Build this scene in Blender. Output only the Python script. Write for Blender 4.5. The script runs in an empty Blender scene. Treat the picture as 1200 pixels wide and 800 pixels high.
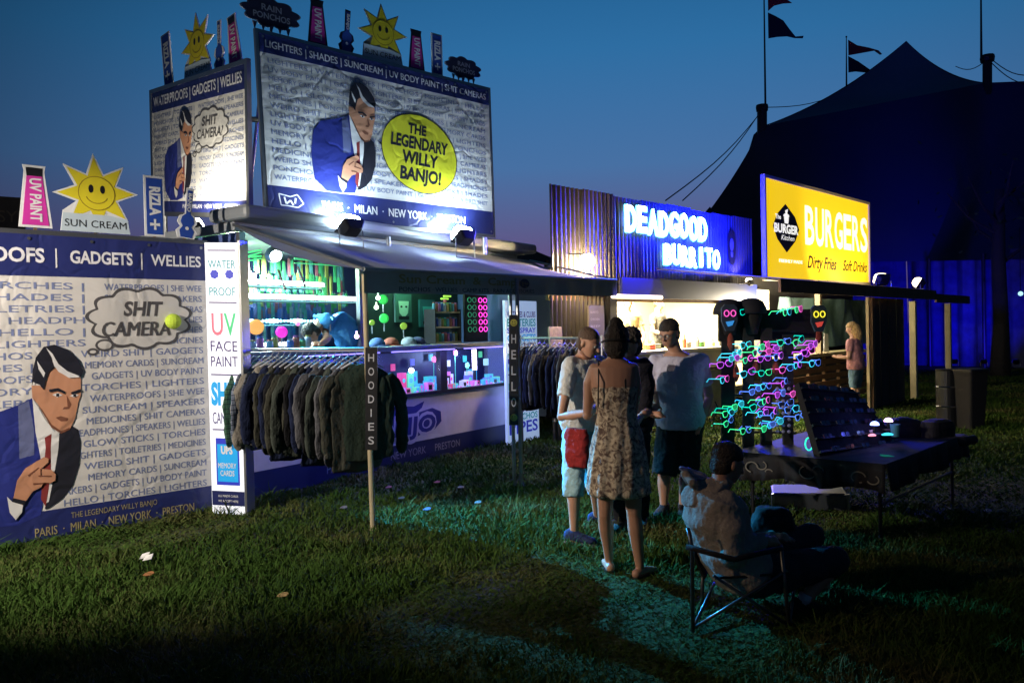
import bpy, bmesh, math, random
import numpy as np
from mathutils import Vector, Matrix, noise
from mathutils.geometry import tessellate_polygon

random.seed(7)
RAD = math.radians
PI = math.pi
sc = bpy.context.scene
COL = sc.collection

# ------------------------------------------------------------------ camera
FPX, CAM_H, ROLL, PITCH = 930.0, 1.62, RAD(1.3), RAD(0.74)
cam = bpy.data.cameras.new('camera')
camo = bpy.data.objects.new('camera', cam)
COL.objects.link(camo)
cam.sensor_width = 36.0
cam.lens = FPX / 1200 * 36
cam.clip_start = 0.1
cam.clip_end = 1500
camo.matrix_world = (Matrix.Translation((0, 0, CAM_H)) @ Matrix.Rotation(RAD(90) - PITCH, 4, 'X')
                     @ Matrix.Rotation(-ROLL, 4, 'Z'))
sc.camera = camo

# ------------------------------------------------------------------ world: dusk sky
wd = bpy.data.worlds.new('World')
sc.world = wd
wd.use_nodes = True
nt = wd.node_tree
N = nt.nodes
bg = N['Background']
tc = N.new('ShaderNodeTexCoord')
sep = N.new('ShaderNodeSeparateXYZ')
nt.links.new(tc.outputs['Generated'], sep.inputs[0])
rmp = N.new('ShaderNodeValToRGB')
nt.links.new(sep.outputs['Z'], rmp.inputs[0])
cr = rmp.color_ramp
cr.elements[0].position = 0.0
cr.elements[0].color = (0.095, 0.060, 0.15, 1)
cr.elements[1].position = 0.9
cr.elements[1].color = (0.005, 0.032, 0.11, 1)
for p_, c_ in ((0.1, (0.145, 0.115, 0.29, 1)), (0.2, (0.080, 0.205, 0.46, 1)), (0.33, (0.036, 0.20, 0.47, 1)),
               (0.45, (0.016, 0.145, 0.37, 1))):
    e_ = cr.elements.new(p_)
    e_.color = c_
dot = N.new('ShaderNodeVectorMath')
dot.operation = 'DOT_PRODUCT'
nt.links.new(tc.outputs['Generated'], dot.inputs[0])
dot.inputs[1].default_value = (0.14, 0.99, 0.0)
mr = N.new('ShaderNodeMapRange')
mr.interpolation_type = 'SMOOTHSTEP'
nt.links.new(dot.outputs['Value'], mr.inputs[0])
mr.inputs[1].default_value = 0.58
mr.inputs[2].default_value = 1.0
mr.inputs[3].default_value = 0.20
mr.inputs[4].default_value = 1.0
nt.links.new(rmp.outputs[0], bg.inputs[0])
mstr = N.new('ShaderNodeMath')
mstr.operation = 'MULTIPLY'
nt.links.new(mr.outputs[0], mstr.inputs[0])
mstr.inputs[1].default_value = 0.80
nt.links.new(mstr.outputs[0], bg.inputs[1])

sc.view_settings.view_transform = 'Standard'
sc.view_settings.look = 'None'
sc.view_settings.exposure = 0.0
sc.view_settings.gamma = 1.0
sc.render.engine = 'CYCLES'
sc.cycles.use_denoising = True
sc.cycles.max_bounces = 5
sc.cycles.sample_clamp_indirect = 4.0

# ------------------------------------------------------------------ geometry helpers
CAMP = Vector((0, 0, CAM_H))


def ray(px, py):
    x = (px - 600) / FPX
    y = -(py - 400) / FPX
    xl = x * math.cos(ROLL) + y * math.sin(ROLL)
    yl = -x * math.sin(ROLL) + y * math.cos(ROLL)
    return Vector((xl, math.cos(PITCH) + yl * math.sin(PITCH), -math.sin(PITCH) + yl * math.cos(PITCH)))


def at(px, py, Y):
    d = ray(px, py)
    return CAMP + d * (Y / d.y)


def onz(px, py, z=0.0):
    d = ray(px, py)
    return CAMP + d * ((z - CAM_H) / d.z)


def proj(P):
    v = Vector(P) - CAMP
    fw = v.y * math.cos(PITCH) - v.z * math.sin(PITCH)
    yl = (v.y * math.sin(PITCH) + v.z * math.cos(PITCH)) / fw
    xl = v.x / fw
    return (600 + FPX * (xl * math.cos(ROLL) - yl * math.sin(ROLL)),
            400 - FPX * (xl * math.sin(ROLL) + yl * math.cos(ROLL)))


class VPlane:
    """vertical plane through ground point A, direction angle deg from +Y towards +X"""
    def __init__(s, A, deg):
        s.A = Vector((A[0], A[1], 0))
        s.u = Vector((math.sin(RAD(deg)), math.cos(RAD(deg)), 0))
        s.m = Vector((-s.u.y, s.u.x, 0))      # away from camera

    def hit(s, px, py, b=0.0):
        d = ray(px, py)
        A = s.A + s.m * b
        t = s.m.dot(A - CAMP) / s.m.dot(d)
        P = CAMP + d * t
        return (P - A).dot(s.u), P.z

    def p(s, a, b, z):
        return s.A + s.u * a + s.m * b + Vector((0, 0, z))


class Surf:
    def __init__(s, bl, br, tr, tl, W=None, H=None):
        s.c = [Vector(bl), Vector(br), Vector(tr), Vector(tl)]
        s.W = W or (s.c[1] - s.c[0]).length
        s.H = H or (s.c[3] - s.c[0]).length
        n = (s.c[1] - s.c[0]).cross(s.c[3] - s.c[0]).normalized()
        s.n = n

    def p(s, x, y, off=0.0):
        a, b = x / s.W, y / s.H
        c = s.c
        return (c[0] * (1 - a) + c[1] * a) * (1 - b) + (c[3] * (1 - a) + c[2] * a) * b + s.n * off


class M:
    def __init__(s):
        s.v = []
        s.f = []
        s.mi = []

    def add(s, vs, fs, mi=0):
        o = len(s.v)
        s.v += [tuple(q) for q in vs]
        s.f += [tuple(o + i for i in q) for q in fs]
        s.mi += [mi] * len(fs)
        return s

    def boxv(s, o, ax, ay, az, mi=0):
        o, ax, ay, az = Vector(o), Vector(ax), Vector(ay), Vector(az)
        vs = [o, o + ax, o + ax + ay, o + ay, o + az, o + ax + az, o + ax + ay + az, o + ay + az]
        return s.add(vs, [(0, 3, 2, 1), (4, 5, 6, 7), (0, 1, 5, 4), (1, 2, 6, 5), (2, 3, 7, 6), (3, 0, 4, 7)], mi)

    def box(s, c, size, u=Vector((1, 0, 0)), mi=0):
        u = Vector(u).normalized()
        m = Vector((-u.y, u.x, 0))
        z = Vector((0, 0, 1))
        c = Vector(c)
        return s.boxv(c - u * size[0] / 2 - m * size[1] / 2 - z * size[2] / 2, u * size[0], m * size[1], z * size[2], mi)

    def tube(s, pts, r, n=8, mi=0, caps=True, flat=None):
        pts = [Vector(q) for q in pts]
        rs = r if isinstance(r, (list, tuple)) else [r] * len(pts)
        vs, fs = [], []
        prev = None
        for i, q in enumerate(pts):
            t = (pts[min(i + 1, len(pts) - 1)] - pts[max(i - 1, 0)])
            t = t.normalized() if t.length > 1e-9 else Vector((0, 0, 1))
            if prev is None:
                a = t.cross(Vector((0, 0, 1)))
                if a.length < 0.1:
                    a = t.cross(Vector((1, 0, 0)))
                a.normalize()
            else:
                a = (prev - t * prev.dot(t)).normalized()
            prev = a
            b = t.cross(a)
            for k in range(n):
                th = 2 * PI * k / n
                d = a * math.cos(th) * rs[i] + b * math.sin(th) * rs[i]
                if flat:
                    fv, fk = flat
                    d -= fv * d.dot(fv) * (1 - fk)
                vs.append(q + d)
        for i in range(len(pts) - 1):
            for k in range(n):
                k2 = (k + 1) % n
                fs.append((i * n + k, i * n + k2, (i + 1) * n + k2, (i + 1) * n + k))
        if caps:
            fs.append(tuple(range(n - 1, -1, -1)))
            o = (len(pts) - 1) * n
            fs.append(tuple(o + k for k in range(n)))
        return s.add(vs, fs, mi)

    def limb(s, pts, rs, n=12, flat=None):
        pts = [Vector(q) for q in pts]
        s.tube(pts, rs, n, flat=flat)
        s.ball(pts[0], rs[0], n=n)
        s.ball(pts[-1], rs[-1], n=n)
        for q, r_ in zip(pts[1:-1], rs[1:-1]):
            s.ball(q, r_ * 0.99, n=n)
        return s

    def ball(s, c, r, n=12, m=None, R=None, mi=0):
        c = Vector(c)
        if not isinstance(r, (tuple, list, Vector)):
            r = (r, r, r)
        m = m or max(4, n // 2)
        vs = [Vector((0, 0, -r[2]))]
        for i in range(1, m):
            ph = -PI / 2 + PI * i / m
            for k in range(n):
                th = 2 * PI * k / n
                vs.append(Vector((r[0] * math.cos(ph) * math.cos(th), r[1] * math.cos(ph) * math.sin(th), r[2] * math.sin(ph))))
        vs.append(Vector((0, 0, r[2])))
        if R is not None:
            vs = [R @ q for q in vs]
        vs = [c + q for q in vs]
        fs = []
        for k in range(n):
            fs.append((0, 1 + (k + 1) % n, 1 + k))
            o = 1 + (m - 2) * n
            fs.append((len(vs) - 1, o + k, o + (k + 1) % n))
        for i in range(m - 2):
            for k in range(n):
                a = 1 + i * n
                fs.append((a + k, a + (k + 1) % n, a + n + (k + 1) % n, a + n + k))
        return s.add(vs, fs, mi)

    def loft(s, secs, n=20, mi=0, e=2.4, ripple=0.0, rn=5, caps=True):
        """secs: (center, half a, half b, dir a, dir b)"""
        vs, fs = [], []
        for j, (c, a, b, da, db) in enumerate(secs):
            c = Vector(c)
            for k in range(n):
                th = 2 * PI * k / n
                ct, st = math.cos(th), math.sin(th)
                x = math.copysign(abs(ct) ** (2 / e), ct)
                y = math.copysign(abs(st) ** (2 / e), st)
                w = 1 + ripple * math.sin(rn * th + j * 0.6) * (j / max(1, len(secs) - 1))
                vs.append(c + da * (a * x * w) + db * (b * y * w))
        for j in range(len(secs) - 1):
            for k in range(n):
                k2 = (k + 1) % n
                fs.append((j * n + k, j * n + k2, (j + 1) * n + k2, (j + 1) * n + k))
        if caps:
            fs.append(tuple(range(n - 1, -1, -1)))
            o = (len(secs) - 1) * n
            fs.append(tuple(o + k for k in range(n)))
        return s.add(vs, fs, mi)

    def lathe(s, c, prof, n=20, mi=0, tilt=None):
        c = Vector(c)
        vs = []
        for r, z in prof:
            for k in range(n):
                th = 2 * PI * k / n
                q = Vector((r * math.cos(th), r * math.sin(th), z))
                vs.append(c + (tilt @ q if tilt is not None else q))
        fs = []
        for j in range(len(prof) - 1):
            for k in range(n):
                k2 = (k + 1) % n
                fs.append((j * n + k, j * n + k2, (j + 1) * n + k2, (j + 1) * n + k))
        fs.append(tuple(range(n - 1, -1, -1)))
        o = (len(prof) - 1) * n
        fs.append(tuple(o + k for k in range(n)))
        return s.add(vs, fs, mi)

    def poly(s, S, pts, off, mi=0):
        tris = tessellate_polygon([[Vector((x, y, 0)) for x, y in pts]])
        A = sum(pts[i][0] * pts[(i + 1) % len(pts)][1] - pts[(i + 1) % len(pts)][0] * pts[i][1] for i in range(len(pts)))
        vs = [S.p(x, y, off) for x, y in pts]
        fs = []
        for t in tris:
            a, b, c = [pts[i] for i in t]
            cr_ = (b[0] - a[0]) * (c[1] - a[1]) - (b[1] - a[1]) * (c[0] - a[0])
            fs.append(tuple(t) if cr_ > 0 else tuple(reversed(t)))
        return s.add(vs, fs, mi)

    def prism(s, S, pts, o0, o1, mi=0):
        s.poly(S, pts, o1, mi)
        n = len(pts)
        A = sum(pts[i][0] * pts[(i + 1) % n][1] - pts[(i + 1) % n][0] * pts[i][1] for i in range(n))
        f0 = [S.p(x, y, o0) for x, y in pts]
        f1 = [S.p(x, y, o1) for x, y in pts]
        fs = []
        for i in range(n):
            j = (i + 1) % n
            q = (i, j, n + j, n + i)
            fs.append(q if A > 0 else tuple(reversed(q)))
        s.add(f0 + f1, fs, mi)
        tris = tessellate_polygon([[Vector((x, y, 0)) for x, y in pts]])
        return s.add(f0, [tuple(t) for t in tris], mi)

    def rect(s, S, x0, y0, x1, y1, off, mi=0, nx=1, ny=1):
        vs, fs = [], []
        for j in range(ny + 1):
            for i in range(nx + 1):
                vs.append(S.p(x0 + (x1 - x0) * i / nx, y0 + (y1 - y0) * j / ny, off))
        for j in range(ny):
            for i in range(nx):
                a = j * (nx + 1) + i
                fs.append((a, a + 1, a + nx + 2, a + nx + 1))
        return s.add(vs, fs, mi)

    def stroke(s, S, pts, w, off, mi=0):
        for (x0, y0), (x1, y1) in zip(pts[:-1], pts[1:]):
            d = Vector((x1 - x0, y1 - y0))
            if d.length < 1e-6:
                continue
            nn = Vector((-d.y, d.x)).normalized() * w / 2
            s.add([S.p(x0 - nn.x, y0 - nn.y, off), S.p(x1 - nn.x, y1 - nn.y, off),
                   S.p(x1 + nn.x, y1 + nn.y, off), S.p(x0 + nn.x, y0 + nn.y, off)], [(0, 1, 2, 3)], mi)
        return s

    def mesh(s, name, mats, smooth=False):
        me = bpy.data.meshes.new(name)
        me.from_pydata(s.v, [], s.f)
        if not isinstance(mats, (list, tuple)):
            mats = [mats]
        for m_ in mats:
            me.materials.append(m_)
        me.polygons.foreach_set('material_index', s.mi)
        if smooth:
            me.polygons.foreach_set('use_smooth', [True] * len(s.f))
        me.update()
        return me

    def build(s, name, mats, parent=None, smooth=False, bevel=0.0, kind=None, label=None):
        me = s.mesh(name, mats, smooth)
        o = bpy.data.objects.new(name, me)
        COL.objects.link(o)
        if parent is not None:
            setp(o, parent)
        if bevel:
            b = o.modifiers.new('bevel', 'BEVEL')
            b.width = bevel
            b.segments = 2
            b.limit_method = 'ANGLE'
        if kind:
            o['kind'] = kind
        if label:
            o['label'] = label
        return o


def wloc(o):
    L = Vector((0, 0, 0))
    while o is not None:
        if o.type == 'EMPTY':
            L = L + o.location
        o = o.parent
    return L


def setp(o, parent):
    """mesh data is in world coordinates; parent only carries a translation"""
    o.parent = parent
    if parent.type == 'EMPTY':
        o.matrix_parent_inverse = Matrix.Translation(-parent.location)


def tag(o, label, cat, group=None, kind=None):
    o['label'] = label
    o['category'] = cat
    if group:
        o['group'] = group
    if kind:
        o['kind'] = kind
    return o


def thing(name, label, cat, loc=(0, 0, 0), group=None, rz=0.0):
    o = bpy.data.objects.new(name, None)
    COL.objects.link(o)
    o.location = loc
    o.rotation_euler = (0, 0, rz)
    o.empty_display_size = 0.2
    return tag(o, label, cat, group)


def voxel(o, vs, smooth=4, disp=0.0, dscale=0.1, fac=0.5):
    r = o.modifiers.new('remesh', 'REMESH')
    r.mode = 'VOXEL'
    r.voxel_size = vs
    r.use_smooth_shade = True
    if smooth:
        m_ = o.modifiers.new('smooth', 'SMOOTH')
        m_.factor = fac
        m_.iterations = smooth
    if disp:
        t = bpy.data.textures.new('folds', 'CLOUDS')
        t.noise_scale = dscale
        t.noise_depth = 2
        d = o.modifiers.new('folds', 'DISPLACE')
        d.texture = t
        d.strength = disp
        d.mid_level = 0.5
        d.texture_coords = 'LOCAL'
    return o


# ------------------------------------------------------------------ materials
MC = {}


def mat(name, col, rough=0.6, metal=0.0, var=0.15, vs=8.0, bump=0.0, bs=20.0, emit=None, es=0.0, spec=0.5,
        col2=None, trans=0.0, coat=0.0, sheen=0.0):
    if name in MC:
        return MC[name]
    m = bpy.data.materials.new(name)
    MC[name] = m
    m.use_nodes = True
    t = m.node_tree
    b = t.nodes['Principled BSDF']
    b.inputs['Roughness'].default_value = rough
    b.inputs['Metallic'].default_value = metal
    b.inputs['Specular IOR Level'].default_value = spec
    if trans:
        b.inputs['Transmission Weight'].default_value = trans
    if coat:
        b.inputs['Coat Weight'].default_value = coat
    if sheen:
        b.inputs['Sheen Weight'].default_value = sheen
    c = t.nodes.new('ShaderNodeTexCoord')
    n = t.nodes.new('ShaderNodeTexNoise')
    n.inputs['Scale'].default_value = vs
    n.inputs['Detail'].default_value = 5
    t.links.new(c.outputs['Object'], n.inputs['Vector'])
    mx = t.nodes.new('ShaderNodeMix')
    mx.data_type = 'RGBA'
    t.links.new(n.outputs['Fac'], mx.inputs[0])
    c1 = tuple(max(0, x * (1 - var)) for x in col)
    c2 = col2 or tuple(min(1, x * (1 + var)) for x in col)
    mx.inputs[6].default_value = (*c1, 1)
    mx.inputs[7].default_value = (*c2, 1)
    t.links.new(mx.outputs[2], b.inputs['Base Color'])
    if bump:
        bn = t.nodes.new('ShaderNodeTexNoise')
        bn.inputs['Scale'].default_value = bs
        bn.inputs['Detail'].default_value = 4
        t.links.new(c.outputs['Object'], bn.inputs['Vector'])
        bu = t.nodes.new('ShaderNodeBump')
        bu.inputs['Strength'].default_value = bump
        bu.inputs['Distance'].default_value = 0.02
        t.links.new(bn.outputs['Fac'], bu.inputs['Height'])
        t.links.new(bu.outputs[0], b.inputs['Normal'])
    if emit:
        b.inputs['Emission Color'].default_value = (*emit, 1)
        b.inputs['Emission Strength'].default_value = es
    return m


def vinyl(name, col, emit=0.0):
    """PVC banner print: creases in world coordinates so all prints on one banner share them"""
    if name in MC:
        return MC[name]
    m = mat(name, col, rough=0.38, var=0.1, vs=1.3, spec=0.5)
    t = m.node_tree
    b = t.nodes['Principled BSDF']
    c = t.nodes.new('ShaderNodeTexCoord')
    w1 = t.nodes.new('ShaderNodeTexNoise')
    w1.inputs['Scale'].default_value = 1.6
    w1.inputs['Detail'].default_value = 3
    w1.inputs['Distortion'].default_value = 1.2
    w2 = t.nodes.new('ShaderNodeTexVoronoi')
    w2.feature = 'DISTANCE_TO_EDGE'
    w2.inputs['Scale'].default_value = 1.5
    wn = t.nodes.new('ShaderNodeTexNoise')
    wn.inputs['Scale'].default_value = 2.5
    vm = t.nodes.new('ShaderNodeVectorMath')
    vm.operation = 'MULTIPLY_ADD'
    t.links.new(c.outputs['Object'], w1.inputs['Vector'])
    t.links.new(c.outputs['Object'], wn.inputs['Vector'])
    t.links.new(wn.outputs['Color'], vm.inputs[0])
    vm.inputs[1].default_value = (0.5, 0.5, 0.5)
    t.links.new(c.outputs['Object'], vm.inputs[2])
    t.links.new(vm.outputs[0], w2.inputs['Vector'])
    mr_ = t.nodes.new('ShaderNodeMapRange')
    mr_.inputs[1].default_value = 0.0
    mr_.inputs[2].default_value = 0.05
    mr_.inputs[3].default_value = 0.0
    mr_.inputs[4].default_value = 0.10
    t.links.new(w2.outputs['Distance'], mr_.inputs[0])
    ad = t.nodes.new('ShaderNodeMath')
    ad.operation = 'ADD'
    t.links.new(w1.outputs['Fac'], ad.inputs[0])
    t.links.new(mr_.outputs[0], ad.inputs[1])
    bu = t.nodes.new('ShaderNodeBump')
    bu.inputs['Strength'].default_value = 0.45
    bu.inputs['Distance'].default_value = 0.07
    t.links.new(ad.outputs[0], bu.inputs['Height'])
    t.links.new(bu.outputs[0], b.inputs['Normal'])
    if emit:
        b.inputs['Emission Color'].default_value = (*col, 1)
        b.inputs['Emission Strength'].default_value = emit
    return m


def glow(name, col, s):
    if name in MC:
        return MC[name]
    m = mat(name, tuple(min(0.8, c) for c in col), rough=0.5, emit=col, es=s)
    m.cycles.emission_sampling = 'NONE' if s < 3 else 'AUTO'
    return m


V_WHITE = vinyl('banner_white', (0.66, 0.64, 0.62))
V_NAVY = vinyl('banner_navy', (0.022, 0.030, 0.145))
V_TEXT = vinyl('banner_text_blue', (0.20, 0.24, 0.42))
V_LET = vinyl('banner_letter_white', (0.75, 0.75, 0.8))
V_DARK = vinyl('banner_dark', (0.02, 0.02, 0.03))
V_SUIT = vinyl('banner_suit_blue', (0.025, 0.035, 0.22))
V_SHEEN = vinyl('banner_suit_sheen', (0.13, 0.15, 0.30))
V_SKIN = vinyl('banner_skin', (0.56, 0.27, 0.16))
V_SHADE = vinyl('banner_skin_line', (0.20, 0.08, 0.05))
V_SHIRT = vinyl('banner_shirt', (0.75, 0.74, 0.74))
V_TIE = vinyl('banner_tie', (0.25, 0.04, 0.04))
V_YEL = vinyl('banner_yellow', (0.62, 0.60, 0.03))
V_GREY = vinyl('banner_grey_line', (0.09, 0.085, 0.09))
STEEL = mat('galvanised_steel', (0.35, 0.36, 0.37), 0.35, 0.9, bump=0.1, bs=60)
DARKMET = mat('black_painted_metal', (0.014, 0.014, 0.016), 0.45, 0.3, bump=0.1, bs=40)
WOOD = mat('rough_wood', (0.16, 0.09, 0.045), 0.75, var=0.4, vs=5, bump=0.4, bs=30)
PALEWOOD = mat('pale_wood', (0.40, 0.33, 0.20), 0.7, var=0.3, vs=6, bump=0.3, bs=30)
WHITEP = mat('white_panel', (0.62, 0.62, 0.65), 0.45, var=0.12, vs=2.5, bump=0.05, bs=10)
TRAILER = mat('trailer_grey_paint', (0.22, 0.24, 0.26), 0.4, var=0.25, vs=3, bump=0.08, bs=20)
CANVAS = mat('grey_canvas', (0.34, 0.37, 0.42), 0.9, var=0.12, vs=2, bump=0.5, bs=3.0)
BLACKC = mat('black_cloth', (0.012, 0.011, 0.012), 0.85, var=0.3, vs=9, bump=0.3, bs=30)
NAVYP = mat('navy_paint', (0.012, 0.018, 0.10), 0.4, var=0.2, vs=3)

# ------------------------------------------------------------------ lettering
TC = {}


def text_geo(s, bold=0.0, shear=0.0, spacing=1.0, tube=0.0):
    k = (s, bold, shear, spacing, tube)
    if k in TC:
        return TC[k]
    cu = bpy.data.curves.new('t', 'FONT')
    cu.body = s
    cu.size = 1.0
    cu.resolution_u = 3
    copies = bold > 0 and 'M' in s and not tube
    cu.offset = 0.0 if copies else bold
    cu.shear = shear
    cu.space_character = spacing
    if tube:
        cu.fill_mode = 'NONE'
        cu.bevel_depth = tube
        cu.bevel_resolution = 1
    o = bpy.data.objects.new('t', cu)
    me = bpy.data.meshes.new_from_object(o)
    vs = [v.co.copy() for v in me.vertices]
    fs = [tuple(p.vertices) for p in me.polygons]
    bpy.data.meshes.remove(me)
    bpy.data.objects.remove(o)
    if copies:      # the M of the built-in font tears when offset: thicken by shifted copies, each a hair in front
        n_ = 2 + int(bold / .022)
        v0, f0 = vs, fs
        vs, fs = [], []
        for k_ in range(n_):
            dx = bold * (2 * k_ / (n_ - 1) - 1) * .9
            o_ = len(vs)
            vs += [Vector((v.x + dx, v.y + dx * .25, v.z + k_ * .004)) for v in v0]
            fs += [tuple(i + o_ for i in q) for q in f0]
    if not vs:
        vs = [Vector((0, 0, 0))]
    x0 = min(v.x for v in vs)
    x1 = max(v.x for v in vs)
    vs = [Vector((v.x - x0, v.y, v.z)) for v in vs]
    TC[k] = (vs, fs, x1 - x0)
    return TC[k]


def put(mb, S, s, x, y, h, width=None, off=0.005, mi=0, bold=0.0, shear=0.0, spacing=1.0, align='L', rot=0.0, tube=0.0, arc=0.0):
    """cap height h, baseline (x, y)"""
    vs, fs, w = text_geo(s, bold, shear, spacing, tube)
    sy = h / 0.72
    sx = sy if width is None else width / max(w, 1e-6)
    W = w * sx
    ox = {'L': 0, 'C': -W / 2, 'R': -W}[align]
    cr_, sr = math.cos(rot), math.sin(rot)
    out = []
    for v in vs:
        a, b = v.x * sx + ox, v.y * sy
        if arc:
            b += arc * a * a
        out.append(S.p(x + a * cr_ - b * sr, y + a * sr + b * cr_, off + v.z * sy))
    mb.add(out, fs, mi)
    return W


def circ(cx, cy, rx, ry=None, n=28, rot=0.0):
    ry = ry or rx
    return [(cx + rx * math.cos(t) * math.cos(rot) - ry * math.sin(t) * math.sin(rot),
             cy + rx * math.cos(t) * math.sin(rot) + ry * math.sin(t) * math.cos(rot))
            for t in [2 * PI * k / n for k in range(n)]]


def cloud(cx, cy, rx, ry, lobes=9, amp=0.13, n=90):
    out = []
    for k in range(n):
        t = 2 * PI * k / n
        w = 1 - amp + amp * 2 * abs(math.sin(lobes * t / 2 + 0.4))
        out.append((cx + rx * w * 0.93 * math.cos(t), cy + ry * w * 0.93 * math.sin(t)))
    return out


def star(cx, cy, R, r, n=8, ph=PI / 2):
    return [(cx + (R if k % 2 == 0 else r) * math.cos(ph + PI * k / n), cy + (R if k % 2 == 0 else r) * math.sin(ph + PI * k / n))
            for k in range(2 * n)]


ZZ = Vector((0, 0, 1))


def lamp(kind, loc, col, W, size=0.05, target=None, angle=70, blend=0.6, name='lamp_light'):
    l = bpy.data.lights.new(name, kind)
    l.color = col
    l.energy = W
    l.shadow_soft_size = size
    if kind == 'SPOT':
        l.spot_size = RAD(angle)
        l.spot_blend = blend
    o = bpy.data.objects.new(name, l)
    COL.objects.link(o)
    o.location = loc
    if target is not None:
        o.rotation_euler = (Vector(target) - Vector(loc)).to_track_quat('-Z', 'Y').to_euler()
    return o


def flood(label, loc, target, col, W, s=0.22, angle=120, es=30, group=None, bracket=None, size=0.08):
    """a box floodlight with a yoke, a glowing lens and its own light"""
    loc, target = Vector(loc), Vector(target)
    t = thing('flood_light', label, 'floodlight', loc, group)
    d = (target - loc).normalized()
    r = d.cross(Vector((0, 0, 1))).normalized()
    up = r.cross(d)
    m = M()
    m.loft([(loc - d * 0.09, s * 0.3, s * 0.22, r, up), (loc - d * 0.03, s * 0.45, s * 0.34, r, up), (loc, s * 0.5, s * 0.4, r, up)], n=16, e=8)
    m.build('housing', DARKMET, t)
    m = M()
    m.loft([(loc + d * 0.001, s * 0.46, s * 0.36, r, up), (loc + d * s * .22, s * 0.44, s * 0.34, r, up), (loc + d * s * .40, s * .30, s * .22, r, up), (loc + d * s * .46, s * .05, s * .04, r, up)], n=16, e=4)
    m.build('lens', glow('lens_%.2f_%.2f_%.2f' % col, col, es), t)
    m = M()
    b = bracket if bracket is not None else Vector((0, 0, -s * 0.6))
    m.tube([loc - d * 0.04 + r * s * 0.54, loc - d * 0.05 + r * s * 0.54 + b, loc - d * 0.05 - r * s * 0.54 + b, loc - d * 0.04 - r * s * 0.54], 0.008, 6)
    m.build('yoke', STEEL, t)
    lamp('SPOT', loc + d * (s * .46 + size + .005), col, W, size, target, angle, 0.5)
    return t


# ------------------------------------------------------------------ ground and grass
def ground_mat():
    m = bpy.data.materials.new('worn_grass_ground')
    m.use_nodes = True
    t = m.node_tree
    b = t.nodes['Principled BSDF']
    b.inputs['Roughness'].default_value = 0.95
    b.inputs['Specular IOR Level'].default_value = 0.1
    c = t.nodes.new('ShaderNodeTexCoord')
    n1 = t.nodes.new('ShaderNodeTexNoise')
    n1.inputs['Scale'].default_value = 0.6
    n1.inputs['Detail'].default_value = 8
    n2 = t.nodes.new('ShaderNodeTexNoise')
    n2.inputs['Scale'].default_value = 14
    n2.inputs['Detail'].default_value = 8
    for n in (n1, n2):
        t.links.new(c.outputs['Object'], n.inputs['Vector'])
    r = t.nodes.new('ShaderNodeValToRGB')
    r.color_ramp.elements[0].position = 0.38
    r.color_ramp.elements[0].color = (0.030, 0.055, 0.012, 1)
    r.color_ramp.elements[1].position = 0.68
    r.color_ramp.elements[1].color = (0.075, 0.075, 0.028, 1)
    t.links.new(n1.outputs['Fac'], r.inputs[0])
    mx = t.nodes.new('ShaderNodeMix')
    mx.data_type = 'RGBA'
    mx.blend_type = 'MULTIPLY'
    mx.inputs[0].default_value = 0.8
    r2 = t.nodes.new('ShaderNodeValToRGB')
    r2.color_ramp.elements[0].color = (0.25, 0.25, 0.25, 1)
    r2.color_ramp.elements[1].color = (1.3, 1.3, 1.3, 1)
    t.links.new(n2.outputs['Fac'], r2.inputs[0])
    t.links.new(r.outputs[0], mx.inputs[6])
    t.links.new(r2.outputs[0], mx.inputs[7])
    t.links.new(mx.outputs[2], b.inputs['Base Color'])
    bu = t.nodes.new('ShaderNodeBump')
    bu.inputs['Strength'].default_value = 1.0
    bu.inputs['Distance'].default_value = 0.06
    t.links.new(n2.outputs['Fac'], bu.inputs['Height'])
    t.links.new(bu.outputs[0], b.inputs['Normal'])
    return m


m = M()
m.add([(-600, -300, 0), (600, -300, 0), (600, 900, 0), (-600, 900, 0)], [(0, 1, 2, 3)])
g = m.build('ground', ground_mat(), kind='structure')
tag(g, 'grassy festival field sloping away under the stalls', 'ground', kind='structure')


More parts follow.
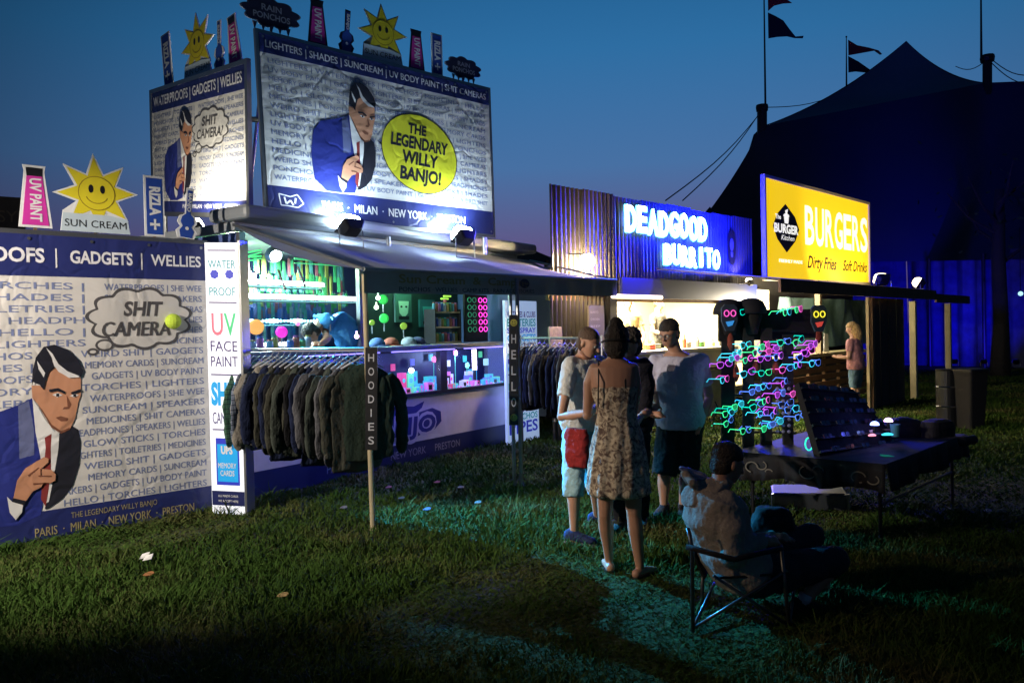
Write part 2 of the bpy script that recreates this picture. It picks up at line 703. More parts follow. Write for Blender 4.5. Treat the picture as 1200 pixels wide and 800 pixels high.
def grass():
    rng = np.random.default_rng(3)
    n = 330000
    # depth: many near, fewer far; lateral within a wedge a little wider than the view
    Y = 2.3 * (26 / 2.3) ** (rng.random(n) ** 0.85)
    X = (rng.random(n) * 2 - 1) * (Y * 0.72 + 0.8)
    # clumps
    cl = np.sin(X * 5.1 + np.sin(Y * 3.3) * 2) * np.sin(Y * 4.3 + np.sin(X * 2.9) * 2)
    cl2 = np.sin(X * 1.3 + 1) * np.sin(Y * 1.1 + X * 0.4)
    h = (0.035 + 0.03 * rng.random(n)) * (1 + 0.45 * cl + 0.35 * cl2) * (1 + (rng.random(n) > 0.97) * 1.0)
    # longer at the foot of the hangings
    A = np.array([-2.87, 7.48])
    u = np.array([0.726, 0.687])
    rel = np.stack([X, Y], 1) - A
    dn = rel @ np.array([0.687, -0.726])
    al = rel @ u
    near = (dn > 0.02) & (dn < 0.35) & (al < 0.6)
    h = np.where(near, h * 1.9, h)
    pat = np.sin(X * .9 + 2.2 * np.sin(Y * .55)) + np.sin(Y * 1.4 + X * .7 + 1.0) + .5 * np.sin(X * 3.7 - Y * 2.1)
    h = np.where(pat > 1.1, h * .6, h)
    h = np.clip(h, 0.012, 0.2)
    keep = ~((dn < 0.02) & (al < 0.3)) & ~((pat > 1.6) & (rng.random(n) < .35))
    X, Y, h = X[keep], Y[keep], h[keep]
    n = len(X)
    w = (0.0022 + 0.0022 * rng.random(n)) * np.clip(Y / 3.5, 0.8, 3.0)
    th = rng.random(n) * 2 * np.pi
    dx, dy = np.cos(th), np.sin(th)
    lean = h * (0.3 + 1.5 * rng.random(n) ** 1.5)
    lean = np.where((pat > 1.1)[keep], h * 2.2, lean)
    ph = rng.random(n) * 2 * np.pi
    lx, ly = np.cos(ph) * lean, np.sin(ph) * lean
    V = np.zeros((n, 5, 3), np.float32)
    V[:, 0] = np.stack([X - dx * w, Y - dy * w, -0.004 * np.ones(n)], 1)
    V[:, 1] = np.stack([X + dx * w, Y + dy * w, -0.004 * np.ones(n)], 1)
    V[:, 2] = np.stack([X - dx * w * .7 + lx * .4, Y - dy * w * .7 + ly * .4, h * .6], 1)
    V[:, 3] = np.stack([X + dx * w * .7 + lx * .4, Y + dy * w * .7 + ly * .4, h * .6], 1)
    V[:, 4] = np.stack([X + lx, Y + ly, h], 1)
    base = (np.arange(n) * 5)[:, None]
    tri = np.concatenate([base + np.array([0, 1, 3]), base + np.array([0, 3, 2]), base + np.array([2, 3, 4])], 1).reshape(-1)
    me = bpy.data.meshes.new('grass')
    me.vertices.add(n * 5)
    me.vertices.foreach_set('co', V.reshape(-1))
    nt_ = n * 3
    me.loops.add(nt_ * 3)
    me.loops.foreach_set('vertex_index', tri.astype(np.int32))
    me.polygons.add(nt_)
    me.polygons.foreach_set('loop_start', np.arange(0, nt_ * 3, 3, dtype=np.int32))
    me.polygons.foreach_set('loop_total', np.full(nt_, 3, dtype=np.int32))
    me.update(calc_edges=True)
    gm = bpy.data.materials.new('grass_blades')
    gm.use_nodes = True
    t = gm.node_tree
    b = t.nodes['Principled BSDF']
    b.inputs['Roughness'].default_value = 0.9
    b.inputs['Specular IOR Level'].default_value = 0.08
    c = t.nodes.new('ShaderNodeTexCoord')
    nn = t.nodes.new('ShaderNodeTexNoise')
    nn.inputs['Scale'].default_value = 0.9
    nn.inputs['Detail'].default_value = 6
    t.links.new(c.outputs['Object'], nn.inputs['Vector'])
    n3 = t.nodes.new('ShaderNodeTexNoise')
    n3.inputs['Scale'].default_value = 60
    t.links.new(c.outputs['Object'], n3.inputs['Vector'])
    ad = t.nodes.new('ShaderNodeMath')
    ad.operation = 'MULTIPLY_ADD'
    t.links.new(n3.outputs['Fac'], ad.inputs[0])
    ad.inputs[1].default_value = 0.5
    t.links.new(nn.outputs['Fac'], ad.inputs[2])
    r = t.nodes.new('ShaderNodeValToRGB')
    e = r.color_ramp.elements
    e[0].position = 0.55
    e[0].color = (0.026, 0.062, 0.010, 1)
    e[1].position = 0.95
    e[1].color = (0.11, 0.10, 0.04, 1)
    x = r.color_ramp.elements.new(0.76)
    x.color = (0.044, 0.086, 0.016, 1)
    t.links.new(ad.outputs[0], r.inputs[0])
    t.links.new(r.outputs[0], b.inputs['Base Color'])
    me.materials.append(gm)
    o = bpy.data.objects.new('grass', me)
    COL.objects.link(o)
    tag(o, 'short trampled green and straw coloured grass covering the field', 'grass', kind='stuff')


grass()

m = M()
rr = random.Random(4)
for px, py in ((168, 655), (172, 657)):
    P = onz(px, py, 0.05)
    S_ = Surf(P + Vector((-.03, 0, 0)), P + Vector((.03, .01, 0.01)), P + Vector((.035, .03, .045)), P + Vector((-.02, .03, .03)))
    m.rect(S_, 0, 0, S_.W, S_.H, 0.0, nx=1, ny=1)
    m.rect(S_, 0, 0, S_.W, S_.H, 0.003, nx=1, ny=1)
tag(m.build('paper_scrap', mat('litter_white', (0.6, 0.6, 0.6), 0.8)), 'crumpled white paper scrap lying in the grass before the big banner', 'litter')
for i, (px, py, cc, lb) in enumerate(((455, 572, (.30, .06, .05), 'red crisp packet in the grass in front of the skirt wave'), (540, 572, (.28, .20, .12), 'brown cardboard scrap in the grass below the glass case'),
                                      (560, 590, (.14, .13, .12), 'pale wrapper in the grass left of the two thin poles'), (500, 598, (.05, .05, .15), 'blue wrapper in the grass between the two awning poles'),
                                      (402, 596, (.14, .13, .12), 'pale napkin in the grass left of the wooden awning pole'), (330, 700, (.3, .2, .08), 'straw coloured scrap low in the near grass'),
                                      (930, 640, (.12, .12, .12), 'grey scrap in the dark grass under the table'), (1160, 600, (.3, .3, .3), 'lone pale scrap in the dark grass right of the table'),
                                      (512, 566, (0.35, 0.05, 0.05), 'red scrap of litter in the grass before the trailer skirt'),
                                      (470, 585, (0.25, 0.16, 0.09), 'brown leaf scrap in the grass near the tall rail pole'),
                                      (172, 675, (0.25, 0.10, 0.03), 'orange brown leaf in the grass below the white scrap'))):
    P = onz(px, py, 0.04)
    m = M()
    S_ = Surf(P + Vector((-.04, 0, 0)), P + Vector((.04, .01, 0.0)), P + Vector((.03, .06, .02)), P + Vector((-.03, .05, .01)))
    m.prism(S_, circ(S_.W / 2, S_.H / 2, S_.W / 2, S_.H / 2, 7), 0, 0.004)
    tag(m.build('litter_scrap', mat('litter%d' % i, cc, 0.8)), lb, 'litter')

# ------------------------------------------------------------------ printed panels
FIG = dict(
 jacket=[(-0.516,0.317),(-0.542,0.611),(-0.501,0.895),(-0.393,1.029),(-0.231,1.074),(-0.12,1.112),(-0.009,1.164),(0.007,0.905),(0.04,0.704),(0.051,0.527),(0.049,0.307),(0.026,0.201),(-0.146,0.145),(-0.363,0.164)],
 sheen=[(-0.111,1.111),(-0.034,1.144),(-0.003,0.906),(-0.008,0.699),(-0.113,0.68)],
 jacketdark=[(0.177,0.854),(0.273,0.912),(0.323,0.873),(0.34,0.758),(0.325,0.579),(0.269,0.406),(0.186,0.307),(0.086,0.246),(0.057,0.244),(0.103,0.52),(0.148,0.735)],
 shirt=[(-0.009,1.164),(0.031,1.089),(0.077,0.986),(0.142,0.88),(0.179,0.858),(0.17,0.733),(0.132,0.515),(0.087,0.301),(0.048,0.285),(0.052,0.571),(0.006,0.883)],
 tie=[(0.072,0.832),(0.122,0.86),(0.113,0.739),(0.11,0.563),(0.086,0.389),(0.063,0.265),(0.03,0.332),(0.056,0.592),(0.076,0.744)],
 face=[(-0.012,1.267),(0.045,1.263),(0.073,1.228),(0.085,1.293),(0.116,1.38),(0.156,1.411),(0.215,1.375),(0.284,1.315),(0.355,1.322),(0.351,1.164),(0.329,1.098),(0.301,0.965),(0.258,0.879),(0.191,0.853),(0.123,0.915),(0.068,1.031),(0.022,1.122),(-0.009,1.164)],
 hair=[(-0.013,1.251),(-0.003,1.386),(0.023,1.494),(0.083,1.579),(0.161,1.595),(0.26,1.552),(0.339,1.459),(0.373,1.367),(0.355,1.318),(0.284,1.311),(0.215,1.37),(0.156,1.407),(0.116,1.375),(0.087,1.293),(0.073,1.224),(0.045,1.269),(-0.002,1.294)],
 hl1=[(0.098,1.574),(0.144,1.522),(0.187,1.432),(0.255,1.368),(0.335,1.328),(0.347,1.314),(0.263,1.314),(0.185,1.37),(0.153,1.422),(0.139,1.489)],
 hl2=[(0.031,1.467),(0.063,1.409),(0.087,1.364),(0.076,1.327),(0.039,1.401)],
 jaw=[(0.022,1.122),(0.068,1.048),(0.124,0.937),(0.192,0.875),(0.258,0.897),(0.258,0.879),(0.191,0.853),(0.123,0.911),(0.068,1.026)],
 nose=[(0.242,1.172),(0.276,1.089),(0.257,1.054),(0.21,1.054),(0.219,1.071),(0.247,1.073)],
 mouth=[(0.155,0.99),(0.195,0.999),(0.248,0.977),(0.24,0.955),(0.194,0.955)],
 brow1=[(0.112,1.226),(0.181,1.234),(0.234,1.199),(0.226,1.18),(0.171,1.211),(0.116,1.203)],
 brow2=[(0.274,1.192),(0.348,1.214),(0.352,1.194),(0.28,1.172)],
 eye1=[(0.135,1.182),(0.176,1.195),(0.21,1.172),(0.173,1.157)],
 eye2=[(0.265,1.161),(0.3,1.179),(0.335,1.163),(0.3,1.148)],
 pup1=[(0.164,1.189),(0.186,1.187),(0.185,1.163),(0.164,1.164)],
 pup2=[(0.292,1.175),(0.312,1.174),(0.312,1.151),(0.292,1.153)],
 hand=[(-0.168,0.364),(-0.136,0.51),(-0.077,0.599),(-0.0,0.643),(0.059,0.675),(0.093,0.658),(0.09,0.627),(0.037,0.582),(0.114,0.562),(0.142,0.521),(0.137,0.47),(0.101,0.453),(0.053,0.465),(0.033,0.431),(-0.026,0.407),(-0.084,0.329),(-0.104,0.306)],
 fing1=[(-0.06,0.543),(0.018,0.597),(0.021,0.588),(-0.053,0.528)],
 fing2=[(0.016,0.532),(0.113,0.514),(0.112,0.505),(0.016,0.519)],
 fing3=[(-0.024,0.472),(0.053,0.465),(0.053,0.456),(-0.024,0.459)],
 fing4=[(0.037,0.582),(0.035,0.529),(0.028,0.53),(0.029,0.583)],
 watch=[(-0.169,0.375),(-0.081,0.337),(-0.089,0.304),(-0.174,0.344)],
 cuff=[(-0.209,0.392),(-0.174,0.344),(-0.1,0.306),(-0.109,0.247),(-0.154,0.194),(-0.194,0.261)],
)
ORDER = [('jacket', 'suit'), ('sheen', 'sheen'), ('jacketdark', 'dark'), ('shirt', 'shirt'), ('tie', 'tie'), ('face', 'skin'), ('jaw', 'line'),
         ('nose', 'line'), ('mouth', 'line'), ('eye1', 'shirt'), ('eye2', 'shirt'), ('pup1', 'dark'), ('pup2', 'dark'),
         ('brow1', 'dark'), ('brow2', 'dark'), ('hair', 'dark'), ('hl1', 'shirt'), ('hl2', 'shirt'), ('cuff', 'shirt'),
         ('hand', 'skin'), ('watch', 'dark'), ('fing1', 'line'), ('fing2', 'line'), ('fing3', 'line'), ('fing4', 'line')]
FMATS = [V_SUIT, V_SHEEN, V_DARK, V_SHIRT, V_TIE, V_SKIN, V_SHADE]
FIDX = dict(suit=0, sheen=1, dark=2, shirt=3, tie=4, skin=5, line=6)


def print_man(S, ox, oy, sc_, parent, clip=None, off=0.006):
    """retro suited man pointing; figure coords in metres, (0,0) at the figure's datum"""
    m = M()
    for k, (name, kind) in enumerate(ORDER):
        pts = []
        for x, y in FIG[name]:
            X, Y = ox + x * sc_, oy + y * sc_
            if clip:
                X = min(max(X, clip[0]), clip[2])
                Y = min(max(Y, clip[1]), clip[3])
            pts.append((X, Y))
        m.poly(S, pts, off + k * 0.0006, FIDX[kind])
    return m.build('printed_man', FMATS, parent)


def frame_bars(S, parent, w=0.035, d=0.035, material=None, back=-0.04):
    m = M()
    for x0, y0, x1, y1 in ((0, -w, S.W, 0), (0, S.H, S.W, S.H + w), (-w, -w, 0, S.H + w), (S.W, -w, S.W + w, S.H + w)):
        m.prism(S, [(x0, y0), (x1, y0), (x1, y1), (x0, y1)], back, back + d)
    return m.build('frame', material or STEEL, parent)


def sheet(S, parent, name, material, x0, y0, x1, y1, o0, o1, eyelets=False):
    m = M()
    m.prism(S, [(x0, y0), (x1, y0), (x1, y1), (x0, y1)], o0, o1)
    return m.build(name, material, parent)


def eyelets(S, parent, step=0.42):
    m = M()
    k = int(S.W / step)
    for i in range(k + 1):
        for y in (0.035, S.H - 0.035):
            x = 0.04 + (S.W - 0.08) * i / k
            for (x0, y0) in [(x, y)]:
                c = circ(x0, y0, 0.014, n=8)
                m.poly(S, c, 0.012, 0)
    return m.build('eyelet', STEEL, parent, kind='stuff')


# ---- the big left hanging ("ban" coordinates: x 0..2.9, right edge of the sheet at figure x 1.45)
BL_R, BL_U = Vector((-2.87, 7.48, 0)), Vector((0.7262, 0.6874, 0))
BW = 2.9
b0 = BL_R - BL_U * BW
SB = Surf(b0 + Vector((0, 0, -0.02)), BL_R + Vector((0, 0, -0.02)), BL_R + Vector((0, 0, 2.50)), b0 + Vector((0, 0, 2.50)), BW, 2.52)
FX = BW - 1.45     # figure datum
tb = thing('hanging_banner', 'huge printed banner wall of the man in a blue suit at the left edge', 'banner', b0)
sheet(SB, tb, 'sheet', V_WHITE, 0, 0.25, BW, 2.18, 0, 0.003)
sheet(SB, tb, 'header_band', V_NAVY, 0, 2.18, BW, 2.52, 0, 0.005)
sheet(SB, tb, 'footer_band', V_NAVY, 0, 0, BW, 0.25, 0, 0.005)
m = M()
rows = ['LIGHTERS | TORCHES | WATERPROOFS | SHE WEE', 'PONCHOS | SHADES | SUNCREAM | SPEAKERS', 'GADGETS | TOILETRIES | HELLO | SHIT CAMERAS',
        'MEMORY CARDS | HEADPHONES | WELLIES', 'WEIRD SHIT | HELLO | GLOW STICKS | TORCHES', 'SHIT CAMERAS | LIGHTERS | MEDICINES',
        'PONCHOS | WEIRD SHIT | GADGETS', 'SHADES | MEMORY CARDS | SUNCREAM', 'WATERPROOFS | GADGETS | UV BODY PAINT',
        'MEMORY CARDS | TORCHES | LIGHTERS', 'SPEAKERS | WATERPROOFS | SHE WEE', 'GLOW STICKS | SUNCREAM | SPEAKERS',
        'PONCHOS | MEDICINES | SHIT CAMERAS', 'HEADPHONES | SPEAKERS | WELLIES', 'LIGHTERS | GLOW STICKS | TORCHES',
        'LIGHTERS | TOILETRIES | MEDICINES', 'PONCHOS | WEIRD SHIT | GADGETS', 'SHADES | MEMORY CARDS | SUNCREAM',
        'SPEAKERS | GADGETS | UV BODY PAINT', 'MEMORY CARDS | HELLO | TORCHES | LIGHTERS']
# in the photograph the lower rows end at the man: right-hand halves are justified against the right edge
RIGHT = ['WATERPROOFS | SHE WEE', 'SUNCREAM | SPEAKERS', 'PONCHOS | SHIT CAMERAS', 'GLOW STICKS | WELLIES', 'GADGETS | TORCHES', 'LIGHTERS | MEDICINES',
         'WEIRD SHIT | GADGETS', 'MEMORY CARDS | SUNCREAM', 'GADGETS | UV BODY PAINT', 'TORCHES | LIGHTERS', 'WATERPROOFS | SHE WEE', 'SUNCREAM | SPEAKERS',
         'MEDICINES | SHIT CAMERAS', 'HEADPHONES | SPEAKERS | WELLIES', 'GLOW STICKS | TORCHES', 'LIGHTERS | TOILETRIES | MEDICINES', 'WEIRD SHIT | GADGETS',
         'MEMORY CARDS | SUNCREAM', 'SPEAKERS | GADGETS | UV BODY PAINT', 'HELLO | TORCHES | LIGHTERS']
LEFT = ['LIGHTERS | TORCHES |', 'PONCHOS | SHADES |', 'GADGETS | TOILETRIES |', 'MEMORY CARDS | HEADPH', 'WEIRD SHIT | HELLO |', 'SHIT CAMERAS | LIGHTERS',
        'GADGETS | PONCHOS', 'LIGHTERS | SHADES |', 'SHADES | WATERPROOFS', 'PONCHOS | MEMORY', 'TORCHES | SPEAKERS'] + ['HELLO | LIGHTERS'] * 9
X0R = {13: 0.28, 15: 0.28, 18: 0.10, 19: 0.20}
for i in range(20):
    z = 2.095 - i * 0.0955
    xr0 = FX + (0.56 if i < 6 else X0R.get(i, 0.36))
    if i >= 6 and i not in X0R:
        xr0 += (0.06, 0.0, 0.03, 0.08, 0.0)[i % 5]
    put(m, SB, RIGHT[i], xr0, z - 0.02, 0.058, width=BW - 0.045 - xr0, bold=0.008)
    x1 = FX + (0.40 if i < 6 else 0.0)
    put(m, SB, LEFT[i], 0.04, z - 0.02, 0.058, width=x1 - 0.04, bold=0.008)
m.build('lettering', V_TEXT, tb, kind='stuff')
m = M()
put(m, SB, 'WATERPROOFS', FX - 0.95, 2.295, 0.115, width=1.06, off=0.008, bold=0.03)
put(m, SB, '|', FX + 0.19, 2.295, 0.12, width=0.012, off=0.008, bold=0.03)
put(m, SB, 'GADGETS', FX + 0.30, 2.30, 0.105, width=0.50, off=0.008, bold=0.03)
put(m, SB, '|', FX + 0.87, 2.30, 0.11, width=0.012, off=0.008, bold=0.03)
put(m, SB, 'WELLIES', FX + 0.955, 2.305, 0.10, width=0.45, off=0.008, bold=0.02)
m.build('header_lettering', V_LET, tb)
m = M()
put(m, SB, 'PARIS  ·  MILAN  ·  NEW YORK  ·  PRESTON', FX - 0.02, 0.045, 0.075, width=1.30, off=0.008, bold=0.015)
put(m, SB, 'THE LEGENDARY WILLY BANJO', FX + 0.25, 0.155, 0.05, width=0.7, off=0.008)
m.build('footer_lettering', vinyl('banner_print_dim_gold', (0.35, 0.30, 0.16)), tb)
print_man(SB, FX, 0.02, 1.0, tb)
m = M()
m.poly(SB, cloud(FX + 0.86, 1.83, 0.46, 0.285, 11, 0.075), 0.0065, 0)
m.poly(SB, cloud(FX + 0.86, 1.83, 0.43, 0.258, 11, 0.075), 0.008, 1)
for cx, cy, r_ in ((0.55, 1.60, 0.075), (0.455, 1.545, 0.045)):
    m.poly(SB, circ(FX + cx, cy, r_, r_ * 0.7), 0.0066, 0)
    m.poly(SB, circ(FX + cx, cy, r_ - 0.02, r_ * 0.7 - 0.018), 0.0081, 1)
put(m, SB, 'SHIT', FX + 0.88, 1.855, 0.125, width=0.34, off=0.010, bold=0.035, shear=0.15, align='C')
put(m, SB, 'CAMERA', FX + 0.82, 1.675, 0.13, width=0.58, off=0.010, bold=0.035, shear=0.15, align='C')
m.build('thought_bubble', [V_GREY, vinyl('bubble_white', (0.62, 0.60, 0.58))], tb)
eyelets(SB, tb)
m = M()
m.prism(SB, [(0, 2.50), (BW + 0.03, 2.50), (BW + 0.03, 2.56), (0, 2.56)], -0.07, -0.01)
m.prism(SB, [(BW + .002, 0), (BW + 0.04, 0), (BW + 0.04, 2.5), (BW + .002, 2.5)], -0.06, -0.01)
m.build('support_bar', STEEL, tb)
P = SB.p(FX + 1.128, 1.80, 0.03)
m = M()
m.ball(P, 0.07, 16)
tag(m.build('foam_ball', mat('lime_foam', (0.45, 0.62, 0.05), 0.8, bump=0.3)), 'lime green foam ball stuck on the thought bubble of the big banner', 'ball')

# ---- billboard on the roof
SR = Surf(at(315, 250, 8.3), at(578, 275, 10.3), at(572, 106, 10.3), at(303, 38, 8.3), 3.06, 1.9)
tr = thing('billboard', 'large roof billboard with the yellow speech balloon above the awning', 'billboard', at(315, 250, 8.3))
sheet(SR, tr, 'sheet', V_WHITE, 0, 0.30, 3.06, 1.70, 0, 0.003)
sheet(SR, tr, 'header_band', V_NAVY, 0, 1.70, 3.06, 1.9, 0, 0.005)
sheet(SR, tr, 'footer_band', V_NAVY, 0, 0, 3.06, 0.30, 0, 0.005)
m = M()
W1 = ['LIGHTERS', 'WATERPROOFS', 'GADGETS', 'MEMORY CARDS', 'TORCHES', 'UV BODY PAINT', 'GLOW STICKS', 'SUNCREAM', 'PONCHOS', 'HEADPHONES', 'SPEAKERS',
      'MEDICINES', 'WEIRD SHIT', 'TOILETRIES', 'SHIT CAMERAS', 'WELLIES', 'HELLO', 'SHADES', 'SHE WEE']
FIRST = ['LIGHTERS | WATERPROOFS', 'UV BODY PAINT | GADGETS', 'MEMORY CARDS | TORCHES', 'HELLO | GLOW STICKS', 'MEDICINES | PONCHOS', 'WEIRD SHIT | GADGETS',
         'LIGHTERS | SHADES', 'UV BODY PAINT | HELLO', 'MEMORY CARDS | SHADES', 'HELLO | GLOW STICKS', 'MEDICINES | PONCHOS', 'WEIRD SHIT | WELLIES',
         'PONCHOS | SUNCREAM', 'WATERPROOFS | TORCHES']
r3 = random.Random(5)
for i in range(14):
    y = 1.60 - i * 0.0945
    s = FIRST[i] + ' | ' + ' | '.join(r3.sample(W1, 3))
    put(m, SR, s, 0.08, y, 0.055, width=2.90, bold=0.008)
m.build('lettering', V_TEXT, tr, kind='stuff')
m = M()
put(m, SR, 'LIGHTERS | SHADES | SUNCREAM | UV BODY PAINT | SHIT CAMERAS', 0.06, 1.76, 0.08, width=2.95, off=0.008, bold=0.02)
put(m, SR, 'PARIS  ·  MILAN  ·  NEW YORK  ·  PRESTON', 0.62, 0.10, 0.10, width=1.98, off=0.008, bold=0.02)
m.stroke(SR, [(0.14, 0.10), (0.12, 0.22), (0.25, 0.20), (0.33, 0.23), (0.40, 0.14), (0.33, 0.09), (0.22, 0.10), (0.14, 0.10)], 0.012, 0.008)
m.stroke(SR, [(0.18, 0.19), (0.20, 0.12), (0.25, 0.16), (0.28, 0.11)], 0.02, 0.008)
m.stroke(SR, [(0.31, 0.19), (0.30, 0.13)], 0.02, 0.008)
m.build('header_lettering', V_LET, tr)
print_man(SR, 1.02, 0.14, 0.92, tr, clip=(0, 0.31, 3.06, 1.69))
m = M()
m.poly(SR, [(1.36, 0.98), (1.60, 0.90), (1.56, 0.80)], 0.0064, 1)
m.poly(SR, circ(1.96, 0.90, 0.55, 0.475, 44, -0.25), 0.0065, 1)
m.poly(SR, circ(1.96, 0.90, 0.54, 0.465, 44, -0.25), 0.0075, 0)
m.poly(SR, [(1.42, 0.955), (1.62, 0.89), (1.60, 0.82)], 0.0076, 0)
for s, x, y, h, w in (('THE', 1.93, 1.135, 0.12, 0.26), ('LEGENDARY', 1.96, 0.955, 0.145, 0.83), ('WILLY', 1.96, 0.765, 0.15, 0.52), ('BANJO!', 1.95, 0.565, 0.155, 0.60)):
    put(m, SR, s, x, y, h, width=w, off=0.0095, bold=0.035, shear=0.12, align='C', rot=-0.03, mi=1)
m.build('speech_balloon', [V_YEL, V_DARK], tr)
frame_bars(SR, tr, 0.04, 0.04)
eyelets(SR, tr, 0.5)
m = M()
for x in (0.1, 1.5, 2.96):
    P0 = SR.p(x, 0.0, -0.06)
    P1 = SR.p(x, 1.85, -0.06)
    P2 = SR.p(x, 0.0, -0.9)
    m.tube([P0 + Vector((0, 0, -0.25)), P1], 0.025, 8)
    m.tube([P1, P2 + Vector((0, 0, -0.25))], 0.02, 8)
m.build('scaffold', STEEL, tr)

# ---- small side billboard
SS = Surf(at(181, 248, 9.8), at(290, 250, 8.5), at(287, 75, 8.5), at(178, 110, 9.8), 2.04, 1.5)
ts = thing('billboard', 'small side billboard brightly lit at its lower right corner', 'billboard', at(181, 248, 9.8))
sheet(SS, ts, 'sheet', V_WHITE, 0, 0.13, 2.04, 1.25, 0, 0.003)
sheet(SS, ts, 'header_band', V_NAVY, 0, 1.25, 2.04, 1.5, 0, 0.005)
sheet(SS, ts, 'footer_band', V_NAVY, 0, 0, 2.04, 0.13, 0, 0.005)
m = M()
for i in range(13):
    y = 1.165 - i * 0.083
    put(m, SS, (LEFT[i] if i < 11 else 'HELLO | LIGHTERS'), 0.05, y, 0.045, width=0.95, bold=0.008)
    put(m, SS, RIGHT[i], 1.08, y, 0.045, width=0.92, bold=0.008)
m.build('lettering', V_TEXT, ts, kind='stuff')
m = M()
put(m, SS, 'WATERPROOFS | GADGETS | WELLIES', 0.05, 1.325, 0.115, width=1.94, off=0.008, bold=0.02)
put(m, SS, 'PARIS · MILAN · NEW YORK · PRESTON', 0.7, 0.045, 0.05, width=1.2, off=0.008)
m.build('header_lettering', V_LET, ts)
print_man(SS, 0.68, 0.02, 0.74, ts, clip=(0, 0.14, 2.04, 1.24))
m = M()
m.poly(SS, cloud(1.33, 0.93, 0.40, 0.235, 11, 0.075), 0.0065, 0)
m.poly(SS, cloud(1.33, 0.93, 0.375, 0.212, 11, 0.075), 0.008, 1)
for cx, cy, r_ in ((1.08, 0.72, 0.07), (0.99, 0.66, 0.045)):
    m.poly(SS, circ(cx, cy, r_, r_ * 0.8), 0.0066, 0)
    m.poly(SS, circ(cx, cy, r_ - 0.018, r_ * 0.8 - 0.015), 0.0081, 1)
put(m, SS, 'SHIT', 1.33, 0.96, 0.10, width=0.34, off=0.010, bold=0.035, shear=0.15, align='C')
put(m, SS, 'CAMERA?', 1.33, 0.82, 0.105, width=0.56, off=0.010, bold=0.035, shear=0.15, align='C')
m.build('thought_bubble', [V_GREY, vinyl('bubble_white', (0.62, 0.60, 0.58))], ts)
frame_bars(SS, ts, 0.05, 0.05)
m = M()
for x in (0.15, 1.9):
    m.tube([SS.p(x, 1.4, -0.06), SS.p(x, -0.1, -0.06), SS.p(x, -0.6, -0.06)], 0.025, 8)
m.tube([SS.p(2.05, 0.95, -0.05), SS.p(2.05, 0.95, -0.05) + Vector((0.28, 0.08, 0.02))], 0.03, 8)
m.build('scaffold', STEEL, ts)

# ---- cut-out signs standing on the banner tops
C_YEL = mat('cut_yellow', (0.68, 0.58, 0.02))
C_MAG = mat('cut_magenta', (0.55, 0.03, 0.33))
C_BLUE = mat('cut_blue', (0.015, 0.06, 0.34))
C_BOARD = mat('cut_board_white', (0.68, 0.70, 0.72), 0.45)
C_BLACK = mat('cut_black_print', (0.012, 0.012, 0.015), 0.4)
C_LINE = mat('cut_smile_line', (0.28, 0.20, 0.02), 0.4)
C_DARKC = mat('cut_storm_shade_navy', (0.010, 0.012, 0.045))  # storm cloud print, and shade painted on roof sign rims


